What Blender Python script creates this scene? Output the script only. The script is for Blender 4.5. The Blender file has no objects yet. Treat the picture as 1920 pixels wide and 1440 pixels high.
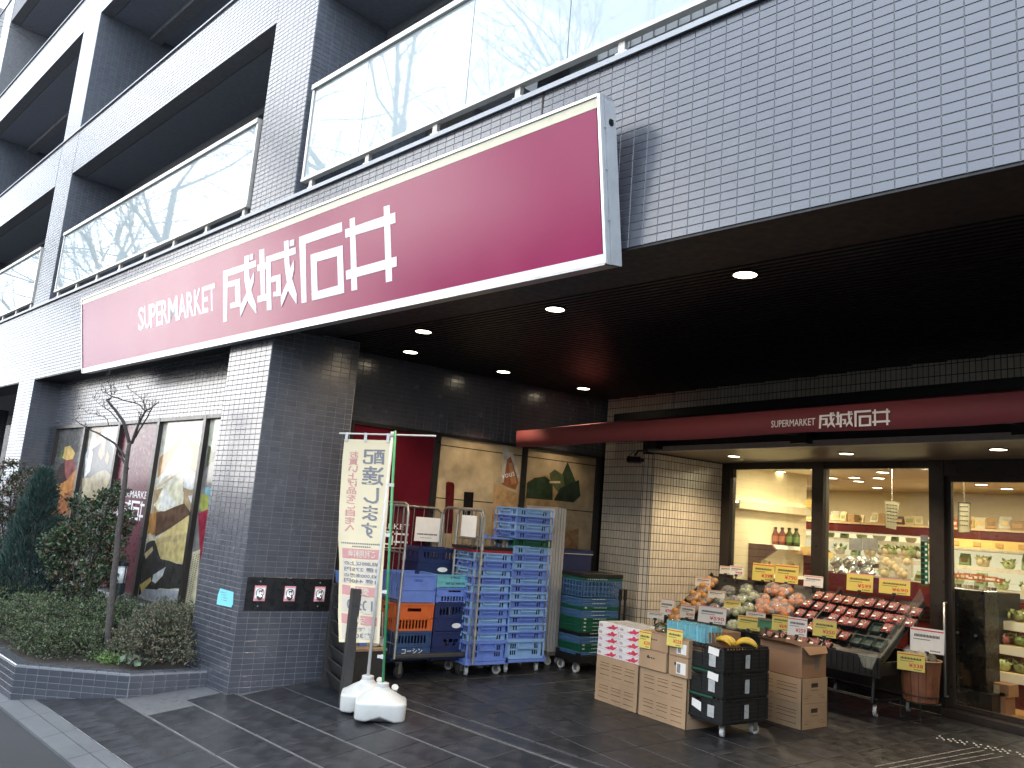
import bpy, bmesh, math, random
import numpy as np
from mathutils import Matrix, Vector
random.seed(7); RNG = np.random.default_rng(7)
SC = bpy.context.scene
COL = SC.collection
R = math.radians

# ------------------------------------------------------------------ camera
F_PX, PITCH, ROLL, CAM_H, YAW = 1497.0, R(9.62), R(4.54), 1.65, R(-55.7)
_cp, _sp = math.cos(PITCH), math.sin(PITCH)
_Rr = np.array([[math.cos(ROLL), -math.sin(ROLL), 0], [math.sin(ROLL), math.cos(ROLL), 0], [0, 0, 1.0]])
_up, _fw, _rt = _Rr @ np.array([0, -_cp, _sp]), _Rr @ np.array([0, _sp, _cp]), _Rr @ np.array([1.0, 0, 0])
W2 = np.array([math.cos(YAW)*_rt + math.sin(YAW)*_fw, math.cos(YAW+math.pi/2)*_rt + math.sin(YAW+math.pi/2)*_fw, _up])
CAMP = np.array([0, 0, CAM_H])
cam = bpy.data.cameras.new('camera'); camo = bpy.data.objects.new('camera', cam); COL.objects.link(camo)
cam.sensor_width = 36; cam.lens = F_PX/1920*36; cam.clip_start = .05; cam.clip_end = 400
_m = np.eye(4); _m[:3, 0] = W2 @ [1, 0, 0]; _m[:3, 1] = W2 @ [0, -1, 0]; _m[:3, 2] = W2 @ [0, 0, -1]; _m[:3, 3] = CAMP
camo.matrix_world = Matrix(_m.tolist()); SC.camera = camo

# ------------------------------------------------------------------ sky, sun, exposure
SUN_AZ = (-.66, -.75); SUN_EL = R(15)
world = bpy.data.worlds.new('World'); SC.world = world; world.use_nodes = True
_nt = world.node_tree; _bg = _nt.nodes['Background']
_sky = _nt.nodes.new('ShaderNodeTexSky'); _sky.sky_type = 'NISHITA'; _sky.sun_disc = False
_sky.sun_elevation = SUN_EL; _sky.sun_rotation = math.atan2(SUN_AZ[0], SUN_AZ[1]); _sky.dust_density = 2.2; _sky.air_density = 1.0; _sky.ozone_density = 1.3
# thin bright overcast veil over the clear sky, a little uneven
_tc = _nt.nodes.new('ShaderNodeTexCoord'); _cn = _nt.nodes.new('ShaderNodeTexNoise'); _cn.inputs['Scale'].default_value = 2.2; _cn.inputs['Detail'].default_value = 6
_cr = _nt.nodes.new('ShaderNodeMapRange'); _cr.inputs['From Min'].default_value = .3; _cr.inputs['From Max'].default_value = .7; _cr.inputs['To Min'].default_value = 9.0; _cr.inputs['To Max'].default_value = 12.0
_vs = _nt.nodes.new('ShaderNodeVectorMath'); _vs.operation = 'SCALE'; _vs.inputs[0].default_value = (.80, .91, 1.06); _va = _nt.nodes.new('ShaderNodeVectorMath'); _va.operation = 'MULTIPLY_ADD'; _va.inputs[1].default_value = (.09, .09, .09)
_nt.links.new(_tc.outputs['Generated'], _cn.inputs['Vector']); _nt.links.new(_cn.outputs['Fac'], _cr.inputs['Value']); _nt.links.new(_cr.outputs[0], _vs.inputs['Scale']); _nt.links.new(_sky.outputs[0], _va.inputs[0]); _nt.links.new(_vs.outputs[0], _va.inputs[2])
_nt.links.new(_va.outputs[0], _bg.inputs[0]); _bg.inputs[1].default_value = .13
sun = bpy.data.lights.new('sun', 'SUN'); sun.energy = .5; sun.angle = R(42); sun.color = (1, .92, .82)
suno = bpy.data.objects.new('sun', sun); COL.objects.link(suno)
_sd = Vector((SUN_AZ[0]*math.cos(SUN_EL), SUN_AZ[1]*math.cos(SUN_EL), math.sin(SUN_EL)))
suno.rotation_euler = _sd.to_track_quat('Z', 'Y').to_euler(); suno.location = (-10, -12, 12)
SC.view_settings.view_transform = 'Standard'; SC.view_settings.look = 'None'
SC.view_settings.gamma = 1; SC.view_settings.use_curve_mapping = False
SC.view_settings.exposure = 1.6

# ------------------------------------------------------------------ frames and helpers that project image pixels onto planes
class Fr:
    def __init__(s, o=(0, 0, 0), x=(1, 0, 0), y=(0, 1, 0), z=(0, 0, 1)):
        s.o, s.x, s.y, s.z = [np.array(v, float) for v in (o, x, y, z)]
    def p(s, a, b, c): return s.o + s.x*a + s.y*b + s.z*c
WF = Fr()
FA = R(10.8)
P0 = np.array([-7.4, 2.285, 0]); FX = np.array([math.cos(FA), math.sin(FA), 0]); FN = np.array([-math.sin(FA), math.cos(FA), 0])
FAC = Fr(P0, FX, FN)                       # facade frame: along the street, into the building, up
def rotfr(o, deg, tilt=0):
    c, s_ = math.cos(R(deg)), math.sin(R(deg)); ct, st = math.cos(R(tilt)), math.sin(R(tilt))
    x = np.array([c, s_, 0]); y = np.array([-s_, c, 0]); z = np.array([0, 0, 1.0])
    return Fr(o, x, y*ct + z*st, z*ct - y*st)
def ray(px, py): return W2 @ np.array([(px-960)/F_PX, (py-720)/F_PX, 1.0])
def hit(px, py, q, n):
    d = ray(px, py); return CAMP + d*((np.array(q, float)-CAMP) @ np.array(n, float))/(d @ np.array(n, float))
def at_x(px, py, X): return hit(px, py, (X, 0, 0), (1, 0, 0))
def at_y(px, py, Y): return hit(px, py, (0, Y, 0), (0, 1, 0))
def at_z(px, py, Z): return hit(px, py, (0, 0, Z), (0, 0, 1))
def fac(px, py, n=0):
    q = hit(px, py, P0+FN*n, FN) - P0; return float(q @ FX), float(q[2])
def zg(X, Y):
    n = (np.array([X, Y, 0])-P0) @ FN
    return float(np.interp(n, [-1.45, -1.2, -.65, 0, .85, 7], [-.235, -.2, -.12, -.06, .03, .15]))
def gnd(px, py):
    z = 0
    for _ in range(20):
        q = at_z(px, py, z); z = zg(q[0], q[1])
    return q

# ------------------------------------------------------------------ materials
MATS = {}
def M(name, col=(.5, .5, .5), rough=.5, metal=0.0, var=.12, scale=18, bump=0.0, bscale=60, spec=.5, coat=0.0, isl=0.0, emit=None, estr=0, trans=0, alpha=1, rvar=.08, sheen=0, dirt=0.0):
    if name in MATS: return MATS[name]
    m = bpy.data.materials.new(name); m.use_nodes = True; nt = m.node_tree; N = nt.nodes; L = nt.links
    b = N['Principled BSDF']; b.inputs['Roughness'].default_value = rough; b.inputs['Metallic'].default_value = metal
    b.inputs['Specular IOR Level'].default_value = spec; b.inputs['Coat Weight'].default_value = coat; b.inputs['Coat Roughness'].default_value = .12
    b.inputs['Base Color'].default_value = (*col, 1)
    if trans: b.inputs['Transmission Weight'].default_value = trans
    if alpha < 1: b.inputs['Alpha'].default_value = alpha
    if emit: b.inputs['Emission Color'].default_value = (*emit, 1); b.inputs['Emission Strength'].default_value = estr
    if var or rvar or bump or isl:
        tc = N.new('ShaderNodeTexCoord'); nz = N.new('ShaderNodeTexNoise'); nz.inputs['Scale'].default_value = scale; nz.inputs['Detail'].default_value = 5
        L.new(tc.outputs['Object'], nz.inputs['Vector'])
        mr = N.new('ShaderNodeMapRange'); mr.inputs['To Min'].default_value = 1-var; mr.inputs['To Max'].default_value = 1+var; mr.inputs['From Min'].default_value = .3; mr.inputs['From Max'].default_value = .7
        L.new(nz.outputs['Fac'], mr.inputs['Value']); fac_out = mr.outputs[0]
        if isl:
            g = N.new('ShaderNodeNewGeometry'); oi = N.new('ShaderNodeObjectInfo'); ad = N.new('ShaderNodeMath'); ad.operation = 'ADD'; fr = N.new('ShaderNodeMath'); fr.operation = 'FRACT'
            L.new(g.outputs['Random Per Island'], ad.inputs[0]); L.new(oi.outputs['Random'], ad.inputs[1]); L.new(ad.outputs[0], fr.inputs[0])
            m2 = N.new('ShaderNodeMapRange'); m2.inputs['To Min'].default_value = 1-isl; m2.inputs['To Max'].default_value = 1+isl; L.new(fr.outputs[0], m2.inputs['Value'])
            mu = N.new('ShaderNodeMath'); mu.operation = 'MULTIPLY'; L.new(fac_out, mu.inputs[0]); L.new(m2.outputs[0], mu.inputs[1]); fac_out = mu.outputs[0]
        if dirt:
            n3 = N.new('ShaderNodeTexNoise'); n3.inputs['Scale'].default_value = 1.7; n3.inputs['Detail'].default_value = 8; n3.inputs['Roughness'].default_value = .65; L.new(tc.outputs['Object'], n3.inputs['Vector'])
            m3 = N.new('ShaderNodeMapRange'); m3.inputs['From Min'].default_value = .35; m3.inputs['From Max'].default_value = .7; m3.inputs['To Min'].default_value = 1-dirt; m3.inputs['To Max'].default_value = 1+dirt*.5; L.new(n3.outputs['Fac'], m3.inputs['Value'])
            mu = N.new('ShaderNodeMath'); mu.operation = 'MULTIPLY'; L.new(fac_out, mu.inputs[0]); L.new(m3.outputs[0], mu.inputs[1]); fac_out = mu.outputs[0]
        vm = N.new('ShaderNodeVectorMath'); vm.operation = 'SCALE'; vm.inputs[0].default_value = col; L.new(fac_out, vm.inputs['Scale']); L.new(vm.outputs[0], b.inputs['Base Color'])
        if rvar:
            mr2 = N.new('ShaderNodeMapRange'); mr2.inputs['To Min'].default_value = max(.02, rough-rvar); mr2.inputs['To Max'].default_value = min(1, rough+rvar); mr2.inputs['From Min'].default_value = .3; mr2.inputs['From Max'].default_value = .7
            L.new(nz.outputs['Fac'], mr2.inputs['Value']); L.new(mr2.outputs[0], b.inputs['Roughness'])
        if bump:
            n2 = N.new('ShaderNodeTexNoise'); n2.inputs['Scale'].default_value = bscale; n2.inputs['Detail'].default_value = 6; L.new(tc.outputs['Object'], n2.inputs['Vector'])
            bp = N.new('ShaderNodeBump'); bp.inputs['Strength'].default_value = bump; bp.inputs['Distance'].default_value = .01; L.new(n2.outputs['Fac'], bp.inputs['Height']); L.new(bp.outputs[0], b.inputs['Normal'])
    MATS[name] = m; return m
def thin_glass(name, tint=(.93, .96, .95), refl=.08):
    if name in MATS: return MATS[name]
    m = bpy.data.materials.new(name); m.use_nodes = True; nt = m.node_tree; N = nt.nodes; L = nt.links
    for n in list(N):
        if n.type == 'BSDF_PRINCIPLED': N.remove(n)
    t = N.new('ShaderNodeBsdfTransparent'); t.inputs[0].default_value = (*tint, 1); g = N.new('ShaderNodeBsdfGlossy'); g.inputs['Roughness'].default_value = .02
    fz = N.new('ShaderNodeFresnel'); fz.inputs[0].default_value = 1.5; mx = N.new('ShaderNodeMixShader')
    mul = N.new('ShaderNodeMath'); mul.operation = 'MULTIPLY'; mul.inputs[1].default_value = refl/.04*.6; mul.use_clamp = True
    L.new(fz.outputs[0], mul.inputs[0]); L.new(mul.outputs[0], mx.inputs[0]); L.new(t.outputs[0], mx.inputs[1]); L.new(g.outputs[0], mx.inputs[2]); L.new(mx.outputs[0], N['Material Output'].inputs[0])
    MATS[name] = m; return m

# ------------------------------------------------------------------ mesh builder
class MB:
    def __init__(s): s.v = []; s.f = []; s.m = []; s.n = 0
    def add(s, vs, fs, mi=0):
        vs = [tuple(map(float, q)) for q in vs]
        s.v += vs; s.f += [tuple(i+s.n for i in f) for f in fs]; s.m += [mi]*len(fs); s.n += len(vs); return s
    def box(s, x0, x1, y0, y1, z0, z1, F=WF, mi=0):
        c = [F.p(x, y, z) for z in (z0, z1) for x, y in ((x0, y0), (x1, y0), (x1, y1), (x0, y1))]
        return s.add(c, [(3, 2, 1, 0), (4, 5, 6, 7), (0, 1, 5, 4), (1, 2, 6, 5), (2, 3, 7, 6), (3, 0, 4, 7)], mi)
    def quad(s, a, b, c, d, mi=0): return s.add([a, b, c, d], [(0, 1, 2, 3)], mi)
    def poly(s, pts, nrm, t, mi=0):         # flat outline (world points) given thickness t along nrm
        n = len(pts); nrm = np.array(nrm, float)*t; a = [np.array(p, float) for p in pts]; b = [p+nrm for p in a]
        return s.add(a+b, [tuple(range(n))[::-1], tuple(range(n, 2*n))]+[(i, (i+1) % n, n+(i+1) % n, n+i) for i in range(n)], mi)
    def cyl(s, a, b, r0, r1=None, k=10, mi=0, caps=True):
        a, b = np.array(a, float), np.array(b, float); r1 = r0 if r1 is None else r1; d = b-a; L_ = np.linalg.norm(d); d = d/(L_ or 1)
        u = np.cross(d, [0, 0, 1.0] if abs(d[2]) < .9 else [1.0, 0, 0]); u /= np.linalg.norm(u); w = np.cross(d, u)
        vs = [a+(u*math.cos(2*math.pi*i/k)+w*math.sin(2*math.pi*i/k))*r0 for i in range(k)]+[b+(u*math.cos(2*math.pi*i/k)+w*math.sin(2*math.pi*i/k))*r1 for i in range(k)]
        fs = [(i, (i+1) % k, k+(i+1) % k, k+i) for i in range(k)]
        if caps: fs += [tuple(range(k))[::-1], tuple(range(k, 2*k))]
        return s.add(vs, fs, mi)
    def tube(s, pts, r, k=8, mi=0, rr=None):
        P = [np.array(p, float) for p in pts]; n = len(P); vs = []; u = None
        for i in range(n):
            d = P[min(i+1, n-1)]-P[max(i-1, 0)]; d = d/(np.linalg.norm(d) or 1)
            if u is None: u = np.cross(d, [0, 0, 1.0] if abs(d[2]) < .9 else [1.0, 0, 0])
            u = u-d*(u @ d); u /= (np.linalg.norm(u) or 1); w = np.cross(d, u); q = r if rr is None else rr[i]
            vs += [P[i]+(u*math.cos(2*math.pi*j/k)+w*math.sin(2*math.pi*j/k))*q for j in range(k)]
        fs = [(i*k+j, i*k+(j+1) % k, (i+1)*k+(j+1) % k, (i+1)*k+j) for i in range(n-1) for j in range(k)]+[tuple(range(k))[::-1], tuple(range((n-1)*k, n*k))]
        return s.add(vs, fs, mi)
    def lathe(s, prof, o=(0, 0, 0), k=16, F=None, mi=0):   # prof: (r, z)
        F = F or Fr(o); vs = []; fs = []
        for r, z in prof: vs += [F.p(r*math.cos(2*math.pi*i/k), r*math.sin(2*math.pi*i/k), z) for i in range(k)]
        for j in range(len(prof)-1):
            fs += [(j*k+i, j*k+(i+1) % k, (j+1)*k+(i+1) % k, (j+1)*k+i) for i in range(k)]
        fs += [tuple(range(k))[::-1], tuple(range((len(prof)-1)*k, len(prof)*k))]
        return s.add(vs, fs, mi)
    def ball(s, o, rx, ry=None, rz=None, k=10, h=6, F=None, mi=0, jit=0):
        ry = ry or rx; rz = rz or rx; F = F or WF; o = np.array(o, float); vs = []; fs = []
        for j in range(h+1):
            t = math.pi*j/h
            for i in range(k):
                a = 2*math.pi*i/k; q = 1+random.uniform(-jit, jit)
                vs.append(o+F.x*rx*q*math.sin(t)*math.cos(a)+F.y*ry*q*math.sin(t)*math.sin(a)-F.z*rz*q*math.cos(t))
        for j in range(h): fs += [(j*k+i, j*k+(i+1) % k, (j+1)*k+(i+1) % k, (j+1)*k+i) for i in range(k)]
        return s.add(vs, fs, mi)
    def build(s, name, mats, parent=None, smooth=False, bevel=0, label=None, kind=None, seg=1):
        me = bpy.data.meshes.new(name); me.from_pydata(s.v, [], s.f)
        if not isinstance(mats, (list, tuple)): mats = [mats]
        for m in mats: me.materials.append(m)
        if len(mats) > 1: me.polygons.foreach_set('material_index', s.m)
        if bevel:
            bm = bmesh.new(); bm.from_mesh(me); bmesh.ops.bevel(bm, geom=bm.edges[:], offset=bevel, segments=seg, affect='EDGES', clamp_overlap=True); bm.to_mesh(me); bm.free()
        if smooth: me.polygons.foreach_set('use_smooth', [True]*len(me.polygons))
        return link(name, me, parent, label, kind)
def wloc(o):
    q = Vector(o.location)
    if o.parent: q += wloc(o.parent) + o.matrix_parent_inverse.to_translation()
    return q
def link(name, me, parent=None, label=None, kind=None):
    o = bpy.data.objects.new(name, me); COL.objects.link(o)
    if parent is not None:
        o.parent = parent
        off = wloc(parent)
        o.matrix_parent_inverse = Matrix.Translation(-off)
    if label: o['label'] = label
    if kind: o['kind'] = kind
    return o
def thing(name, label, cat, loc=(0, 0, 0), group=None):
    o = bpy.data.objects.new(name, None); COL.objects.link(o); o.location = tuple(map(float, loc)); o.empty_display_size = .1
    return tag(o, label, cat, group)
def tag(o, label, cat, group=None):
    o['label'] = label; o['category'] = cat
    if group: o['group'] = group
    return o
def struct(o): o['kind'] = 'structure'; return o
def clone(root, loc, rotz=0.0, label=None, group=None):
    c = root.copy(); COL.objects.link(c); c.location = tuple(map(float, loc)); c.rotation_euler = (0, 0, rotz)
    if label: c['label'] = label
    if group: c['group'] = group
    for ch in list(root.children):
        d = ch.copy(); COL.objects.link(d); d.parent = c
        for g in list(ch.children):
            e = g.copy(); COL.objects.link(e); e.parent = d
    return c
ORD = ['topmost', 'second', 'third', 'fourth', 'fifth', 'sixth', 'seventh', 'eighth', 'ninth', 'tenth', 'eleventh', 'twelfth', 'thirteenth', 'fourteenth', 'fifteenth', 'sixteenth', 'seventeenth', 'eighteenth']
def ordn(i, first='first'): return first if i == 0 else ORD[i]

# tiles: one field of proud tiles in a rectangle of frame F (x along, z up, front towards -y)
def tile_cells(w, h, tw, th, ou=0, ov=0, bond=False):
    out = []; r = 0; z = -ov
    while z < h-1e-6:
        x = -ou-(tw/2 if bond and r % 2 else 0)
        while x < w-1e-6:
            a, b = max(x, 0), min(x+tw, w); c, d = max(z, 0), min(z+th, h)
            if b-a > .012 and d-c > .012: out.append((a, b, c, d))
            x += tw
        z += th; r += 1
    return out
def tile_arrays(cells, F, gap=.0048, t=.0038, bev=.0014, jit=.00018):
    n = len(cells)
    if n == 0: return np.zeros((0, 3)), []
    c = np.array(cells); g = gap/2
    a, b, lo, hi = c[:, 0]+g, c[:, 1]-g, c[:, 2]+g, c[:, 3]-g
    P = np.zeros((n, 12, 3)); xs = [a, b, b, a]; zs = [lo, lo, hi, hi]; sx = [1, -1, -1, 1]; sz = [1, 1, -1, -1]
    for i in range(4):
        P[:, i] = np.stack([xs[i], np.full(n, .002), zs[i]], 1)
        P[:, 4+i] = np.stack([xs[i], np.full(n, -(t-bev)), zs[i]], 1)
        P[:, 8+i] = np.stack([xs[i]+sx[i]*bev, -t+RNG.uniform(-jit, jit, n), zs[i]+sz[i]*bev], 1)
    V = F.o + P[..., 0:1]*F.x + P[..., 1:2]*F.y + P[..., 2:3]*F.z
    fs = []
    base = [(8, 9, 10, 11)]+[(i, (i+1) % 4, 4+(i+1) % 4, 4+i) for i in range(4)]+[(4+i, 4+(i+1) % 4, 8+(i+1) % 4, 8+i) for i in range(4)]
    for k in range(n):
        o = 12*k; fs += [tuple(o+j for j in f) for f in base]
    return V.reshape(-1, 3), fs
class TileField:
    def __init__(s): s.V = []; s.F = []; s.n = 0
    def add(s, cells, F, **k):
        V, fs = tile_arrays(cells, F, **k)
        if len(V): s.V.append(V); s.F += [tuple(i+s.n for i in f) for f in fs]; s.n += len(V)
        return s
    def build(s, name, mat, parent, label=None):
        me = bpy.data.meshes.new(name); me.from_pydata(np.concatenate(s.V).tolist(), [], s.F); me.materials.append(mat)
        return link(name, me, parent, label, 'stuff')
_tc = {}
def single_tile(cell, F, mat, parent, name='tile', **k):
    w, h = round(cell[1]-cell[0], 3), round(cell[3]-cell[2], 3); key = (w, h, mat.name, tuple(F.x.round(4)), tuple(F.z.round(4)), random.randrange(3), tuple(sorted(k.items())))
    if key not in _tc:
        V, fs = tile_arrays([(0, w, 0, h)], Fr((0, 0, 0), F.x, F.y, F.z), **k); me = bpy.data.meshes.new(name); me.from_pydata(V.tolist(), [], fs); me.materials.append(mat); _tc[key] = me
    o = link(name, _tc[key], parent); o.location = tuple(F.p(cell[0], 0, cell[2])); return o

# text outlines as flat solids
_tx = {}
def text_geo(s, bold=False):
    if (s, bold) in _tx: return _tx[(s, bold)]
    cu = bpy.data.curves.new('lettering', 'FONT'); cu.body = s; cu.size = 1; cu.extrude = .5; cu.resolution_u = 2
    if bold: cu.offset = .018
    ob = bpy.data.objects.new('lettering', cu); COL.objects.link(ob)
    dg = bpy.context.evaluated_depsgraph_get(); me = bpy.data.meshes.new_from_object(ob.evaluated_get(dg))
    v = np.array([q.co[:] for q in me.vertices]) if len(me.vertices) else np.zeros((0, 3)); f = [tuple(p.vertices) for p in me.polygons]
    bpy.data.objects.remove(ob); bpy.data.curves.remove(cu); bpy.data.meshes.remove(me)
    if len(v):
        lo, hi = v.min(0), v.max(0); v[:, 0] = (v[:, 0]-lo[0])/(hi[0]-lo[0]); v[:, 1] = (v[:, 1]-lo[1])/(hi[1]-lo[1]); asp = (hi[0]-lo[0])/(hi[1]-lo[1])
    else: asp = 1
    _tx[(s, bold)] = (v, f, asp); return _tx[(s, bold)]
def put_text(mb, s, F, x0, x1, z0, z1, t=.001, y=0, mi=0, bold=False, mirror=False):
    """letters filling the rectangle x0..x1, z0..z1 of frame F, standing t proud towards -y"""
    v, f, a = text_geo(s, bold)
    if not len(v): return
    X = v[:, 0]; X = 1-X if mirror else X
    pts = [F.p(x0+(x1-x0)*X[i], -y-t*(v[i, 2]+.5), z0+(z1-z0)*v[i, 1]) for i in range(len(v))]
    mb.add(pts, [q[::-1] for q in f] if mirror else f, mi)
# ------------------------------------------------------------------ palette
dark_tile = M('dark_glazed_tile', (.062, .066, .080), .25, var=.1, scale=9, isl=.08, bump=.03, bscale=35, spec=.85, rvar=.03, dirt=.02, coat=.15)
grout = M('grout', (.20, .20, .205), .9, var=.15)
rear_tile = M('lightened_dark_tile', (.105, .115, .135), .4, var=.1, isl=.08)  # lightened copy of the dark tile, lifts the shaded balcony recesses
dark_grout = M('dark_grout', (.035, .033, .03), .9)
beige_tile = M('beige_tile', (.72, .64, .50), .35, var=.06, isl=.07, rvar=.06, dirt=.1)
black_paint = M('black_paint', (.006, .0065, .008), .5, var=.1)
black_metal = M('black_metal', (.015, .014, .013), .35, spec=.5)
bronze = M('bronze_frame', (.03, .024, .02), .35)
alu = M('aluminium', (.55, .56, .57), .38, metal=.85, var=.06, dirt=.12)
alu_grey = M('painted_aluminium', (.36, .37, .38), .45, var=.06, dirt=.15)
steel = M('galvanised_steel', (.42, .4, .36), .42, metal=.8, var=.15, dirt=.2)
slate = M('slate', (.0205, .022, .0255), .41, var=.25, scale=7, bump=.35, bscale=14, isl=.22, rvar=.14, dirt=.25)
mortar = M('mortar', (.085, .086, .088), .9, var=.2, bump=.2)
concrete = M('concrete', (.105, .11, .115), .85, var=.12, scale=30, bump=.3, bscale=90, dirt=.2)
asphalt = M('asphalt', (.034, .035, .038), .85, var=.3, scale=150, bump=.8, bscale=220, dirt=.15)
maroon = M('maroon_vinyl', (.10, .007, .02), .32, var=.05)
awn_red = M('awning_cloth', (.15, .024, .028), .8, var=.08, bump=.1, bscale=300)
white_paint = M('white_paint', (.78, .78, .76), .45, var=.04)
white_plastic = M('white_plastic', (.6, .6, .57), .4, var=.06, dirt=.1)
paper = M('white_paper', (.78, .77, .73), .7, var=.03)
yellow_card = M('yellow_card', (.68, .57, .13), .6, var=.03)
red_ink = M('red_ink', (.6, .03, .03), .6, var=0, rvar=0)
dark_ink = M('dark_ink', (.03, .03, .035), .6, var=0, rvar=0)
grey_ink = M('grey_ink', (.2, .2, .21), .6, var=0, rvar=0)
white_ink = M('white_ink', (.82, .82, .8), .5, var=0, rvar=0)
pink_ink = M('pink_ink', (.72, .3, .33), .6, var=0, rvar=0)
rubber = M('black_rubber', (.02, .02, .02), .7)
wheel_grey = M('grey_wheel', (.42, .42, .41), .5)
glassm = thin_glass('window_glass')

# ------------------------------------------------------------------ ground
def clip_poly(pts, f):
    out = []
    for i in range(len(pts)):
        a, b = pts[i], pts[(i+1) % len(pts)]; fa, fb = f(a), f(b)
        if fa >= 0: out.append(a)
        if (fa >= 0) != (fb >= 0):
            t = fa/(fa-fb); out.append((a[0]+t*(b[0]-a[0]), a[1]+t*(b[1]-a[1])))
    return out
ns = [-1.2, -.65, 0, .85, 12]; mb = MB()
for a, b in zip(ns[:-1], ns[1:]):
    pts = []
    for s, n in ((-30, a), (14, a), (14, b), (-30, b)):
        q = FAC.p(s, n, 0); pts.append((q[0], q[1], zg(q[0], q[1])-.004))
    mb.quad(*pts)
pavement = struct(mb.build('pavement', mortar))
def n_of(p): return float((np.array([p[0], p[1], 0])-P0) @ FN)
def pave(pts):
    if len(pts) < 3: return
    cx = sum(p[0] for p in pts)/len(pts); cy = sum(p[1] for p in pts)/len(pts)
    c = (cx, cy, zg(cx, cy)); dz = [random.uniform(-.0008, .0008) for _ in pts]
    top = [(p[0]-cx, p[1]-cy, zg(*p)+.001+d-c[2]) for p, d in zip(pts, dz)]; n = len(pts)
    ins = [(p[0]*.99, p[1]*.99, p[2]) for p in top]; mid = [(p[0], p[1], p[2]-.003) for p in top]; low = [(p[0], p[1], p[2]-.02) for p in top]
    me = bpy.data.meshes.new('paving_tile')
    me.from_pydata(low+mid+ins, [], [tuple(range(2*n, 3*n))]+[(k*n+i, k*n+(i+1) % n, (k+1)*n+(i+1) % n, (k+1)*n+i) for k in (0, 1) for i in range(n)]); me.materials.append(slate)
    o = link('paving_tile', me, pavement); o.location = c
G = .004
for i in range(-5, 14):
    for j in range(-3, 11):
        x, y = -6.2+.4*i, 4.145+.4*j
        if y > 8.1 or x > -1.7 or (x < -7.6 and y < 3.2): continue
        sq = [(x+G, y+G), (x+.4-G, y+G), (x+.4-G, y+.4-G), (x+G, y+.4-G)]
        pave(clip_poly([(a, min(b, 8.14)) for a, b in sq], lambda p: n_of(p)-1.115))
for j, (n0, n1) in enumerate(((.915, 1.09), (.48, .88), (.08, .472), (-.32, .072), (-.72, -.328), (-1.195, -.728))):
    for i in range(-4, 18):
        s0 = i*.4+(.2 if j % 2 else 0)+.1
        if s0 > 5.2 or (s0 < -.3 and n0 > -.8): continue
        pave([tuple(FAC.p(s, n, 0)[:2]) for s, n in ((s0+G, n0+G), (s0+.4-G, n0+G), (s0+.4-G, n1-G), (s0+G, n1-G))])
mb = MB()
for a, b, za, zb in ((-1.30, -1.2, -.212, -.2), (-1.45, -1.306, -.236, -.214)):
    for i in range(40):
        s0, s1 = -12+i*.6+.003, -12+(i+1)*.6-.003
        t = [FAC.p(s0, a, za+.004), FAC.p(s1, a, za+.004), FAC.p(s1, b, zb+.004), FAC.p(s0, b, zb+.004)]
        lo = [q-np.array([0, 0, .1]) for q in t]; mb.add(lo+t, [(4, 5, 6, 7), (0, 1, 5, 4), (1, 2, 6, 5), (2, 3, 7, 6), (3, 0, 4, 7)])
kerb = struct(mb.build('kerb', concrete))
mb = MB(); mb.box(-60, 60, -1.46-12, -1.452, -.5, -.25, FAC); road = struct(mb.build('road', asphalt))
mb = MB(); mb.box(-150, 150, -160, 80, -.62, -.52, FAC); struct(mb.build('ground', concrete))
# pale studs and grooves of the guide path before the door
mb = MB()
d0, du, dv = gnd(1762, 1381), None, None; a = gnd(1920, 1414); ex = (a-d0)/np.linalg.norm(a-d0); ey = np.array([-ex[1], ex[0], 0])
for i in range(26):
    for j in range(3):
        q = d0+ex*(i*.052+(.026 if j % 2 else 0))+ey*(-.05*j)
        if random.random() < .12: continue
        z = zg(q[0], q[1])+.002; mb.lathe([(.011, 0), (.009, .003), (.004, .0045)], (q[0], q[1], z), 8)
studs = mb.build('guide_stud', M('pale_stud', (.7, .68, .62), .4), pavement, kind='stuff')
mb = MB()
for k in range(4):
    p, q = gnd(1640+k*28, 1438+k*3), gnd(1828+k*18, 1402+k*5.5)
    w = np.array([.006, .004, 0])
    for t in range(10):
        a, b = p+(q-p)*t/10, p+(q-p)*(t+.93)/10
        za, zb = zg(*a[:2])+.0035, zg(*b[:2])+.0035
        mb.quad((a[0]-w[0], a[1]-w[1], za), (b[0]-w[0], b[1]-w[1], zb), (b[0]+w[0], b[1]+w[1], zb), (a[0]+w[0], a[1]+w[1], za))
mb.build('guide_bar', M('worn_bar', (.3, .29, .27), .6, var=.4, scale=30), pavement, kind='stuff')

# ------------------------------------------------------------------ apartment building
bld = thing('apartment_building', 'apartment block in dark grey glazed tiles with balconies above a supermarket', 'building', P0)
def bpart(name, mb, mat, label=None, kind=None, parent=None, **k): return mb.build(name, mat, parent or bld, label=label, kind=kind, **k)
# the tiled band above the ground floor
mb = MB(); mb.box(-26, 24, 0, .25, 3.283, 4.545, FAC); mb.box(-26, 24, .25, .45, 3.29, 3.9, FAC); fascia = bpart('fascia_wall', mb, grout)
bpart('beam_soffit', MB().box(-26, 24, .004, .45, 3.268, 3.2825, FAC), black_paint, parent=fascia)
Ff = Fr(FAC.p(0, 0, 3.28), FX, FN)
tf = TileField(); cells = []
for c in tile_cells(25, 1.27, .1, .05, 0, 0): cells.append((c[0]-17, c[1]-17, c[2], c[3]))
near = [c for c in cells if 5.12 <= c[0] <= 6.2]
tf.add([c for c in cells if not 5.12 <= c[0] <= 6.2], Ff); tf.build('wall_tiles', dark_tile, fascia)
for c in near: single_tile(c, Ff, dark_tile, fascia)
mb = MB(); mb.box(-26, 24, -.03, .3, 4.55, 4.572, FAC); mb.box(-26, 24, -.034, -.03, 4.535, 4.572, FAC); bpart('sill_cap', mb, alu_grey, parent=fascia)
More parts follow.
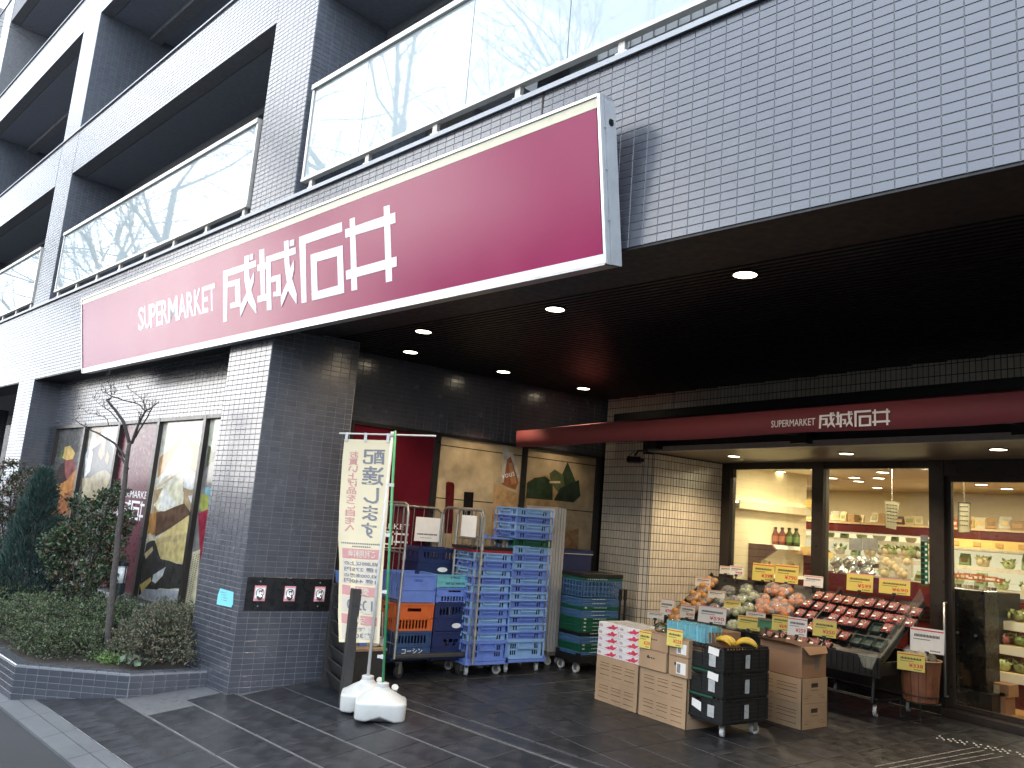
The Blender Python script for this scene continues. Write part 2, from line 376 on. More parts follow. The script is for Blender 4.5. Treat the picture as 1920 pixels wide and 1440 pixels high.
q0, q1 = fac(1017, 170, -.02), fac(1014, 213, -.02); mb = MB(); mb.poly([FAC.p(q0[0]+a, -.0062, z) for a, z in ((-.012, q0[1]), (.014, q0[1]), (.006, (q0[1]*2+q1[1])/3), (.004, q1[1]), (-.003, q1[1]), (-.005, (q0[1]+q1[1])/2))], -FN, .0006); bpart('rust_streak', mb, M('rust', (.045, .025, .018), .9, var=.4, scale=60), parent=fascia)
mb = MB(); mb.box(3.3, 8.5, .55, .6, 4.5, 5.6, FAC); ls = bpart('lattice_screen', mb, white_paint); mb = MB()
for i in range(52): mb.box(3.3+i*.1, 3.306+i*.1, .543, .549, 4.5, 5.6, FAC)
for i in range(11): mb.box(3.3, 8.5, .542, .548, 4.55+i*.1, 4.555+i*.1, FAC)
mb.build('lattice_lines', M('lattice_grey', (.25, .25, .26), .7), ls, kind='stuff')
# piers
side = {}
for k, s1 in enumerate((.03, -7.6, -15.25, -22.9, 7.66)):  # last pier is out of view, added to cut light on the column side
    mb = MB(); mb.box(s1-.87, s1, 0.001, 1.5, 4.57, 17, FAC)
    if k: mb.box(s1-.87, s1, .001, 1.5, -.3, 3.285, FAC)
    pier = bpart('pier', mb, grout)
    tf = TileField(); Fp = Fr(FAC.p(s1-.87, 0, 4.58), FX, FN); Fs = Fr(FAC.p(s1, 0, 4.58), FN, -FX)
    if k < 3:
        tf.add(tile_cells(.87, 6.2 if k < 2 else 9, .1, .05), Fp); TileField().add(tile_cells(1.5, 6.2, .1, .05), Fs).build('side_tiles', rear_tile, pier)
        if k: tf.add(tile_cells(.87, 3.55, .1, .05), Fr(FAC.p(s1-.87, 0, -.27), FX, FN)); tf.add(tile_cells(1.5, 3.55, .1, .05), Fr(FAC.p(s1, 0, -.27), FN, -FX))
        tf.build('wall_tiles', dark_tile, pier)
# parapet bands of the upper floors
for k, (z0, z1) in enumerate(((6.8, 7.58), (9.8, 10.58), (12.8, 13.58))):
    mb = MB(); mb.box(-26, 24, .004, .2, z0, z1, FAC); mb.box(-26, 24, .2, 2.2, z0+.03, z0+.25, FAC); mb.box(-26, 24, .85, 1.05, z0-.1, z0+.03, FAC)
    band = bpart('parapet_wall', mb, grout)
    tf = TileField()
    if k < 2:
        for a in (0, 1):
            w = 7.6-.87; s0 = -7.6 if a == 0 else -15.25
            tf.add(tile_cells(w+.02, .78, .1, .05), Fr(FAC.p(s0, .003, z0), FX, FN))
        if k == 0: tf.add(tile_cells(8, .78, .1, .05), Fr(FAC.p(.03, .003, z0), FX, FN))
        tf.build('wall_tiles', dark_tile, band)
    mb = MB(); mb.box(-26, 24, -.025, .225, z1, z1+.022, FAC); bpart('parapet_cap', mb, alu_grey, parent=band)
    mb = MB(); mb.box(-26, 24, .21, 2.2, z0-.006, z0+.026, FAC); bpart('balcony_soffit', mb, M('soffit_paint', (.24, .255, .29), .7), parent=band)
mb = MB(); mb.box(-26, 24, .26, 2.2, 4.3, 4.5, FAC); bpart('floor_slab', mb, concrete)
# rear balcony walls with dark windows
mb = MB(); mb.box(-26, 24, 2.2, 2.5, 4.3, 17, FAC); rear = bpart('rear_wall', mb, grout)
tf = TileField()
for z0, h in ((4.55, 2.2), (7.1, 2.7)):
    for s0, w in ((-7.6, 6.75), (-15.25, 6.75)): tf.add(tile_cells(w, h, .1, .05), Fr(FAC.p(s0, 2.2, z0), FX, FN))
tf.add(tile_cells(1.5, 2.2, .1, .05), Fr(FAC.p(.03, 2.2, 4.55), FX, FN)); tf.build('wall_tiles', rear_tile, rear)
dkglass = M('dark_window_glass', (.02, .022, .025), .06, var=0, rvar=0, spec=.7)
for s0, s1, z0, z1 in ((-6.6, -5.3, 7.15, 9.0), (-4.6, -2.4, 4.6, 6.4), (-6.9, -5.9, 4.6, 5.7), (-3.6, -1.8, 7.15, 9.2), (-14, -11.5, 4.6, 6.4), (-12, -10, 7.15, 9.2), (1.6, 3.1, 4.6, 6.35), (3.2, 4.6, 4.6, 6.35), (4.7, 6.2, 4.6, 6.35), (6.3, 7.8, 4.6, 6.35)):
    mb = MB(); F2 = Fr(FAC.p(0, 2.19, 0), FX, FN)
    for a, b, c, d in ((s0, s0+.05, z0, z1), (s1-.05, s1, z0, z1), (s0+.05, s1-.05, z0, z0+.05), (s0+.05, s1-.05, z1-.05, z1), ((s0+s1)/2-.025, (s0+s1)/2+.025, z0+.05, z1-.05)): mb.box(a, b, -.07, -.002, c, d, F2)
    w = bpart('window', mb, alu_grey); mb = MB(); mb.box(s0+.05, s1-.05, -.03, -.02, z0+.05, z1-.05, F2); mb.build('pane', dkglass, w)
mb = MB(); mb.box(1.1, 1.75, 1.2, 1.5, 5.75, 6.75, FAC); mb.box(.9, 3.6, .75, .8, 6.45, 6.55, FAC); bpart('laundry_bracket', mb, white_paint)
# show window bay left of the column
mb = MB(); mb.box(-7.6, -.8, .4, .6, 2.56, 3.3, FAC); mb.box(-7.6, -.8, .4, .6, -.3, .29, FAC); bay = bpart('bay_wall', mb, grout)
tf = TileField(); tf.add(tile_cells(6.8, .72, .1, .05), Fr(FAC.p(-7.6, .4, 2.56), FX, FN)); tf.add(tile_cells(6.8, .59, .1, .05), Fr(FAC.p(-7.6, .4, -.3), FX, FN)); tf.build('wall_tiles', dark_tile, bay)
mb = MB(); mb.box(-7.6, -.8, .3, .42, .29, .335, FAC); bpart('window_ledge', mb, alu_grey)
mb = MB(); mb.box(-26, -8.4, 3.0, 3.2, -.3, 3.3, FAC); mb.box(-8.7, -8.5, 1.5, 3, -.3, 3.3, FAC); bpart('dark_entry_wall', mb, black_paint)
# corner column (under the band) and passage walls
C1 = FAC.p(0, 0, 0); C2 = FAC.p(-.85, 0, 0); xs = -7.4
pts = [C2, C1, np.array([xs, 3.16, 0]), np.array([-8.3, 3.16, 0])]
mb = MB(); mb.add([p+np.array([0, 0, z]) for z in (-.4, 3.286) for p in pts], [(0, 1, 5, 4), (1, 2, 6, 5), (2, 3, 7, 6), (3, 0, 4, 7), (4, 5, 6, 7)]); colm = bpart('corner_column', mb, grout, label='tiled corner column with a dark right side')
Fc = Fr(FAC.p(-.85, 0, -.3), FX, FN); Fs = Fr((xs, 2.285, -.3), (0, 1, 0), (-1, 0, 0))
ctiles = TileField(); ctiles.add(tile_cells(.85, 3.58, .1, .05, .05), Fc); ctiles.add(tile_cells(.87, 3.58, .1, .05), Fs); ctiles.build('wall_tiles', dark_tile, colm)
XW = -7.95; Fw = Fr((XW, 0, 0), (0, 1, 0), (-1, 0, 0))
mb = MB(); mb.box(3.16, 7.0, 0, .2, 2.56, 3.33, Fw); mb.box(3.16, 7.0, 0, .2, -.1, .3, Fw); mb.box(3.16, 3.4, 0, .2, .3, 2.56, Fw); pw = bpart('passage_wall', mb, M('shaded_grout', (.10, .095, .085), .9))  # darkened copy of the grout, passage shade put into its colour
tf = TileField(); tf.add(tile_cells(3.84, .76, .1, .05), Fr((XW, 3.16, 2.56), (0, 1, 0), (-1, 0, 0))); tf.add(tile_cells(3.84, .25, .1, .05), Fr((XW, 3.16, .05), (0, 1, 0), (-1, 0, 0))); tf.build('wall_tiles', dark_tile, pw)
# canopy ceiling of dark slats
mb = MB(); mb.box(-1.5, 24, .44, 6, 3.335, 3.45, FAC); ceil = bpart('canopy_ceiling', mb, black_paint)
mb = MB(); n = .62
while n < 5.2:
    a = (-.55+.187*n)/.982+.02; b = min(9, (6.9-2.285-.982*n)/.187)
    if b > a: mb.box(a, b, n, n+.03, 3.3, 3.336, FAC)
    n += .06
mb.build('ceiling_slats', M('slat_paint', (.010, .010, .011), .4), ceil, kind='stuff')
mb = MB(); mb.box(-.85, 9, .45, .62, 3.29, 3.34, FAC); mb.build('ceiling_border', black_paint, ceil)
# beige tiled shop front: fascia, pillar with chamfered corner and return
XB, YB, YG = -7.1, 6.95, 8.3
mb = MB(); mb.box(-7.9, 3, YB, YB+.12, 2.74, 3.34); mb.box(-7.9, XB-.1, YB, YB+.1, 0, 2.74); mb.box(XB-.12, XB, YB+.1, YG, 0, 2.6); mb.box(-7.9, XB-.12, YB+.1, YG+.1, 0, 2.74)
mb.add([(XB-.1, YB, z) for z in (0, 2.74)]+[(XB, YB+.1, z) for z in (0, 2.74)]+[(XB-.1, YB+.1, z) for z in (0, 2.74)], [(0, 2, 3, 1), (1, 3, 5)])
sf = bpart('shopfront_wall', mb, dark_grout)
tf = TileField(); kw = dict(gap=.007, t=.004, bev=.0015)
tf.add(tile_cells(10.9, .58, .05, .1, 0, .06), Fr((-7.9, YB, 2.745), (1, 0, 0), (0, 1, 0)), **kw)
tf.add(tile_cells(.7, 2.72, .05, .1), Fr((-7.9, YB, .02), (1, 0, 0), (0, 1, 0)), **kw)
c = math.sqrt(.5); tf.add(tile_cells(.1414, 2.56, .05, .1, .03), Fr((XB-.1, YB, .02), (c, c, 0), (-c, c, 0)), **kw)
tf.add(tile_cells(YG-YB-.1, 2.57, .05, .1), Fr((XB, YB+.1, .02), (0, 1, 0), (-1, 0, 0)), **kw)
tf.build('wall_tiles', beige_tile, sf)
mb = MB(); mb.box(-6.72, -6.715, YB-.006, YB, 2.745, 3.33); mb.box(-5.02, -5.012, YB-.006, YB, 2.745, 3.33); mb.build('expansion_joint', dark_grout, sf)
# entry soffit
mb = MB(); mb.box(XB, 3, YB-.02, YB+.1, 2.6, 2.66); bpart('soffit_trim', mb, M('trim_grey', (.3, .28, .25), .45))
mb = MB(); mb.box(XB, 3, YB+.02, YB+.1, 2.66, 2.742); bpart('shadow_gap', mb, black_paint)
mesh_m = bpy.data.materials.new('expanded_mesh'); mesh_m.use_nodes = True; nt = mesh_m.node_tree
ck = nt.nodes.new('ShaderNodeTexChecker'); ck.inputs['Scale'].default_value = 34; tc = nt.nodes.new('ShaderNodeTexCoord'); mp = nt.nodes.new('ShaderNodeMapping'); mp.inputs['Rotation'].default_value = (0, 0, R(45)); mp.inputs['Scale'].default_value = (1, 1.7, 1)
ck.inputs[1].default_value = (.3, .24, .16, 1); ck.inputs[2].default_value = (.1, .08, .055, 1); nt.links.new(tc.outputs['Object'], mp.inputs[0]); nt.links.new(mp.outputs[0], ck.inputs[0]); nt.links.new(ck.outputs[0], nt.nodes['Principled BSDF'].inputs['Base Color']); nt.nodes['Principled BSDF'].inputs['Roughness'].default_value = .4
mb = MB(); mb.box(XB, 3, YB+.1, YG+.06, 2.602, 2.74); bpart('entry_soffit', mb, [mesh_m])
# glazed shop front
mb = MB()
for a, b in ((XB, XB+.14), (-5.75, -5.6), (-4.37, -4.22)): mb.box(a, b, YG, YG+.12, .1, 2.6)
mb.box(XB+.14, -5.75, YG+.01, YG+.11, 2.52, 2.6); mb.box(-5.6, -4.37, YG+.01, YG+.11, 2.52, 2.6); mb.box(-4.22, 3, YG+.01, YG+.13, 2.44, 2.6); mb.box(XB+.14, -5.75, YG+.01, YG+.11, .1, .2); mb.box(-5.6, -4.37, YG+.01, YG+.11, .1, .2); mb.box(-4.22, 3, YG-.1, YG+.13, .06, .175)
fr = bpart('shopfront_frame', mb, bronze)
for a, b in ((XB+.14, -5.75), (-5.6, -4.37)):
    mb = MB(); mb.box(a, b, YG+.05, YG+.058, .2, 2.52); mb.build('pane', glassm, fr)
mb = MB(); mb.box(-4.2, -2.6, YG+.075, YG+.083, .24, 2.4)
door = bpart('sliding_door', mb, glassm)
mb = MB(); mb.box(-4.218, -4.17, YG+.05, YG+.1, .18, 2.44); mb.box(-2.65, -2.6, YG+.05, YG+.1, .18, 2.44); mb.box(-4.17, -2.65, YG+.05, YG+.1, 2.38, 2.438); mb.box(-4.17, -2.65, YG+.055, YG+.1, .18, .22); mb.build('door_frame', bronze, door)
mb = MB(); q0, q1 = at_y(1775, 1130, YG), at_y(1778, 1312, YG); mb.tube([(q0[0], YG-.0, q0[2]), (q0[0], YG-.05, q0[2]), (q0[0], YG-.05, q1[2]+.03), (q0[0], YG, q1[2]+.03)], .012); mb.build('handle', alu, door, smooth=True)
mb = MB(); mb.box(-3.2, 3, YG+.02, YG+.1, .2, 2.44); mb.v = mb.v  # far leaf of glass
bpart('far_leaf', MB().box(-2.55, 3, YG+.05, YG+.058, .2, 2.42), glassm)
# building mass behind and beside what can be seen
mb = MB(); mb.box(-26, 24, 2.5, 14, 3.7, 17, FAC); mb.box(-26, -8.3, 3.3, 14, -.3, 3.7, FAC); bpart('building_core', mb, grout)
mb = MB(); mb.box(2.6, 3, 3.6, 8.4, -.1, 3.34); bpart('passage_end_wall', mb, beige_tile)  # unseen wall, added to block light and keep the passage dark
mb = MB(); mb.box(-8.3, -7.96, 3.17, 8.4, -.1, 3.3); bpart('passage_core', mb, black_paint)
# ------------------------------------------------------------------ shop sign
def vis(q, mx=60):
    c = W2.T @ (np.array(q, float)-CAMP)
    if c[2] <= .1: return False
    u, v = 960+F_PX*c[0]/c[2], 720+F_PX*c[1]/c[2]; return -mx < u < 1920+mx and -mx < v < 1440+mx
_zv = FN*(-.16)+np.array([0, 0, .985]); SH = float(np.linalg.norm(_zv)); _zv /= SH
FSg = Fr(FAC.p(-4.84, -.15, 3.155), FX, np.cross(_zv, FX), _zv); SL = 8.89
sign_red = M('sign_film', (.25, .008, .066), .24, var=.03, scale=3, rvar=.02, spec=.26)
cream = M('sign_cream', (.62, .58, .42), .4, var=.08); sign_white = M('sign_white', (.8, .8, .77), .4, var=.04, dirt=.08)  # cream is the band's own even colour
sg = thing('shop_sign', 'long maroon shop sign with white lettering on the tiled band over the passage', 'sign', FSg.o)
mb = MB(); mb.box(.02, SL-.02, .006, .11, .055, SH-.075, FSg); mb.build('panel', sign_red, sg)
mb = MB(); mb.box(.01, SL-.01, .004, .11, SH-.074, SH-.012, FSg); mb.build('cream_band', cream, sg)
mb = MB(); mb.box(.01, SL-.01, .002, .11, .004, .054, FSg); mb.build('white_band', sign_white, sg)
mb = MB(); mb.box(-.012, .008, -.004, .12, -.003, SH+.003, FSg); mb.box(SL-.006, SL+.014, -.004, .12, -.003, SH+.003, FSg); mb.box(0, SL, -.006, .12, SH-.012, SH+.006, FSg); mb.box(0, SL, .0, .12, -.012, .003, FSg); mb.build('edge_frame', alu, sg)
mb = MB(); mb.box(SL+.015, SL+.03, .03, .125, -.012, SH-.03, FSg); mb.box(SL+.014, SL+.02, .0, .028, -.01, SH, FSg)
for v in (.25, .55, .8): mb.cyl(FSg.p(SL+.03, .02, v), FSg.p(SL+.024, .02, v), .006)
e = mb.build('end_cap', alu_grey, sg)
mb = MB(); mb.cyl(FSg.p(SL+.03, .075, SH-.16), FSg.p(SL+.034, .075, SH-.16), .022, k=14)
for i in range(4): mb.box(SL+.034, SL+.038, .058, .092, SH-.174+i*.009, SH-.170+i*.009, FSg)
mb.build('vent', black_paint, e)
mb = MB()
for s in (.5, 2.4, 4.4, 6.4, 8.3): mb.add([FSg.p(s, .11, .1), FSg.p(s+.05, .11, .1), FAC.p(-4.84+s+.05, 0, 3.3), FAC.p(-4.84+s, 0, 3.3), FSg.p(s, .11, .9), FSg.p(s+.05, .11, .9), FAC.p(-4.84+s+.05, 0, 4.0), FAC.p(-4.84+s, 0, 4.0)], [(0, 1, 2, 3), (4, 5, 6, 7), (0, 4, 7, 3), (1, 5, 6, 2)])
mb.build('bracket', black_metal, sg)
# logo strokes traced from image pixels onto the sign plane, kept in sign units
def c7(x, y):
    q = hit(240+x/3.5556, 360+y/3.5556, FSg.o, FSg.y)-FSg.o; return float(q @ FSg.x), float(q @ FSg.z)
K = [[ [(632,527),(850,455),(850,497),(632,572)], [(632,527),(662,518),(658,862),(632,866)], [(662,600),(745,577),(745,615),(662,638)], [(712,586),(745,577),(748,762),(714,770)], [(680,742),(748,722),(748,760),(680,778)],
       [(775,428),(803,420),(806,560),(822,670),(853,760),(853,810),(800,735),(776,590)], [(838,535),(836,600),(806,700),(748,835),(745,765),(790,670),(815,590)], [(810,418),(832,410),(832,448),(810,456)] ],
     [ [(872,388),(905,378),(912,720),(885,728)], [(860,487),(925,465),(925,510),(860,530)], [(862,695),(945,670),(945,715),(862,738)], [(918,432),(1115,368),(1115,412),(918,475)], [(920,432),(948,424),(955,785),(924,790)],
       [(955,565),(1015,548),(1015,585),(955,603)], [(986,557),(1015,548),(1018,690),(988,697)], [(968,668),(1018,655),(1018,690),(968,698)], [(1040,330),(1068,322),(1075,480),(1095,590),(1122,680),(1122,745),(1068,660),(1045,500)],
       [(1103,455),(1105,520),(1085,610),(1022,768),(1018,700),(1060,600),(1080,520)], [(1078,325),(1105,315),(1105,355),(1078,364)] ],
     [ [(1138,300),(1422,200),(1424,262),(1138,358)], [(1140,350),(1180,340),(1187,735),(1155,740)], [(1215,418),(1428,355),(1430,415),(1217,475)], [(1215,418),(1254,406),(1262,712),(1225,722)], [(1392,366),(1428,355),(1438,672),(1400,682)], [(1223,672),(1437,612),(1438,672),(1225,724)] ],
     [ [(1475,180),(1508,168),(1525,650),(1487,658)], [(1702,98),(1740,86),(1757,592),(1717,602)], [(1445,250),(1778,135),(1780,205),(1448,305)], [(1450,525),(1787,430),(1788,495),(1453,585)] ]]
KAN = [[[c7(*p) for p in st] for st in g] for g in K]
# word extents from the same image pixels
_b0 = np.mean([p[1] for p in (KAN[3][0][2], KAN[3][0][3])]); 
SMX0, SMX1 = c7(66, 850)[0], c7(578, 690)[0]; SMZ0, SMZ1 = c7(85, 930)[1], c7(575, 605)[1]
SMZ0 = (c7(85, 925)[1]+c7(560, 790)[1])/2; SMZ1 = (c7(85, 765)[1]+c7(570, 612)[1])/2
for g in KAN:
    mb = MB()
    for i, st in enumerate(g): mb.poly([FSg.p(u, .006, v) for u, v in st], -FSg.y, .002+.0005*i)
    mb.build('letter', white_ink, sg)
_w = 'SUPERMARKET'; _wd = {'M': 1.45, 'A': 1.2, 'U': 1.0, 'R': .98, 'K': 1.05, 'E': .82, 'T': .85, 'P': .92, 'S': .95}; _tot = sum(_wd[c] for c in _w); x = SMX0
for c in _w:
    w = (SMX1-SMX0)*_wd[c]/_tot; mb = MB(); put_text(mb, c, FSg, x+w*.03, x+w*.97, SMZ0, SMZ1, .002, -.006, bold=True); mb.build('letter', white_ink, sg); x += w
def logo(mb, F, x0, width, z0, y=0, t=.001, stack=False, mi=0):
    """the same word and four characters, small, in one mesh; z0 is the base line"""
    allp = [p for g in KAN for st in g for p in st]; ku0, ku1 = min(p[0] for p in allp), max(p[0] for p in allp); kv0, kv1 = min(p[1] for p in allp), max(p[1] for p in allp)
    if stack:
        k = width/(ku1-ku0)
        for g in KAN:
            for i, st in enumerate(g): mb.poly([F.p(x0+(u-ku0)*k, -y, z0+(v-kv0)*k) for u, v in st], -F.y, t+.0002*i, mi)
        h = (kv1-kv0)*k; put_text(mb, _w, F, x0, x0+width, z0+h*1.12, z0+h*1.5, t, y, mi)
    else:
        k = width/(ku1-SMX0)
        for g in KAN:
            for i, st in enumerate(g): mb.poly([F.p(x0+(u-SMX0)*k, -y, z0+(v-kv0)*k) for u, v in st], -F.y, t+.0002*i, mi)
        put_text(mb, _w, F, x0, x0+(SMX1-SMX0)*k, z0+(SMZ0-kv0)*k, z0+(SMZ1-kv0)*k, t, y, mi)

# ------------------------------------------------------------------ awning over the entrance
YA = 5.3; aw = thing('awning', 'dark red retractable awning with white shop lettering above the entrance', 'awning', (-3, YA, 2.6))
mb = MB(); n = 44
for i in range(n):
    x0, x1 = -7.6+i*.24, -7.6+(i+1)*.24
    w0, w1 = [.008*math.sin(x*2.3)+.004*math.sin(x*7) for x in (x0, x1)]
    b0, b1 = [.006*math.sin(x*3.1+1) for x in (x0, x1)]
    mb.add([(x0, YA+w0, 2.48+b0), (x1, YA+w1, 2.48+b1), (x1, YA, 2.672), (x0, YA, 2.672), (x0, YA+.012+w0, 2.48+b0), (x1, YA+.012+w1, 2.48+b1), (x1, YA+.012, 2.672), (x0, YA+.012, 2.672)], [(0, 1, 2, 3), (5, 4, 7, 6), (0, 4, 5, 1), (3, 2, 6, 7)])
mb.build('valance', awn_red, aw, smooth=True)
mb = MB(); mb.add([(-7.6, YA+.012, 2.665), (3, YA+.012, 2.665), (3, 6.8, 2.98), (-7.6, 6.8, 2.98), (-7.6, YA+.012, 2.672), (3, YA+.012, 2.672), (3, 6.8, 2.988), (-7.6, 6.8, 2.988)], [(3, 2, 1, 0), (4, 5, 6, 7), (0, 1, 5, 4), (1, 2, 6, 5), (2, 3, 7, 6), (3, 0, 4, 7)])
mb.add([(-7.6, YA+.012, 2.5), (-7.6, YA+.35, 2.62), (-7.6, YA+.35, 2.735), (-7.6, YA+.012, 2.665), (-7.59, YA+.012, 2.5), (-7.59, YA+.35, 2.62), (-7.59, YA+.35, 2.735), (-7.59, YA+.012, 2.665)], [(0, 1, 2, 3), (7, 6, 5, 4), (0, 4, 5, 1), (2, 6, 7, 3)])
mb.build('canopy_cloth', awn_red, aw)
mb = MB(); mb.box(-7.55, 3, 6.74, YB-.006, 2.94, 3.07); mb.build('cassette', black_paint, aw, bevel=.01)
mb = MB(); mb.cyl((-7.58, YA+.035, 2.655), (3, YA+.035, 2.655), .02, k=10); mb.build('front_bar', black_metal, aw)
for x in (-7.05, -5.0, -2.95):
    mb = MB(); mb.tube([(x-.35, YA+.04, 2.65), (x-.1, 6.2, 2.69), (x+.1, 6.85, 2.72)], .022, 8); mb.box(x+.02, x+.2, 6.82, YB-.005, 2.62, 2.8); mb.build('arm', black_metal, aw)
Fa = Fr((0, YA, 0)); mb = MB(); logo(mb, Fa, -4.04, .99, 2.505, .012, .001); mb.build('lettering', M('awning_white', (.7, .66, .62), .6, var=0), aw)

# ------------------------------------------------------------------ ceiling lights
lamp_m = M('lamp_disc', (.9, .85, .75), .5, var=0, rvar=0, emit=(1, .86, .62), estr=6)
lamp_c = M('lamp_disc_warm', (.9, .85, .75), .5, var=0, rvar=0, emit=(1, .84, .58), estr=5)
def downlight(loc, r, label, group, watt=0, ring=black_metal, lm=lamp_m, size=95, blend=.7, col=(1, .78, .52)):
    t = thing('downlight', label, 'ceiling light', loc, group); F = Fr(loc)
    mb = MB(); k = 20
    mb.lathe([(r*1.16, .002), (r*1.16, -.006), (r*.98, -.008), (r*.98, .03)], loc, k); mb.build('ring', ring, t)
    mb = MB(); mb.lathe([(r*.97, -.0055), (r*.97, -.0035)], loc, k); mb.build('lens', lm, t)
    if watt:
        l = bpy.data.lights.new('downlight_lamp', 'SPOT'); l.energy = watt; l.color = col; l.spot_size = R(size); l.spot_blend = blend; l.shadow_soft_size = .05
        lo = bpy.data.objects.new('downlight_lamp', l); COL.objects.link(lo); lo.location = (loc[0], loc[1], loc[2]-.03); lo.parent = t; lo.matrix_parent_inverse = Matrix.Translation(-Vector(tuple(map(float, loc))))
    return t
for (px, py), lb in zip(((770, 659.5), (944, 696.5), (1094, 728), (794, 621), (1041, 579), (1397, 514)),
                        ('round downlight nearest the column in the row beside the poster wall', 'round downlight in the middle of the row beside the poster wall', 'round downlight closest to the beige shop front beside the poster wall',
                         'round downlight just under the left half of the maroon sign', 'round downlight in the black ceiling under the right end of the sign', 'large round downlight alone in the black ceiling right of the sign')):
    q = at_z(px, py, 3.297); row = px < 1100 and py > 650 or px == 770; downlight(q, .075, lb, 'downlights in the black canopy ceiling', (19 if px == 1094 else 24) if row else (24 if px < 1000 else 34 if px < 1100 else 14), size=84 if row else 160, blend=.6)
for (px, py), lb in zip(((1376, 855), (1587, 850), (1872, 842)), ('round downlight of the entry soffit beside the beige pillar', 'round downlight of the entry soffit over the middle window', 'round downlight of the entry soffit over the glass door')):
    q = at_z(px, py, 2.6); downlight(q, .07, lb, 'downlights in the entry soffit', 30, size=140)

# ------------------------------------------------------------------ printed window films (flat prints: layered sheets on the glass)
_fl = {}
def flat(col, rough=.12):
    k = tuple(round(c, 3) for c in col)+(rough,)
    if k not in _fl: _fl[k] = M('print_%d' % len(_fl), col, rough, var=.3, scale=11, rvar=.02, spec=.3, dirt=.25)
    return _fl[k]
class Print:
    """polygons read off the photograph, put on one plane as thin sheets"""
    def __init__(s, q, nrm, conv=lambda x, y: (x, y)): s.q, s.n, s.c, s.mb, s.mats, s.k = np.array(q, float), np.array(nrm, float), conv, MB(), [], 0
    def mat(s, m):
        m = m if not isinstance(m, tuple) else flat(m)
        if m not in s.mats: s.mats.append(m)
        return s.mats.index(m)
    def pt(s, x, y): return hit(*s.c(x, y), s.q, s.n)
    def poly(s, pts, col, jag=0):
        P = [s.pt(*p) for p in pts]
        if jag:
            out = []
            for i in range(len(P)):
                a, b = P[i], P[(i+1) % len(P)]; out.append(a)
                for t in (.33, .66): out.append(a+(b-a)*t+np.array([0, 0, random.uniform(-jag, jag)]))
            P = out
        s.k += 1; s.mb.poly([p-s.n*.0004*s.k for p in P], -s.n, .0003, s.mat(col)); return s
    def rect(s, F, x0, x1, z0, z1, col): s.k += 1; s.mb.poly([F.p(x, -.0004*s.k, z) for x, z in ((x0, z0), (x1, z0), (x1, z1), (x0, z1))], -s.n, .0003, s.mat(col)); return s
    def build(s, parent, name='poster', label=None): return s.mb.build(name, s.mats, parent, label=label)
# left bay
Fb = Fr(FAC.p(0, .43, 0), FX, FN)
sw = MB()
for a, b in ((-7.46, -7.38), (-6.095, -6.025), (-4.705, -4.635), (-3.385, -3.315), (-2.085, -2.015)): sw.box(a, b, .375, .47, .335, 2.56, FAC)
sw.box(-7.38, -.8, .378, .46, .335, .385, FAC); sw.box(-7.38, -.8, .378, .46, 2.515, 2.56, FAC)
show = bpart('show_window', sw, bronze, label='show window with food pictures left of the corner column')
def panel(s0, s1, col):
    p = Print(Fb.o, FN, lambda x, y: (80+x/3.6, 780+y/3.6)); p.rect(Fb, s0, s1, .386, 2.514, col); return p
p = panel(-7.38, -6.096, (.10, .095, .085)); p.poly([(150, 210), (185, 200), (220, 250), (205, 290), (160, 300), (130, 280)], (.62, .42, .14)); p.poly([(120, 240), (150, 215), (140, 270), (115, 300)], (.12, .16, .05)); p.poly([(150, 300), (205, 290), (230, 340), (235, 400), (170, 440), (140, 380)], (.25, .08, .07))
p.poly([(85, 400), (120, 330), (150, 310), (150, 380), (165, 440), (80, 470)], (.05, .03, .025), .02); p.poly([(65, 490), (170, 430), (250, 330), (240, 480), (60, 600)], (.5, .22, .07), .05); p.poly([(60, 600), (240, 480), (225, 640), (50, 700)], (.3, .12, .05), .03); p.build(show)
p = panel(-6.024, -4.706, (.13, .12, .1)); p.poly([(320, 75), (525, 45), (500, 260), (440, 150), (380, 190), (300, 250)], (.62, .58, .48)); p.poly([(320, 190), (340, 250), (320, 370), (280, 420), (290, 260)], (.58, .6, .58)); p.poly([(400, 150), (430, 150), (420, 260), (395, 300), (375, 260)], (.5, .3, .2)); p.poly([(440, 230), (455, 270), (440, 330), (420, 300)], (.45, .3, .16)); p.poly([(340, 80), (420, 70), (370, 170)], (.45, .3, .16)); p.poly([(480, 120), (520, 80), (490, 330), (470, 400)], (.55, .42, .36)); p.poly([(270, 420), (430, 360), (470, 420), (440, 560), (260, 600)], (.4, .33, .2), .04); p.build(show)
p = panel(-4.634, -3.386, maroon); a, b = Fb.p, 0
q0 = p.pt(522, 700); q1 = p.pt(705, 690); u0, u1 = (q0-Fb.o) @ FX-.28, (q1-Fb.o) @ FX; wi = p.mat(white_ink)
logo(p.mb, Fb, u0, u1-u0, float(p.pt(610, 700)[2]), .0012, .0006, stack=True, mi=wi); p.build(show, label='maroon film with the white shop lettering')
p = panel(-3.314, -2.086, (.60, .57, .46)); W_ = (.40, .23, .1)
p.poly([(790, 280), (950, 140), (935, 260), (775, 420)], W_); p.poly([(985, 145), (1078, 215), (1060, 440), (990, 420), (1012, 260)], W_); p.poly([(968, 110), (1015, 250), (1005, 320), (760, 480), (755, 495), (790, 430)], (.7, .67, .57)); p.poly([(1005, 320), (985, 345), (760, 500), (758, 482)], (.5, .4, .25))
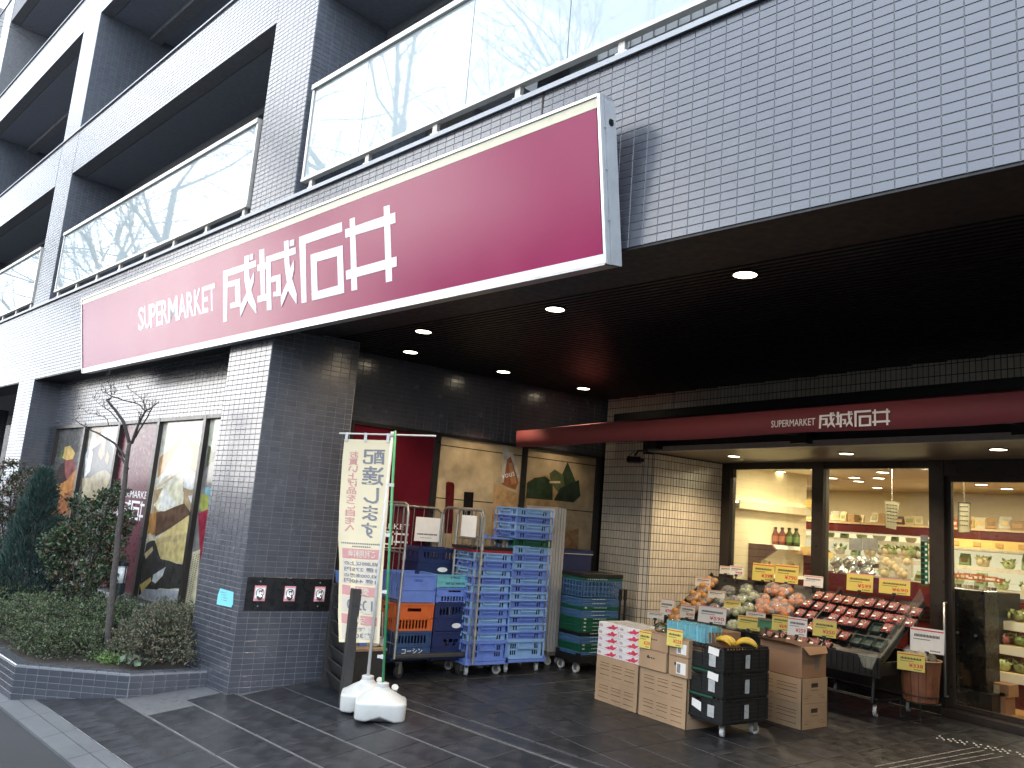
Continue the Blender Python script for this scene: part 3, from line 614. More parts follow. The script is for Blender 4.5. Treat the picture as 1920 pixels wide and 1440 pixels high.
p.poly([(755, 500), (985, 440), (1060, 440), (1040, 640), (735, 660)], (.36, .26, .15)); p.poly([(955, 430), (1000, 365), (1045, 385), (1052, 480), (1000, 500), (950, 480)], (.56, .55, .52)); p.poly([(750, 600), (830, 470), (950, 440), (950, 590), (800, 640)], (.68, .64, .46), .05); p.poly([(815, 478), (850, 520), (905, 600), (785, 645)], (.66, .64, .58)); p.poly([(985, 540), (1040, 530), (1020, 635)], (.6, .58, .55))
p.poly([(722, 660), (775, 650), (765, 800), (712, 800)], (.42, .21, .07)); p.poly([(770, 650), (960, 590), (1005, 665), (762, 812)], (.12, .07, .045), .02); p.poly([(762, 835), (992, 668), (975, 1005), (800, 965)], (.62, .49, .21), .008); p.poly([(770, 830), (985, 790), (982, 830), (768, 870)], (.55, .42, .2), .01)
p.poly([(705, 860), (760, 840), (800, 965), (975, 1005), (955, 1170), (800, 1160), (650, 1210), (672, 1010)], (.05, .045, .04), .015); p.poly([(690, 930), (745, 880), (750, 905), (700, 965)], (.45, .36, .2)); p.poly([(708, 800), (735, 790), (738, 840), (712, 850)], (.6, .5, .32)); p.poly([(835, 1018), (750, 1072), (743, 1115), (765, 1130), (812, 1080)], (.6, .62, .58)); p.poly([(660, 1140), (732, 1088), (738, 1112), (670, 1195)], (.5, .38, .14)); p.poly([(640, 1235), (690, 1165), (950, 1180), (925, 1322)], (.34, .35, .36), .01); p.build(show, label='picture of cheese wedges on a board')
p = panel(-2.014, -.8, (.2, .19, .17)); p.poly([(1130, 10), (1215, 0), (1195, 130), (1110, 330)], (.55, .55, .42), .05); p.poly([(1120, 200), (1165, 240), (1150, 310), (1105, 340)], (.08, .09, .04), .04); p.poly([(1100, 480), (1145, 485), (1135, 590), (1090, 580)], (.18, .36, .42)); p.poly([(1070, 525), (1125, 535), (1115, 640), (1055, 640)], (.3, .32, .08)); p.poly([(1050, 660), (1125, 625), (1095, 860), (1065, 980)], (.26, .03, .05)); p.poly([(1015, 920), (1065, 900), (1022, 1350), (955, 1330)], (.58, .52, .34))
for i in range(34):
    for j in range(3): x = 1022+j*16-i*1.7; y = 930+i*12+(j % 2)*5; p.poly([(x, y), (x+9, y+2), (x+7, y+7), (x-2, y+5)], (.14, .12, .08))
p.build(show)
# passage wall
Fq = Fr((XW, 0, 0), (0, 1, 0), (-1, 0, 0)); fb = MB()
for a, b in ((3.4, 3.425), (4.425, 4.5), (5.655, 5.73), (6.84, 6.95)): fb.box(a, b, -.02, .05, .3, 2.56, Fq)
fb.box(3.4, 6.95, -.016, .05, 2.525, 2.56, Fq); fb.box(3.4, 6.95, -.018, .05, .3, .36, Fq)
show2 = bpart('show_window', fb, black_metal, label='dark framed window of printed films in the passage')
def panel2(y0, y1, col): p = Print(Fq.o, (-1, 0, 0)); p.rect(Fq, y0, y1, .36, 2.525, col); return p
p = panel2(3.425, 4.425, M('maroon_film', (.085, .007, .014), .15, var=.04, rvar=.02)); q = at_x(768, 975, XW)
logo(p.mb, Fq, q[1]-.72, .72, q[2]-.28, .0012, .0006, stack=True, mi=p.mat(white_ink)); p.build(show2, label='maroon film with the white shop lettering')
wood = M('plank_print', (.46, .36, .22), .16, var=.22, scale=5, rvar=.03, dirt=.3); line_ = (.07, .05, .03)
zl = [at_x(825, 834, XW)[2], at_x(817, 933, XW)[2], .95, .6]
p = panel2(4.5, 5.655, wood)
for z in zl: p.rect(Fq, 4.5, 5.655, z-.006, z+.006, line_)
p.poly([(836, 905), (840, 903), (850, 905), (852, 910), (848, 1000), (833, 1000)], (.09, .012, .012)); p.poly([(870, 922), (888, 923), (887, 940), (884, 1000), (866, 1000)], (.012, .01, .01)); p.poly([(926, 906), (971, 926), (966, 1010), (920, 1010)], (.42, .27, .13)); p.poly([(945, 850), (960, 855), (972, 905), (966, 918), (941, 908)], (.26, .1, .045)); p.poly([(953, 868), (960, 868), (968, 905), (958, 910)], (.4, .2, .1)); p.poly([(943, 832), (948, 831), (958, 855), (950, 862), (944, 905), (940, 905)], (.5, .47, .42)); p.poly([(955, 848), (962, 850), (974, 895), (970, 897)], (.5, .47, .42))
q = at_x(941, 898, XW); put_text(p.mb, 'vous', rotfr((XW, 0, 0), 0) if False else Fr((XW, q[1], q[2]), (0, .95, .3), (-1, 0, 0), (0, -.3, .95)), 0, .19, 0, .05, .001, .006, p.mat(white_ink)); p.build(show2, label='plank picture with paper bag, bread and two bottle necks')
p = panel2(5.73, 6.84, M('plank_print_dim', (.40, .31, .19), .16, var=.22, scale=5, rvar=.03, dirt=.3))
for z in zl: p.rect(Fq, 5.73, 6.84, z-.006, z+.006, line_)
gr = (.035, .055, .03); p.poly([(985, 905), (1000, 893), (1024, 890), (1047, 905), (1050, 1010), (982, 1010)], (.36, .24, .12)); p.poly([(988, 905), (1002, 896), (1022, 893), (1036, 905), (1036, 938), (986, 934)], gr); p.poly([(1064, 866), (1072, 885), (1080, 905), (1072, 925), (1058, 912), (1052, 893)], gr); p.poly([(1030, 888), (1040, 880), (1055, 890), (1060, 915), (1048, 925), (1034, 908)], (.09, .11, .05)); p.poly([(1050, 915), (1085, 900), (1088, 930), (1075, 942), (1038, 938)], (.025, .04, .025)); p.poly([(1030, 902), (1050, 902), (1050, 906), (1030, 906)], (.55, .45, .3)); p.poly([(1048, 1000), (1085, 990), (1083, 1040), (1046, 1040)], (.34, .2, .1)); p.build(show2, label='plank picture with paper bag of dark leaves')

# ------------------------------------------------------------------ dog hook board and note on the column
xf = xs-.006; Fd = Fr((xf, 0, 0), (0, 1, 0), (-1, 0, 0)); a, b, c, d = [at_x(*p, xf) for p in ((463, 1081), (626, 1085), (612, 1146), (457, 1143))]
y0, y1, z0, z1 = (a[1]+d[1])/2, (b[1]+c[1])/2, (c[2]+d[2])/2, (a[2]+b[2])/2
hb = thing('hook_board', 'black board with three dog leash hooks on the dark side of the column', 'hook board', (xf, y0, z0))
MB().box(y0, y1, -.018, 0, z0, z1, Fd).build('board', M('black_board', (.012, .012, .013), .3), hb, bevel=.003)
mb = MB()
for y, z in ((y0+.12, z1-.04), (y1-.12, z1-.04), (y0+.12, z0+.04), (y1-.12, z0+.04)): mb.lathe([(.007, 0), (.005, .003)], F=Fr((xf+.018, y, z), (0, 1, 0), (0, 0, 1), (1, 0, 0)), k=10)
mb.build('screw', alu, hb)
for px in (486, 542, 598):
    q = at_x(px, 1112, xf); yc, zc = q[1], (z0+z1)/2+.005
    mb = MB(); mb.box(yc-.052, yc+.052, -.022, -.018, zc-.068, zc+.068, Fd); pl = mb.build('plate', pink_ink, hb)
    mb = MB(); mb.box(yc-.045, yc+.045, -.0235, -.0221, zc-.045, zc+.05, Fd); mb.build('plate_print', white_ink, pl)
    mb = MB(); k = 20; cc = Fd.p(yc, -.0236, zc+.006)
    for i in range(k):
        a0, a1 = 2*math.pi*i/k, 2*math.pi*(i+1)/k
        mb.quad(*[cc+Fd.x*r*math.cos(t)+Fd.z*r*math.sin(t)-Fd.y*.0004 for r, t in ((.038, a0), (.038, a1), (.032, a1), (.032, a0))])
    dog = [(-.022, .004), (-.012, .008), (.006, .008), (.012, .016), (.014, .024), (.020, .022), (.028, .016), (.020, .012), (.019, -.002), (.016, -.016), (.011, -.016), (.010, -.004), (-.008, -.003), (-.012, -.016), (-.017, -.016), (-.016, -.002)]
    mb.poly([cc+Fd.x*(u*.9+.004)+Fd.z*(v*.9+.012)-Fd.y*.0006 for u, v in dog], -Fd.y, .0004); mb.build('dog_picture', dark_ink, pl)
    mb = MB(); f = Fr((xf+.024, yc, zc-.03), (0, 1, 0), (0, 0, 1), (1, 0, 0)); mb.lathe([(.03, 0), (.028, .006), (.012, .012), (.009, .03), (.016, .036), (.012, .044)], F=f, k=14); mb.build('hook', M('chrome', (.6, .6, .6), .12, metal=1, var=0), pl, smooth=True)
pts = [fac(*p, -.006) for p in ((413, 1103), (438, 1110), (437, 1132), (434, 1139), (407, 1133), (409, 1115))]
mb = MB(); mb.poly([FAC.p(s, -.0065-(.004 if i == 4 else 0), z) for i, (s, z) in enumerate(pts)], -FN, .0008)
nt_ = tag(mb.build('note', M('cyan_paper', (.2, .62, .68), .7, var=.04)), 'torn cyan paper note taped to the front of the tiled column', 'note')
mb = MB()
for i in range(4):
    for j in range(6):
        if random.random() < .8: s = pts[0][0]+.03+.018*j+.01*i; z = pts[0][1]-.03-.022*i; mb.poly([FAC.p(s+a, -.0088, z+b) for a, b in ((0, 0), (.012, -.001), (.012, .004), (0, .005))], -FN, .0003)
mb.build('handwriting', dark_ink, nt_)
# ------------------------------------------------------------------ glass balcony fronts
bglass = M('frosted_balcony_glass', (.40, .45, .45), .02, var=.02, scale=2, rvar=.008, spec=.5, dirt=.04)
rail_m = M('rail_metal', (.5, .48, .44), .4, metal=.5, var=.06, dirt=.1)
for k, (s0, s1, joints) in enumerate(((-7.32, -.9, (-5.9, -3.8, -1.69)), (.18, 8.6, (1.1, 2.5, 3.51, 5.5, 7)), (-15.0, -8.55, (-13, -10.8)))):
    mb = MB(); mb.box(s0, s1, -.04, .03, 5.63, 5.68, FAC); ra = bpart('balcony_railing', mb, rail_m)
    mb = MB(); mb.box(s0, s1, -.03, .025, 4.675, 4.705, FAC); mb.build('bottom_rail', rail_m, ra)
    MB().box(s0, s0+.035, -.025, .02, 4.705, 5.63, FAC).build('end_post', rail_m, ra); MB().box(s1-.035, s1, -.025, .02, 4.705, 5.63, FAC).build('end_post', rail_m, ra)
    e = [s0+.035]+list(joints)+[s1-.035]
    for a, b in zip(e[:-1], e[1:]):
        mb = MB(); mb.box(a+.004, b-.004, -.012, .0, 4.705, 5.632, FAC); mb.build('glass_panel', bglass, ra)
    n = int((s1-s0)/.85)
    for i in range(n+1):
        s = s0+.12+(s1-s0-.24)*i/n; mb = MB(); mb.box(s, s+.05, -.005, .03, 4.6, 4.676, FAC); mb.box(s-.02, s+.07, -.01, .05, 4.574, 4.6, FAC); mb.build('bracket', rail_m, ra)

# ------------------------------------------------------------------ planter
PA, PB, PC, PD = (-.41, 0.0), (-.51, -.65), (-1.23, -1.35), (-13, -1.36); PT = .08
pl = thing('planter', 'low dark tiled planter wall around the shrubs left of the column', 'planter', FAC.p(-1, -.7, 0))
seg = [(PD, PC), (PC, PB), (PB, PA)]; cap = MB(); wallm = MB()
inner = [(-13, -1.24), (-1.28, -1.24), (-.63, -.6), (-.53, 0)]
outer = [PD, PC, PB, PA]
for (a, b), (c, d) in zip(zip(outer[:-1], outer[1:]), zip(inner[:-1], inner[1:])):
    A, B, Ci, Di = [FAC.p(*q, 0) for q in (a, b, c, d)]
    up = lambda q, z: q+np.array([0, 0, z])
    wallm.add([up(A, -.3), up(B, -.3), up(Di, -.3), up(Ci, -.3), up(A, PT-.012), up(B, PT-.012), up(Di, PT-.012), up(Ci, PT-.012)], [(0, 1, 5, 4), (1, 2, 6, 5), (2, 3, 7, 6), (3, 0, 4, 7), (4, 5, 6, 7)])
wallm.build('planter_wall', grout, pl)
cnt = 0; tf = TileField()
for (a, b) in seg:
    A, B = FAC.p(*a, 0), FAC.p(*b, 0); L_ = np.linalg.norm(B-A); x = (B-A)/L_; F = Fr(A+np.array([0, 0, PT-.352]), x, np.cross([0, 0, 1], x))
    for c in tile_cells(L_, .34, .1, .055, L_ % .1 if a == PD else 0, 0):
        q = F.p((c[0]+c[1])/2, 0, (c[2]+c[3])/2)
        if vis(q, 20) and q[2] > zg(q[0], q[1])-.04 and c[1]-c[0] > .02: single_tile(c, F, dark_tile, pl); cnt += 1
        elif a == PD: tf.add([c], F)
    # rounded cap tiles
    n = max(1, round(L_/.1)); xi = x
    for i in range(n):
        p, q = A+x*(L_*i/n+.003), A+x*(L_*(i+1)/n-.003); nn = np.cross([0, 0, 1], x)*.112; z = np.array([0, 0, PT-.012]); h = np.array([0, 0, .012])
        cap.add([p+z, q+z, q+nn+z, p+nn+z, p+z+h*.7+nn*.05, q+z+h*.7+nn*.05, q+nn*.95+z+h, p+nn*.95+z+h], [(0, 1, 5, 4), (1, 2, 6, 5), (2, 3, 7, 6), (3, 0, 4, 7), (4, 5, 6, 7)])
cap.build('cap_tiles', dark_tile, pl, kind='stuff'); tf.build('wall_tiles', dark_tile, pl)
soil = M('soil', (.035, .027, .02), .95, var=.4, scale=40, bump=1, bscale=60)
mb = MB(); g = 26
for i in range(g):
    for j in range(6):
        s0, s1 = -12+i*.45, -12+(i+1)*.45; n0, n1 = -1.26+j*.28, -1.26+(j+1)*.28
        zz = lambda s, n: .03+.02*math.sin(s*5)*math.cos(n*7)
        cell = clip_poly(clip_poly([(s0, n0), (s1, n0), (s1, n1), (s0, n1)], lambda p: (p[1]+1.24)*.65-(p[0]+1.28)*.64), lambda p: (-.575-p[0])+.1*p[1])
        if len(cell) > 2: mb.add([FAC.p(s, n, zz(s, n)) for s, n in cell], [tuple(range(len(cell)))])
mb.build('soil', soil, pl)

# ------------------------------------------------------------------ vegetation
def leafmat(name, col, var=.3, rough=.5, isl=.45): return M(name, col, rough, var=var, scale=3, isl=isl, spec=.4)
lf_dark = leafmat('leaf_dark', (0.0384, 0.064, 0.0333), rough=.38); lf_mid = leafmat('leaf_mid', (0.064, 0.096, 0.0384), rough=.4); lf_red = leafmat('leaf_reddish', (0.1088, 0.0576, 0.0384)); lf_con = leafmat('leaf_conifer', (0.0384, 0.0704, 0.0576)); lf_az = leafmat('leaf_azalea', (0.096, 0.128, 0.0576)); lf_azb = leafmat('leaf_azalea_brown', (0.128, 0.1088, 0.0704)); lf_lt = leafmat('leaf_light', (0.1152, 0.1792, 0.0512))
bark = M('bark', (.075, .062, .055), .85, var=.3, scale=30, bump=.6, bscale=70); bark_d = M('bark_dark', (.05, .042, .037), .85, var=.3, scale=25, bump=.5, bscale=60)
def leaf(mb, c, d, up, L_, w, mi):
    d = d/np.linalg.norm(d); s = np.cross(d, up); n = np.linalg.norm(s)
    if n < 1e-3: return
    s /= n; nn = np.cross(s, d); a = c; b = c+d*L_; m = c+d*L_*.45
    mb.add([a, m+s*w+nn*w*.35, b-nn*L_*.12, m-s*w+nn*w*.35], [(0, 1, 2), (0, 2, 3)], mi)
def rdir(): v = RNG.normal(size=3); return v/np.linalg.norm(v)
def leaf_ball(mb, c, r, n, L_, w, mats, shell=.55, up=.4, zmin=None, clumps=None):
    c = np.array(c); r = np.array(r); cl = clumps or max(6, n//28)
    cents = []
    for _ in range(cl):
        d = rdir(); q = shell+(1-shell)*random.random()**.6; cents.append(c+d*r*q)
    for i in range(n):
        k = cents[random.randrange(cl)]+rdir()*r*.2*random.random()
        if zmin is not None and k[2] < zmin: continue
        o = (k-c)/r; d = rdir()+o*.9+np.array([0, 0, up]); leaf(mb, k, d, rdir()+np.array([0, 0, .8]), L_*random.uniform(.6, 1.2), w*random.uniform(.7, 1.2), random.choice(mats))
def stems(base, tips, r, mat, parent, name='stems'):
    mb = MB()
    for t in tips:
        t = np.array(t); m = (np.array(base)+t)/2+rdir()*.06; mb.tube([base, m, t], r, 5, rr=[r, r*.7, r*.35])
    return mb.build(name, mat, parent)
b = FAC.p(-2.95, -.3, .04); t = thing('shrub', 'broad leaved evergreen shrub in front of the food pictures', 'shrub', b)
tips = [b+np.array([random.uniform(-.3, .3), random.uniform(-.3, .3), random.uniform(.5, 1.5)]) for _ in range(16)]; stems(b, tips, .014, bark, t)
mb = MB()
for (ds, dn, z, r1, rz, n) in ((0, 0, 1.25, .38, .38, 2200), (.12, -.1, .9, .44, .38, 2300), (-.25, .05, .95, .40, .42, 1700), (.05, 0, .6, .34, .24, 900), (-.1, .1, 1.55, .24, .2, 600)): leaf_ball(mb, FAC.p(-2.95+ds, -.3+dn, z), (r1, r1, rz), n, .052, .0155, [0, 0, 0, 1, 1, 2])
mb.build('leaves', [lf_dark, lf_mid, lf_red], t, kind='stuff')
b = FAC.p(-5.4, -.55, .04); t = thing('shrub', 'tall loose shrub with small reddish leaves at the left picture edge', 'shrub', b)
stems(b, [b+np.array([random.uniform(-.5, .5), random.uniform(-.4, .4), random.uniform(.8, 1.85)]) for _ in range(26)], .013, bark, t)
mb = MB()
for (ds, dn, z, r1, rz, n) in ((0, 0, 1.5, .55, .42, 2600), (.4, -.15, 1.2, .45, .45, 1700), (-.6, 0, 1.4, .55, .45, 1700), (-.1, .1, .9, .55, .45, 1700)): leaf_ball(mb, FAC.p(-5.4+ds, -.55+dn, z), (r1, r1, rz), n, .05, .013, [0, 0, 1, 2, 2])
mb.build('leaves', [lf_dark, lf_mid, lf_red], t, kind='stuff')
b = FAC.p(-4.0, -.62, .04); t = thing('conifer', 'blue green feathery conifer between the two leafy shrubs', 'conifer', b)
mb = MB(); mb.tube([b, b+np.array([.02, 0, .9]), b+np.array([.06, .02, 1.7])], .03, 6, rr=[.03, .02, .006]); mb.build('trunk', bark, t)
mb = MB()
for i in range(1500):
    h = random.random()**1.25; rr = .44*(1-h)**.7+.02; a = random.uniform(0, 6.283); q = b+np.array([math.cos(a)*rr*random.uniform(.55, 1), math.sin(a)*rr*random.uniform(.55, 1), .12+1.62*h]); o = np.array([math.cos(a)*.5, math.sin(a)*.5, 1.0])
    for k in range(9): leaf(mb, q+rdir()*.03, o+rdir()*.55, rdir(), random.uniform(.05, .1), .0045, 0)
mb.build('needles', [lf_con], t, kind='stuff')
def azalea(name, label, blobs, n, mats, brown):
    c0 = FAC.p(*blobs[0][:2], .04); t = thing('azalea_hedge', label, 'hedge', c0); mb = MB(); st = MB()
    for (s, nn, z, rs, rn, rz) in blobs:
        for i in range(int(n*rs*rn*8)):
            a = random.uniform(0, 6.283); h = random.random()**.8; q = math.sqrt(1-h*h)
            o = np.array([q*math.cos(a), q*math.sin(a), h]); w = 1+.1*math.sin(7*a+s*9)+.12*math.sin(11*h*3+a*3)-.25*random.random()**3
            p = FAC.p(s+rs*o[0]*w, nn+rn*o[1]*w, z+rz*o[2]*w)
            if p[2] < .03: continue
            for k in range(3): leaf(mb, p+rdir()*.012, o*.6+rdir()+np.array([0, 0, .5]), rdir()+np.array([0, 0, .7]), random.uniform(.016, .032), random.uniform(.005, .008), (2 if random.random() < brown else random.choice(mats)))
            if i % 40 == 0: st.cyl(FAC.p(s+rs*o[0]*.2, nn+rn*o[1]*.2, .03), p, .004, .002, 4)
    st.build('twigs', bark, t); mb.build('leaves', [lf_az, lf_mid, lf_azb, lf_dark], t, kind='stuff')
azalea('a', 'wide clipped azalea hedge with pale green tips along the planter wall', [(-2.75, -.72, .06, .95, .5, .36), (-1.95, -.72, .04, .5, .42, .26), (-3.9, -.75, .06, .9, .45, .36), (-5.3, -.75, .06, 1.0, .45, .34), (-2.3, -.25, .1, .6, .45, .38)], 1500, [0, 0, 1, 3], .18)
azalea('b', 'rounded brownish azalea bush between the bare tree and the column', [(-1.12, -.12, .1, .5, .42, .42), (-1.5, .05, .1, .45, .35, .42)], 2100, [0, 2, 3], .5)
t = thing('ground_plant', 'low bright green ferny plant at the foot of the bare tree', 'plant', FAC.p(-1.3, -.5, .03)); mb = MB()
for i in range(420):
    q = FAC.p(-1.28+random.gauss(0, .1), -.56+random.gauss(0, .06), .04+.06*random.random()); leaf(mb, q, rdir()+np.array([0, 0, .7]), rdir(), .03, .008, 0)
mb.build('leaves', [lf_lt], t, kind='stuff')
t = thing('ground_plant', 'small plant with round grey green leaves next to the column foot', 'plant', FAC.p(-1.0, -.45, .03))
for i in range(26):
    q = FAC.p(-.95+random.gauss(0, .09), -.42+random.gauss(0, .06), .06+.07*random.random()); d = rdir(); d[2] = abs(d[2])*.4+.1; n_ = rdir()*.5+np.array([.3, -.5, .8]); n_ /= np.linalg.norm(n_); u = np.cross(n_, d); u /= np.linalg.norm(u); v = np.cross(n_, u); r = random.uniform(.018, .032)
    mb = MB(); mb.poly([q+u*r*math.cos(k*.785)*(1 if k % 8 else .6)+v*r*math.sin(k*.785) for k in range(8)], n_, .0008); mb.build('leaf', leafmat('leaf_round', (0.0896, 0.1408, 0.0768)), t)
# bare tree in the planter: limbs measured on the photograph, in a vertical plane with depth scatter
tb = FAC.p(-1.6, -.47, .0); vd = np.array([tb[0], tb[1], 0]); vd /= np.linalg.norm(vd)
t = thing('bare_tree', 'small bare tree with a thin crooked trunk in the planter', 'tree', tb)
def limb(mb, pts, r0, r1, depth=0.0, twigs=0):
    P = [hit(px, py, tb, vd) for px, py in pts]; n = len(P); P = [p+vd*depth*i/(n-1) for i, p in enumerate(P)]
    Q = []
    for i in range(n-1):
        for k in range(3): Q.append(P[i]+(P[i+1]-P[i])*k/3+rdir()*.004)
    Q.append(P[-1]); rr = [r0+(r1-r0)*i/(len(Q)-1) for i in range(len(Q))]; mb.tube(Q, 0, 7, rr=rr)
    for _ in range(twigs):
        i = random.randrange(len(Q)//3, len(Q)); d = rdir()*.5+np.array([0, 0, .6])+vd*random.uniform(-.3, .3); q = Q[i]; L_ = random.uniform(.06, .16)
        m = q+d*L_*.5; mb.tube([q, m, m+(d+rdir()*.5)*L_*.5], 0, 4, rr=[.0028, .002, .001]); e = rdir()*.6+np.array([0, 0, .5]); mb.tube([m, m+e*L_*.35], 0, 4, rr=[.002, .001])
mb = MB(); limb(mb, [(199, 1240), (205, 1160), (214, 1080), (222, 1000), (231, 930), (236, 880), (243, 830)], .036, .02); 
for z in range(5): mb.ball(hit(200+random.uniform(-2, 2), 1228-z*3, tb, vd), .042, .042, .03, 8, 4)
mb.build('trunk', bark, t, smooth=True)
mb = MB()
limb(mb, [(238, 862), (215, 830), (185, 812), (165, 802), (137, 783)], 0.0136, 0.0042, .3, 7); limb(mb, [(243, 835), (232, 790), (222, 775), (204, 752), (199, 748), (208, 742)], 0.0186, 0.0084, .2, 5)
limb(mb, [(208, 742), (196, 735), (187, 729)], 0.0050, 0.0021, .1, 6); limb(mb, [(208, 742), (232, 750), (262, 758), (272, 770)], 0.0068, 0.0049, .05, 5); limb(mb, [(210, 740), (206, 725), (198, 708)], 0.0043, 0.0014, -.05, 7); limb(mb, [(212, 740), (220, 733)], 0.0031, 0.0014, 0, 5)
limb(mb, [(246, 832), (254, 812), (262, 790), (272, 772), (283, 768), (297, 757)], 0.0161, 0.0049, -.2, 8); limb(mb, [(250, 825), (266, 800), (281, 775), (284, 770)], 0.0099, 0.0042, -.3, 5); limb(mb, [(272, 772), (270, 755), (262, 745), (248, 735), (238, 727)], 0.0050, 0.0014, -.1, 7)
limb(mb, [(275, 770), (272, 760), (268, 753)], 0.0050, 0.0021, 0, 6); limb(mb, [(222, 790), (206, 770), (195, 762), (193, 755)], 0.0062, 0.0028, .2, 5); limb(mb, [(205, 800), (200, 785), (194, 780), (178, 775), (162, 772), (155, 763), (143, 763)], 0.0050, 0.0014, .25, 7); limb(mb, [(200, 768), (185, 755), (175, 745)], 0.0031, 0.0014, .2, 6); limb(mb, [(258, 800), (262, 780), (266, 776)], 0.0074, 0.0056, .1, 4); limb(mb, [(240, 880), (228, 858), (222, 850)], 0.0124, 0.0084, .2, 3)
mb.build('branches', bark_d, t, smooth=True)
# bollard light
q = hit(230, 1058, FAC.p(0, -.08, 0), FN); q[2] = .02; t = thing('bollard_light', 'black bollard light with a white lens behind the bare tree', 'bollard light', q)
mb = MB(); mb.lathe([(.065, 0), (.065, .6)], q, 16); mb.lathe([(.03, .6), (.03, .79)], q, 10); mb.lathe([(.07, .79), (.07, .83), (.05, .84)], q, 16)
for k in range(4): a = k*math.pi/2+.5; mb.box(-.006, .006, -.006, .006, .6, .79, Fr(q+np.array([math.cos(a)*.06, math.sin(a)*.06, 0])))
mb.build('post', M('dark_green_metal', (.012, .016, .018), .4), t); mb = MB(); mb.lathe([(.052, .602), (.052, .788)], q, 16); mb.build('lens', M('opal_lens', (.8, .8, .78), .3, var=.02), t, smooth=True)

# ------------------------------------------------------------------ far side of the street (seen in the glass only)
def big_tree(name, label, base, H, seed):
    rnd = random.Random(seed); t = thing('bare_street_tree', label, 'tree', base); tr = MB(); br = MB()
    def grow(mb, p, d, L_, r, lvl):
        n = 4 if lvl else 6; pts = [np.array(p)]; rs = [r]
        for i in range(n):
            d = d+np.array([rnd.gauss(0, .16 if lvl else .07), rnd.gauss(0, .16 if lvl else .07), rnd.gauss(.04, .1)]); d /= np.linalg.norm(d); pts.append(pts[-1]+d*L_/n); rs.append(r*(1-(.55 if lvl < 3 else .8)*(i+1)/n))
            if lvl < 4 and (i >= (2 if lvl == 0 else 0)):
                for _ in range(2 if lvl < 3 else 1):
                    a = rnd.uniform(0, 6.283); u = np.cross(d, [0, 0, 1.0]); u = u/(np.linalg.norm(u)+1e-6); w = np.cross(d, u); e = d*.75+(u*math.cos(a)+w*math.sin(a))*rnd.uniform(.5, .9); e /= np.linalg.norm(e)
                    grow(br, pts[-1], e, L_*rnd.uniform(.32, .5) if lvl == 0 else L_*rnd.uniform(.5, .75), rs[-1]*rnd.uniform(.45, .65), lvl+1)
        mb.tube(pts, 0, 6 if lvl < 2 else 3, rr=rs)
    grow(tr, np.array(base, float), np.array([rnd.gauss(0, .03), rnd.gauss(0, .03), 1.0]), H*.85, .24, 0)
    tr.build('trunk', bark_d, t); br.build('branches', bark_d, t)
def mirrored(px, py, dist):
    q = hit(px, py, FAC.p(0, -.012, 0), FN); d = ray(px, py); d /= np.linalg.norm(d); r = d-2*(d @ FN)*FN; return q+r*dist
for i, (px, py, dist, H, lb) in enumerate(((295, 400, 15, 13, 'tall bare tree across the street mirrored in the left balcony glass'), (725, 190, 11, 13, 'tall bare tree across the street mirrored in the upper balcony glass'), (160, 480, 17, 12, 'bare tree furthest down the far side of the street'), (1150, 60, 13, 12, 'bare tree across the street nearest to the passage'))):
    q = mirrored(px, py, dist); big_tree('t', lb, (q[0], q[1], -.3), H, 11+i)
mb = MB(); mb.box(-50, 30, -13.6, -13.4, -.3, 2.3, FAC); tag(mb.build('block_wall', M('dark_block', (.05, .05, .05), .85)), 'long grey block wall on the far side of the street', 'wall')
for i, (s, w, h, col) in enumerate(((-22, 10, 6.4, (.26, .24, .21)), (-8, 14, 7.2, (.2, .2, .2)), (10, 14, 6.8, (.28, .27, .26)))):
    t = thing('house', ('low beige house', 'low grey house', 'low white house')[i]+' behind the block wall across the street', 'house', FAC.p(s+w/2, -20, 0)); mb = MB(); mb.box(s, s+w, -26, -18, -.3, h, FAC); mb.build('wall', M('house_wall_%d' % i, col, .8, bump=.1), t); mb = MB(); mb.box(s-.4, s+w+.4, -26.4, -17.6, h, h+.25, FAC); mb.build('roof', slate, t)
# ------------------------------------------------------------------ stacked crates, cages and dollies along the poster wall
blue_l = M('crate_light_blue', (.25, .43, .70), .42, var=.06, isl=0, dirt=.12); blue_d = M('crate_blue', (.14, .23, .60), .42, var=.06, dirt=.12); navy = M('crate_navy', (.018, .03, .10), .38, var=.1, dirt=.15); steelblue = M('crate_steel_blue', (.035, .075, .17), .42, var=.1, dirt=.15)
orange_p = M('crate_orange', (.62, .13, .03), .42, var=.08, dirt=.12); teal = M('crate_teal', (.15, .45, .5), .42, var=.08, dirt=.1); green_p = M('crate_green', (.01, .09, .05), .42, var=.1, dirt=.1); black_p = M('crate_black', (.012, .013, .014), .42, var=.15, dirt=.15)
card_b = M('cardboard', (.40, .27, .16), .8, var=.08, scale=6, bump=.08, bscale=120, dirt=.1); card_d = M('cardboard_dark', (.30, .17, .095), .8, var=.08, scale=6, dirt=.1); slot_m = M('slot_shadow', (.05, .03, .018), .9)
def slotted(mb, F, L_, h, t, rows, mi=0):
    """upright wall of length L_ (frame x) and height h with real openings; rows: (z0, z1, [(x0, x1), ...])"""
    z = 0
    for z0, z1, sl in sorted(rows):
        mb.box(0, L_, 0, t, z, z0, F, mi); x = 0
        for a, b in sorted(sl):
            mb.box(x, a, 0, t, z0, z1, F, mi); x = b
        mb.box(x, L_, 0, t, z0, z1, F, mi); z = z1
    mb.box(0, L_, 0, t, z, h, F, mi)
def four(w, d):   # the frames of front, right, back, left walls of a w x d box standing on the origin
    return [(Fr((-w/2, -d/2, 0)), w), (Fr((w/2, -d/2, 0), (0, 1, 0), (-1, 0, 0)), d), (Fr((w/2, d/2, 0), (-1, 0, 0), (0, -1, 0)), w), (Fr((-w/2, d/2, 0), (0, -1, 0), (1, 0, 0)), d)]
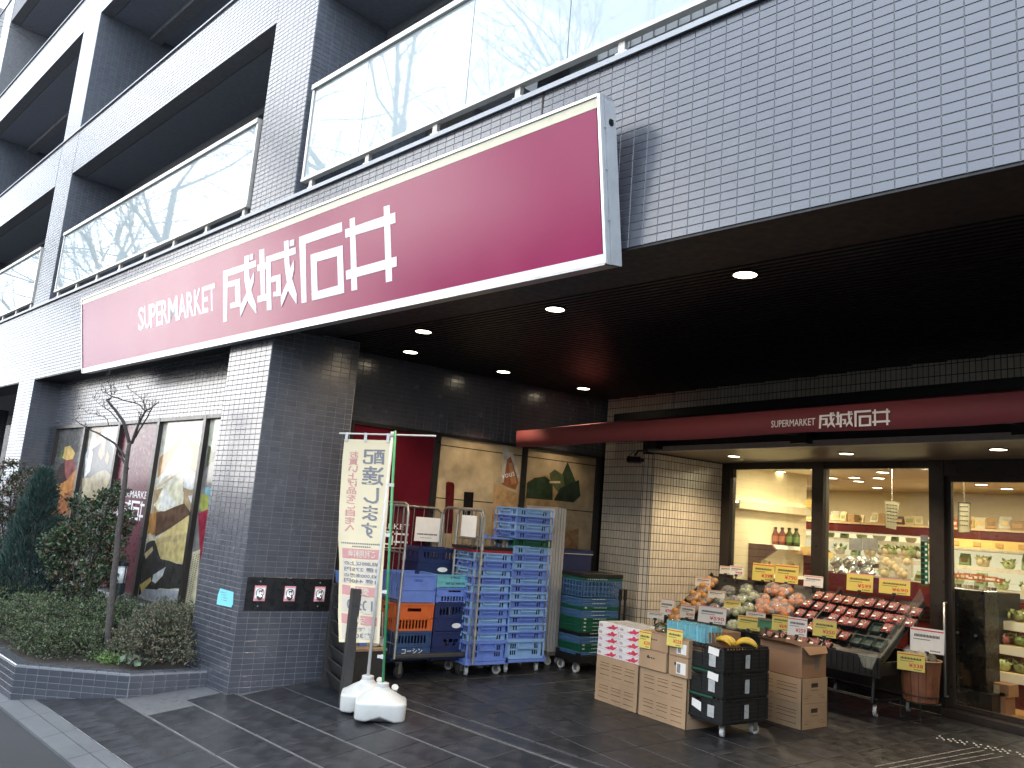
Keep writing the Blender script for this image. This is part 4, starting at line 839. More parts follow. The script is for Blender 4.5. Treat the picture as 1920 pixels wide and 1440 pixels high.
def bread_tray(w, d, h, mat, tall=False):
    t = thing('bread_crate', 'x', 'crate'); mb = MB()
    for F, L_ in four(w-.05, d-.05):
        sl = []
        for x in ([.05, .08, .11] if tall else [.06, .095]): sl += [(x*L_/.5, x*L_/.5+.02), (L_-x*L_/.5-.02, L_-x*L_/.5)]
        sl = sorted(sl); rows = [(h*.2, h*.7, sl)] if not tall else [(h*.18, h*.42, sl), (h*.5, h*.74, sl)]
        slotted(mb, F, L_, h*.98, .004, rows)
    mb.box(-w/2+.027, w/2-.027, -d/2+.027, d/2-.027, 0, .006); mb.build('body', mat, t); mb = MB(); mb.box(-w/2+.06, w/2-.06, -d/2+.06, d/2-.06, .007, h*.8); mb.build('bread_bags', M('slot_shade', (.03, .03, .035), .8), t)  # near-black block fills the crate so its slots read as shade
    mb = MB()
    for F, L_ in four(w, d):
        mb.box(0, L_, 0, .012, h*.84, h*1.0, F); mb.box(.0, .012, .002, .014, 0, h*.84, F); mb.box(L_-.012, L_, .002, .014, 0, h*.84, F); mb.box(L_*.3, L_*.7, -.006, .006, h*.5, h*.62, F); mb.box(L_*.3, L_*.315, -.006, .006, h*.62, h*.84, F); mb.box(L_*.685, L_*.7, -.006, .006, h*.62, h*.84, F); mb.box(.012, L_-.012, .001, .008, .0, h*.1, F)
    mb.build('rim', mat, t)
    return t
def caster(mb_f, mb_w, x, y, r, z=0, ang=0):
    F = rotfr((x, y, z), ang); mb_w.cyl(F.p(-.015, .03, r), F.p(.015, .03, r), r, k=14); mb_f.box(-.02, -.016, .0, .05, r*.7, 2*r+.02, F); mb_f.box(.016, .02, .0, .05, r*.7, 2*r+.02, F); mb_f.box(-.022, .022, -.02, .05, 2*r+.018, 2*r+.026, F); mb_f.cyl(F.p(-.024, .03, r), F.p(.024, .03, r), .008, k=8)
def dolly(w, d, z, deck, label, loc, rot=0, r=.045, wheel=wheel_grey, group=None, name='dolly'):
    t = thing(name, label, 'dolly', loc, group); t.rotation_euler = (0, 0, rot); mb = MB(); h0 = 2*r+.026
    for a, b, c, e in ((-w/2, w/2, -d/2, -d/2+.07), (-w/2, w/2, d/2-.07, d/2), (-w/2, -w/2+.09, -d/2+.07, d/2-.07), (w/2-.09, w/2, -d/2+.07, d/2-.07)): mb.box(a, b, c, e, h0, z)
    for sx in (-1, 1):
        for sy in (-1, 1): mb.box(sx*w/2-.03*(sx > 0)-.0, sx*w/2+.03*(sx < 0), sy*d/2-.05*(sy > 0), sy*d/2+.05*(sy < 0), z, z+.03)
    o = mb.build('deck', deck); o.parent = t
    for sx in (-1, 1):
        for sy in (-1, 1):
            f, wv = MB(), MB(); caster(f, wv, sx*(w/2-.06), sy*(d/2-.07), r, 0, random.uniform(-40, 40)); o = wv.build('caster', wheel); o.parent = t; f.build('fork', steel).parent = o
    return t
def local_part(mb, name, mat, t, **k): o = mb.build(name, mat, **k); o.parent = t; return o
_bl = thing  # prototypes are built at the origin: parts need no offset
# two tall stacks
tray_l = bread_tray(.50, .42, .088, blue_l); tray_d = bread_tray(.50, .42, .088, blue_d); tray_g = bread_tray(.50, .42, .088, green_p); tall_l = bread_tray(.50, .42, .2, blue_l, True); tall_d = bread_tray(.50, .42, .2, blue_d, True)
used = set()
def put(proto, loc, rot, label, group):
    if proto.name in used: return clone(proto, loc, rot, label, group)
    used.add(proto.name); proto.location = tuple(map(float, loc)); proto.rotation_euler = (0, 0, rot); proto['label'] = label; proto['group'] = group; return proto
def stack(x, yc, w, z0, n, nm, first, colors, top):
    zz = z0; rows = []
    for i in range(n):
        rows.append((zz, colors[i % len(colors)])); zz += .0805 if i else .19
    for i, (z, c) in enumerate(rows):
        k = n-1-i; name = {'l': 'pale blue', 'd': 'mid blue', 'g': 'dark green'}[c]
        pr = {('l', 0): tall_l, ('d', 0): tall_d}.get((c, i)) or {'l': tray_l, 'd': tray_d, 'g': tray_g}[c]
        lab = (('tall ' if i == 0 else '')+name+' bread crate, '+('bottom one' if i == 0 else ordn(k, 'topmost')+(' from top' if k else ''))+' in '+nm)
        put(pr, (x+random.uniform(-.004, .004), yc+random.uniform(-.004, .004), z), math.pi/2+random.uniform(-.012, .012), lab, 'bread crates in the two tall stacks')
    return zz
XS = -7.06; ya, yb = at_x(884, 1150, XS)[1], at_x(957, 1150, XS)[1]; yc, yd = at_x(961, 1120, XS)[1], at_x(1032, 1120, XS)[1]
wS = .50
y1, y2 = (ya+yb)/2-.01, (yc+yd)/2-.03
z_ = zg(XS, y1); dolly(.52, .44, z_*0+.145, blue_d, 'blue plastic dolly under the shorter stack of blue crates', (XS-.21, y1, z_), math.pi/2)
top1 = stack(XS-.21, y1, wS, z_+.15, 12, 'the shorter stack by the cage', 0, ['d', 'l'], 0)
z_ = zg(XS, y2); dolly(.52, .44, .145, blue_d, 'blue plastic dolly under the taller stack of blue crates', (XS-.21, y2, z_), math.pi/2)
top2 = stack(XS-.21, y2, wS, z_+.15, 18, 'the taller stack by the white panels', 0, ['l', 'd', 'l', 'd', 'l', 'd', 'l', 'd', 'l', 'd', 'l', 'd', 'l', 'g', 'd', 'l', 'd', 'l'], 0)
MB().box(-.27, .24, -.2, .2, 0, .022, Fr((XS-.22, y1, top1+.01), (0, 1, 0), (-1, 0, 0))).build('lid', M('red_plastic', (.35, .02, .025), .4))
o = bpy.data.objects['lid']; tag(o, 'flat red plastic lid lying on the shorter stack of blue crates', 'lid')
o = MB().box(-.29, .26, -.2, .19, 0, .03, rotfr((XS-.22, y1+.0, top1+.034), 93)).build('folded_board', black_p, bevel=.004); tag(o, 'folded black board lying on the red lid', 'board')
d_ = dolly(.42, .34, .10, blue_d, 'blue dolly lying on the folded black board', (XS-.2, y1+.06, top1+.066), math.pi/2+.1, .03); 
# roll cages
def cage(y0, y1, nm, plate):
    x0, x1 = -7.93, -7.12; zb = zg(x1, (y0+y1)/2); t = thing('roll_cage', nm, 'roll cage', (x1, (y0+y1)/2, zb), 'wheeled steel roll cages')
    mb = MB(); mb.box(x0, x1, y0, y1, zb+.2, zb+.235); mb.build('deck', M('deck_grey', (.05, .048, .045), .6, dirt=.2), t, bevel=.006)
    for y, nmx in ((y0, 'side_frame'), (y1, 'side_frame')):
        mb = MB(); r = .014; zt = zb+1.68
        mb.tube([(x1-.01, y, zb+.2), (x1-.01, y, zt-.08), (x1-.035, y, zt-.02), (x1-.09, y, zt), (x0+.09, y, zt), (x0+.035, y, zt-.02), (x0+.01, y, zt-.08), (x0+.01, y, zb+.2)], r, 8)
        for z in (.33, .75, 1.2): mb.cyl((x0+.01, y, zb+z), (x1-.01, y, zb+z), .008, k=6)
        for i in range(1, 7): x = x0+(x1-x0)*i/7; mb.cyl((x, y, zb+.24), (x, y, zt-.005), .0045, k=6)
        for z in (.42, 1.16): mb.cyl((x1-.01, y, zb+z-.03), (x1-.01, y, zb+z+.03), .02, k=8)
        mb.build('side_frame', steel, t, smooth=False)
    mb = MB(); zt = zb+1.66; mb.tube([(x0, y0+.02, zb+.2), (x0, y0+.02, zt-.05), (x0, y0+.08, zt), (x0, y1-.08, zt), (x0, y1-.02, zt-.05), (x0, y1-.02, zb+.2)], .013, 8)
    for i in range(1, 7): y = y0+(y1-y0)*i/7; mb.cyl((x0, y, zb+.24), (x0, y, zt), .0045, k=6)
    for z in (.33, .75, 1.2): mb.cyl((x0, y0, zb+z), (x0, y1, zb+z), .008, k=6)
    mb.build('back_frame', steel, t)
    for x in (x0+.1, x1-.08):
        for y in (y0+.08, y1-.08): f, w = MB(), MB(); caster(f, w, x, y, .065, zb, random.uniform(-60, 60)); o = w.build('caster', rubber, t); f.build('fork', steel, o)
    a, b, z0, z1 = plate; F = Fr((x0+.03, 0, 0), (0, 1, 0), (-1, 0, 0)); mb = MB(); mb.box(a, b, -.03, -.025, z0, z1, F); p = mb.build('name_plate', white_paint, t); mb = MB()
    for i in range(12): y = a+.03+(b-a-.06)*i/12; mb.box(y, y+.016+.004*(i % 3), -.0308, -.0301, z0+.07, z0+.085, F)
    for i in range(7): y = a+.07+(b-a-.16)*i/7; mb.box(y, y+.012, -.0308, -.0301, z0+.035, z0+.043, F)
    mb.build('lettering', grey_ink, p)
    return t, zb
yA0, yA1 = at_x(748, 1150, -7.12)[1], at_x(889, 1150, -7.12)[1]
q0, q1 = at_x(776, 992, -7.9), at_x(822, 992, -7.9)
cA, zA = cage(yA0, yA1, 'roll cage holding navy, orange and blue crates behind the banner', (q0[1], q1[1], at_x(798, 1015, -7.9)[2], at_x(798, 970, -7.9)[2]))
# crates in the cage: image pixel rectangles projected onto the plane of their fronts
def bin_crate(px0, px1, py0, py1, X, mat, label, d=.42, holes='grid', text=None, tcol=white_ink, mat2=None, oval=False):
    pm = (py0+py1)/2; y0, y1 = at_x(px0, pm, X)[1], at_x(px1, pm, X)[1]; xm = (px0+px1)/2; z0, z1 = at_x(xm, py1, X)[2], at_x(xm, py0, X)[2]; w, h = y1-y0, z1-z0
    t = thing('bin_crate', label, 'crate', (X, (y0+y1)/2, z0)); F0 = Fr((X, y0, z0), (0, 1, 0), (-1, 0, 0)); mb = MB()
    fr4 = [(F0, w), (Fr((X-d, y0, z0), (1, 0, 0), (0, 1, 0)), d), (Fr((X-d, y1, z0), (0, -1, 0), (1, 0, 0)), w), (Fr((X, y1, z0), (-1, 0, 0), (0, -1, 0)), d)]
    for F, L_ in fr4:
        n = max(3, int(L_/.045)); sl = [(.05+(L_-.1)*i/n+.006, .05+(L_-.1)*(i+1)/n-.006) for i in range(n)]
        rows = {'grid': [(h*.58, h*.84, sl)], 'low': [(h*.1, h*.4, sl), (h*.7, h*.82, [(L_*.32, L_*.68)])], 'hand': [(h*.62, h*.74, [(L_*.3, L_*.42), (L_*.45, L_*.55), (L_*.58, L_*.7)]), (h*.5, h*.6, [(L_*.36, L_*.45), (L_*.55, L_*.64)])], 'plain': [(h*.72, h*.82, [(L_*.36, L_*.64)])]}[holes]
        slotted(mb, F, L_, h, .006, rows)
    mb.box(X-d, X, y0, y1, z0, z0+.006); mb.build('body', mat, t)
    mb = MB()
    for F, L_ in fr4:
        mb.box(-.006, L_+.006, -.008, .004, h*.93, h, F); mb.box(-.002, L_+.002, -.005, .004, h*.44, h*.48, F); mb.box(-.003, .016, -.005, .004, 0, h*.93, F); mb.box(L_-.016, L_+.003, -.005, .004, 0, h*.93, F)
    mb.build('rim', mat2 or mat, t)
    if text: mb = MB(); put_text(mb, text, F0, w*.25, w*.8, h*.22, h*.40, .001, .0015); mb.build('lettering', tcol, t)
    if oval: mb = MB(); mb.poly([F0.p(w*.62+w*.13*math.cos(a*.5236), -.001, h*.2+h*.09*math.sin(a*.5236)) for a in range(12)], -F0.y, .001); mb.build('emblem', white_ink, t)
    return t
Xc = -7.2
bin_crate(736, 806, 1183, 1238, Xc, steelblue, 'dull blue crate at the lower left of the roll cage', holes='grid', text='コーシン')
bin_crate(740, 811, 1131, 1184, Xc, orange_p, 'orange plastic crate in the roll cage', holes='low')
bin_crate(748, 816, 1076, 1131, Xc, blue_d, 'bright blue crate stacked on the orange crate', holes='plain', text=None)
bin_crate(810, 877, 1184, 1238, Xc, navy, 'navy crate at the lower right of the roll cage', holes='hand', oval=False)
bin_crate(815, 882, 1130, 1184, Xc, navy, 'navy crate with a row of slots in the middle of the right pile', holes='grid', oval=True)
bin_crate(819, 884, 1102, 1130, Xc, blue_d, 'shallow blue crate under the teal crate', holes='low')
bin_crate(820, 886, 1078, 1102, Xc, teal, 'shallow teal crate on top of the right pile in the cage', holes='plain', text='日立物流', tcol=dark_ink)
bin_crate(785, 858, 1028, 1078, -7.55, navy, 'navy crate standing at the back on top of the other crates', holes='grid', d=.35, oval=True)
yB1 = at_x(897, 1130, -7.12)[1]; q0, q1 = at_x(869, 990, -7.75), at_x(899, 990, -7.75)
t = thing('roll_cage', 'folded roll cage frame with a white label in front of the shorter crate stack', 'roll cage', (-7.12, yB1, .06), 'wheeled steel roll cages')
mb = MB(); zt = 1.72; x1 = -6.98; yl, yr = at_x(858, 975, -7.45)[1], at_x(908, 975, x1)[1]
A_, B_ = np.array([-7.45, yl, 0]), np.array([x1, yr, 0]); e = lambda s, z: A_+(B_-A_)*s+np.array([0, 0, z])
mb.tube([e(0, .22), e(0, zt-.06), e(.06, zt), e(.94, zt), e(1, zt-.06), e(1, .2)], .014, 8)
for z in (1.05, 1.25, 1.42): mb.cyl(e(0, z), e(1, z), .007, k=6)
for i in range(1, 6): mb.cyl(e(i/6, .25), e(i/6, zt), .0045, k=6)
for z in (1.2, 1.35, .5): mb.cyl(e(1, z-.03), e(1, z+.03), .021, k=8)
mb.build('side_frame', steel, t); mb = MB(); F = Fr(A_, (B_-A_)/np.linalg.norm(B_-A_), np.cross([0, 0, 1], (B_-A_)/np.linalg.norm(B_-A_))); L_ = np.linalg.norm(B_-A_); mb.box(L_*.22, L_*.78, -.02, -.015, 1.44, 1.66, F); mb.build('label_card', white_paint, t)
# folded white partition panels on a small dolly
Yp = 5.78; xa, xb = at_y(976, 1000, Yp)[0], at_y(1040, 1000, Yp)[0]
t = dolly(.5, .3, .13, steel, 'low grey dolly carrying the folded white partition panels', ((xa+xb)/2+.12, Yp+.08, zg(xb, Yp)), 0, .04)
for i in range(4):
    o_ = thing('partition_panel', 'folded white partition panel, %s from the blue crates' % ('nearest', 'second', 'third', 'farthest')[i], 'panel', (xb, Yp+i*.045, .2), 'folded white partition panels'); x0, x1 = xa+.012*i, xb+.0-.006*i; y = Yp+i*.045; z0, z1 = zg(xb, Yp)+.135, 1.835-.004*i
    mb = MB(); mb.box(x0+.02, x1-.02, y+.006, y+.026, z0+.02, z1-.02); mb.build('board', white_paint, o_); mb = MB()
    for a, b, c, d in ((x0, x0+.02, z0, z1), (x1-.02, x1, z0, z1), (x0+.02, x1-.02, z0, z0+.02), (x0+.02, x1-.02, z1-.02, z1)): mb.box(a, b, y, y+.032, c, d)
    mb.build('frame', M('white_anodised', (.55, .55, .54), .4, metal=.2, var=.05), o_)
# folding crates, green and blue, on a black dolly
Xg = -6.86; yg0, yg1 = at_x(1090, 1150, Xg)[1], at_x(1163, 1150, Xg)[1]; wG, dG = yg1-yg0, .36; zb = zg(Xg, yg0)
lay = [(1228, 1221, 'b'), (1221, 1214, 'g'), (1214, 1207, 'g'), (1207, 1200, 'b'), (1200, 1193, 'b'), (1193, 1186, 'k'), (1186, 1180, 'g'), (1180, 1173, 'g'), (1173, 1166, 'g'), (1166, 1159, 'g'), (1159, 1152, 'b'), (1152, 1145, 'b'), (1145, 1138, 'g'), (1138, 1130, 'b'), (1130, 1122, 'b')]
fblue = M('folding_blue', (.06, .14, .27), .42, var=.1, dirt=.1); cm = {'b': fblue, 'g': green_p, 'k': black_p}; cn = {'b': 'blue grey', 'g': 'green', 'k': 'black'}
zl_ = lambda py: at_x(1126, py, Xg)[2]
t = dolly(wG+.04, dG+.04, zl_(1228)-zb-.002, black_p, 'black dolly under the pile of folded green and blue crates', (Xg-dG/2, (yg0+yg1)/2, zb), math.pi/2, .045, white_plastic)
for i, (pa, pb, c) in enumerate(lay):
    z0, z1 = zl_(pa), zl_(pb); k = len(lay)-1-i; o_ = thing('folded_crate', cn[c]+' folded crate, '+('directly under the open blue lattice crate' if k == 0 else ('lowest of the pile on the black dolly' if i == 0 else ordn(k)+' below the open blue lattice crate')), 'crate', (Xg, yg0, z0), 'folded flat crates in one pile')
    F = Fr((Xg-dG, yg0, 0), (0, 1, 0), (-1, 0, 0)); mb = MB(); mb.box(Xg-dG, Xg-.006, yg0+.006, yg1-.006, z0, z1-.004); mb.build('body', cm[c], o_); mb = MB(); F = Fr((Xg, yg0, z0), (0, 1, 0), (-1, 0, 0)); h = z1-z0
    for F, L_ in ((F, wG), (Fr((Xg-dG, yg0, z0), (1, 0, 0), (0, 1, 0)), dG)):
        mb.box(0, L_, -.004, .008, h*.55, h*.98, F); mb.box(0, L_*.3, -.003, .008, h*.1, h*.45, F); mb.box(L_*.7, L_, -.003, .008, h*.1, h*.45, F)
    mb.build('rim', cm[c], o_); mb = MB(); F = Fr((Xg, yg0, z0), (0, 1, 0), (-1, 0, 0))
    for j in range(9): y = wG*(.3 if c == 'g' else .25)+j*.022; mb.box(y, y+.012+.005*(j % 2), -.0055, -.0041, h*.66, h*.84, F)
    if c == 'g': mb.box(.04, .07, -.0055, -.0041, h*.58, h*.95, F)
    mb.build('print', M('pale_print', (.45, .55, .5), .6, var=0), o_)
t = thing('lattice_crate', 'open blue lattice crate with green rim on top of the folded crates', 'crate', (Xg, yg0, zl_(1122))); z0, z1 = zl_(1121), zl_(1089); h = z1-z0; mb = MB()
for F, L_ in ((Fr((Xg, yg0, z0), (0, 1, 0), (-1, 0, 0)), wG), (Fr((Xg-dG, yg0, z0), (1, 0, 0), (0, 1, 0)), dG), (Fr((Xg-dG, yg1, z0), (0, -1, 0), (1, 0, 0)), wG), (Fr((Xg, yg1, z0), (-1, 0, 0), (0, -1, 0)), dG)):
    n = int(L_/.052); sl = [(.02+(L_-.04)*i/n+.007, .02+(L_-.04)*(i+1)/n-.007) for i in range(n)]; slotted(mb, F, L_, h, .006, [(h*(.08+.3*j), h*(.31+.3*j), sl) for j in range(3)])
    for i in range(n):
        for j in range(3):
            a = F.p(sl[i][0], .003, h*(.08+.3*j)); b = F.p(sl[i][1], .003, h*(.31+.3*j)); mb.cyl(a, b, .002, k=3); mb.cyl(F.p(sl[i][1], .003, h*(.08+.3*j)), F.p(sl[i][0], .003, h*(.31+.3*j)), .002, k=3)
mb.box(Xg-dG, Xg, yg0, yg1, z0, z0+.005); mb.build('body', fblue, t); mb = MB(); mb.box(Xg-dG-.004, Xg+.004, yg0-.004, yg1+.004, z1, z1+.028); rim_ = mb.build('rim', green_p, t); mb = MB(); F = Fr((Xg+.004, yg0, z1), (0, 1, 0), (-1, 0, 0))
for j in range(10): mb.box(.06+j*.03, .075+j*.03, -.002, -.0001, .008, .018, F)
mb.build('print', M('pale_print', (.45, .55, .5), .6, var=0), rim_)
o_ = MB().box(Xg-dG-.01, Xg+.01, yg0-.01, yg1+.012, z1+.03, z1+.075).build('crate_lid', black_p, bevel=.004); tag(o_, 'black lid crate lying on the green rim of the lattice crate', 'lid')
bx = thing('cool_box', 'navy lidded box behind the pile of folded crates', 'box', (-7.45, 6.1, 1.1)); p, q = at_x(1056, 1078, -7.4), at_x(1110, 1036, -7.4); mb = MB(); mb.box(-7.8, -7.4, p[1], q[1], .3, q[2]-.03); mb.build('body', navy, bx, bevel=.008); mb = MB(); mb.box(-7.81, -7.39, p[1]-.01, q[1]+.01, q[2]-.028, q[2]+.02); mb.build('lid', navy, bx, bevel=.006); mb = MB(); mb.box(-7.392, -7.386, p[1]-.008, q[1]+.008, q[2]-.03, q[2]-.022); mb.build('stripe', white_plastic, bx)
t = thing('hand_trolley', 'folded black hand trolley leaning by the beige pillar', 'trolley', (-6.6, 6.55, .1)); mb = MB(); a, b = gnd(1170, 1240), None
for px in (1164, 1173): p = at_x(px, 1105, -6.72); mb.tube([(-6.72, p[1], .12), (-6.72, p[1], p[2])], .013, 8); mb.box(-6.735, -6.705, p[1]-.014, p[1]+.014, p[2]-.12, p[2], WF)
mb.build('handle', black_metal, t); mb = MB(); mb.box(-6.9, -6.66, 6.35, 6.6, .1, .13); mb.build('foot_plate', black_metal, t)

# ------------------------------------------------------------------ louvred fence piece and clutter behind the banner
fa, fb_ = gnd(645, 1322), gnd(608, 1282); d = (fb_-fa); d[2] = 0; L_ = float(np.linalg.norm(d)); d /= L_; F = Fr((fa[0], fa[1], zg(fa[0], fa[1])), d, np.cross([0, 0, 1], d))
fe = thing('louvre_fence', 'short black louvred timber fence standing by the column corner', 'fence', fa); wood_b = M('black_timber', (.028, .025, .023), .6, var=.3, scale=25, bump=.4, bscale=50)
H_ = .93
MB().box(-.045, .045, -.04, .04, 0, H_+.03, F).build('post', wood_b, fe, bevel=.004); MB().box(L_-.07, L_, -.035, .035, 0, H_, F).build('post', wood_b, fe, bevel=.004)
for i in range(8):
    z = .04+i*.113; mb = MB(); a = [F.p(.046, -.03, z), F.p(L_-.071, -.03, z), F.p(L_-.071, .02, z+.118), F.p(.046, .02, z+.118)]; n_ = np.cross(F.x, a[3]-a[0]); n_ /= np.linalg.norm(n_); mb.poly(a, n_, .014); mb.build('slat', wood_b, fe)
mb = MB(); mb.cyl(F.p(-.037, 0, .36), F.p(-.042, 0, .36), .012, k=8)
mb.build('bolt', alu, fe)
pw_ = M('plywood', (.35, .24, .14), .7, var=.15, scale=8)
bx = thing('timber_box', 'black timber box with a plywood top behind the banner', 'box', (-7.1, 3.55, .03)); MB().box(-7.35, -6.95, 3.2, 3.56, .03, .36).build('body', wood_b, bx); MB().box(-7.36, -6.94, 3.19, 3.57, .362, .385).build('top', pw_, bx)
t = thing('hand_truck', 'blue and grey hand truck lying on the timber box', 'hand truck', (-7.1, 3.6, .39)); mb = MB(); mb.box(-7.18, -7.14, 3.26, 3.34, .39, .62, WF); mb.box(-7.1, -7.06, 3.34, 3.42, .388, .6); mb.build('blue_plate', blue_d, t); mb = MB()
mb.cyl((-7.05, 3.48, .44), (-7.01, 3.48, .44), .05, k=14); mb.cyl((-7.08, 3.54, .43), (-7.02, 3.56, .43), .042, k=14); mb.build('wheel', wheel_grey, t); mb = MB(); mb.tube([(-7.2, 3.3, .41), (-7.0, 3.54, .47), (-7.02, 3.52, .7)], .012, 6); mb.build('bar', steel, t)
t = thing('crumpled_sheet', 'crumpled blue plastic sheet sticking up behind the louvred fence', 'plastic sheet', (-7.2, 3.3, .85)); mb = MB(); ps = [gnd(640, 1300)]; q = [at_x(px, py, -7.25) for px, py in ((628, 1068), (645, 1072), (660, 1100), (662, 1125), (640, 1110), (630, 1092))]; mb.poly(q, (1, 0, 0), .02); q = [at_x(px, py, -7.2) for px, py in ((634, 1072), (640, 1066), (652, 1096), (644, 1102))]; mb.poly(q, (1, 0, .2), .012); mb.build('sheet', M('blue_sheet', (.1, .2, .5), .35, bump=.5, bscale=20), t)

# ------------------------------------------------------------------ delivery banner on its pole, two bases
def banner_base(loc, rot, label):
    t = thing('water_weight', label, 'banner base', loc, 'white water filled banner bases'); t.rotation_euler = (0, 0, rot)
    def ring(w, d, z, k=28, p=5): return [(w*math.copysign(abs(math.cos(a))**(2/p), math.cos(a)), d*math.copysign(abs(math.sin(a))**(2/p), math.sin(a)), z) for a in [2*math.pi*i/k for i in range(k)]]
    prof = [(.19, .165, 0), (.203, .178, .01), (.206, .18, .118), (.203, .177, .136), (.185, .16, .15), (.12, .10, .19), (.066, .056, .216), (.05, .05, .24)]; mb = MB(); vs = []; k = 28
    for j, (w, d, z) in enumerate(prof):
        r = ring(w, d, z, k, 5 if z < .15 else 2.5)
        if j == 0: r = [(x, y, (.035*max(0, 1-(x/.09)**2) if abs(x) < .09 else 0)) for x, y, _ in r]
        if j == 1: r = [(x, y, z+(.035*max(0, 1-(x/.09)**2) if abs(x) < .09 else 0)) for x, y, z in r]
        vs += r
    fs = [(j*k+i, j*k+(i+1) % k, (j+1)*k+(i+1) % k, (j+1)*k+i) for j in range(len(prof)-1) for i in range(k)]+[tuple(range(k))[::-1], tuple(range((len(prof)-1)*k, len(prof)*k))]
    mb.add(vs, fs); o = mb.build('tank', M('base_plastic', (.52, .52, .49), .4, var=.03, dirt=.06), smooth=True); o.parent = t
    m_ = o.modifiers.new('b', 'BEVEL'); m_.width = .012; m_.segments = 3; m_.limit_method = 'ANGLE'; m_.angle_limit = R(28)
    mb = MB(); mb.lathe([(.05, .24), (.05, .265), (.035, .27)], k=16); o = mb.build('collar', MATS['base_plastic']); o.parent = t; mb = MB(); mb.lathe([(.02, 0), (.02, .05), (.028, .052), (.028, .07)], F=Fr((.1, .09, .18), (1, 0, 0), (0, .7, .7), (0, -.7, .7)), k=10); o = mb.build('filler_cap', MATS['base_plastic']); o.parent = t
    return t
qf = (gnd(664, 1357)+gnd(757, 1357))/2; vdir = np.array([qf[0], qf[1], 0]); vdir /= np.linalg.norm(vdir); rot = math.atan2(vdir[1], vdir[0])-math.pi/2
cF = qf+vdir*.16; cF[2] = zg(cF[0], cF[1]); b1 = banner_base(cF, rot, 'white banner base in front, holding the green pole')
cB = cF+vdir*.24+np.array([-.05, -.12, 0]); cB[2] = zg(cB[0], cB[1]); b2 = banner_base(cB, rot, 'white banner base behind, holding the white pole')
turn = R(40)
def topat(base, px, py):   # point seen at (px, py) in the upright plane through base turned away from facing the camera
    n_ = np.array([base[0], base[1], 0]); n_ /= np.linalg.norm(n_); return hit(px, py, base, n_*math.cos(turn)+np.array([n_[1], -n_[0], 0])*math.sin(turn))
tF, tB = topat(cF, 741, 808), topat(cB, 736, 814)
gp = thing('banner_pole', 'thin green pole standing in the front white base', 'pole', cF); mb = MB(); mb.cyl(cF+np.array([0, 0, .25]), tF, .0115, k=10); mb.build('pole', M('green_pole', (.05, .28, .12), .4), gp, smooth=True); mb = MB()
for s in (.2, .42, .62, .8): c = cF+(tF-cF)*s; mb.cyl(c-np.array([0, 0, .015]), c+np.array([0, 0, .015]), .017, k=10); mb.box(-.045, .0, -.006, .006, -.012, .012, Fr(c, (math.cos(rot), math.sin(rot), 0), (-math.sin(rot), math.cos(rot), 0)))
mb.build('clip', white_plastic, gp)
bn = thing('delivery_banner', 'cream banner with mirrored Japanese delivery lettering on a white pole', 'banner', cB); mb = MB(); mb.cyl(cB+np.array([0, 0, .25]), tB, .014, k=10); mb.cyl(tB-np.array([0, 0, .03]), tB+np.array([0, 0, .02]), .019, k=10); mb.build('pole', white_plastic, bn, smooth=True)
pA, pB = topat(cB, 637, 812.5), topat(cB, 817, 817.5); mb = MB(); mb.cyl(pA, pB, .008, k=8); mb.build('crossbar', white_plastic, bn)
cl = [topat(cB, *p) for p in ((645, 823), (733, 826), (712, 1208), (667, 1206))]; cl[2] = cl[2]+vdir*.03; cl[3] = cl[3]+vdir*.03
# cloth surface: bilinear with edge curves read from the photograph
edgeL = [(0, 646, 823), (.1, 642, 860), (.35, 636, 950), (.5, 634, 1010), (.62, 636, 1055), (.75, 635, 1100), (.88, 634, 1150), (1, 636, 1203)]; edgeR = [(0, 733, 826), (.12, 732, 870), (.3, 728, 940), (.5, 722, 1015), (.7, 717, 1090), (.85, 714, 1150), (1, 711, 1207)]
def ed(t_, T): 
    for (a, x0, y0), (b, x1, y1) in zip(T[:-1], T[1:]):
        if t_ <= b: k = (t_-a)/(b-a); return x0+(x1-x0)*k, y0+(y1-y0)*k
    return T[-1][1:]
def cloth(u, t_, off=0.0):
    l, r = ed(t_, edgeL), ed(t_, edgeR); p = topat(cB, l[0]+(r[0]-l[0])*u, l[1]+(r[1]-l[1])*u); w = .018*math.sin(u*5+t_*4)*(.3+t_)+.01*math.sin(u*11-t_*7)*t_; return p+vdir*(w-off)
mb = MB(); nu, nv = 14, 44; P = [[cloth(i/nu, j/nv) for i in range(nu+1)] for j in range(nv+1)]; Q = [[cloth(i/nu, j/nv, -.0015) for i in range(nu+1)] for j in range(nv+1)]
vs = [p for row in P for p in row]+[p for row in Q for p in row]; o_ = (nu+1)*(nv+1); fs = []
for j in range(nv):
    for i in range(nu): a = j*(nu+1)+i; fs += [(a, a+1, a+nu+2, a+nu+1), (o_+a+nu+1, o_+a+nu+2, o_+a+1, o_+a)]
mb.add(vs, fs); ban_m = M('banner_cloth', (.76, .65, .43), .8, var=.04, scale=3); bo = mb.build('cloth', ban_m, bn, smooth=True)
mb = MB()
for u in (.04, .45, .93):
    c = cloth(u, 0); e = pA+(pB-pA)*((c-pA) @ (pB-pA)/((pB-pA) @ (pB-pA))); s = (pB-pA)/np.linalg.norm(pB-pA)*.017
    mb.add([c-s-np.array([0, 0, .02]), c+s-np.array([0, 0, .02]), e+s+np.array([0, 0, .01]), e-s+np.array([0, 0, .01])]+[q-vdir*.012 for q in (c-s-np.array([0, 0, .02]), c+s-np.array([0, 0, .02]), e+s+np.array([0, 0, .01]), e-s+np.array([0, 0, .01]))], [(4, 5, 6, 7), (3, 2, 1, 0), (0, 1, 5, 4), (2, 3, 7, 6), (0, 4, 7, 3), (1, 2, 6, 5)])
mb.build('loop', white_plastic, bn)
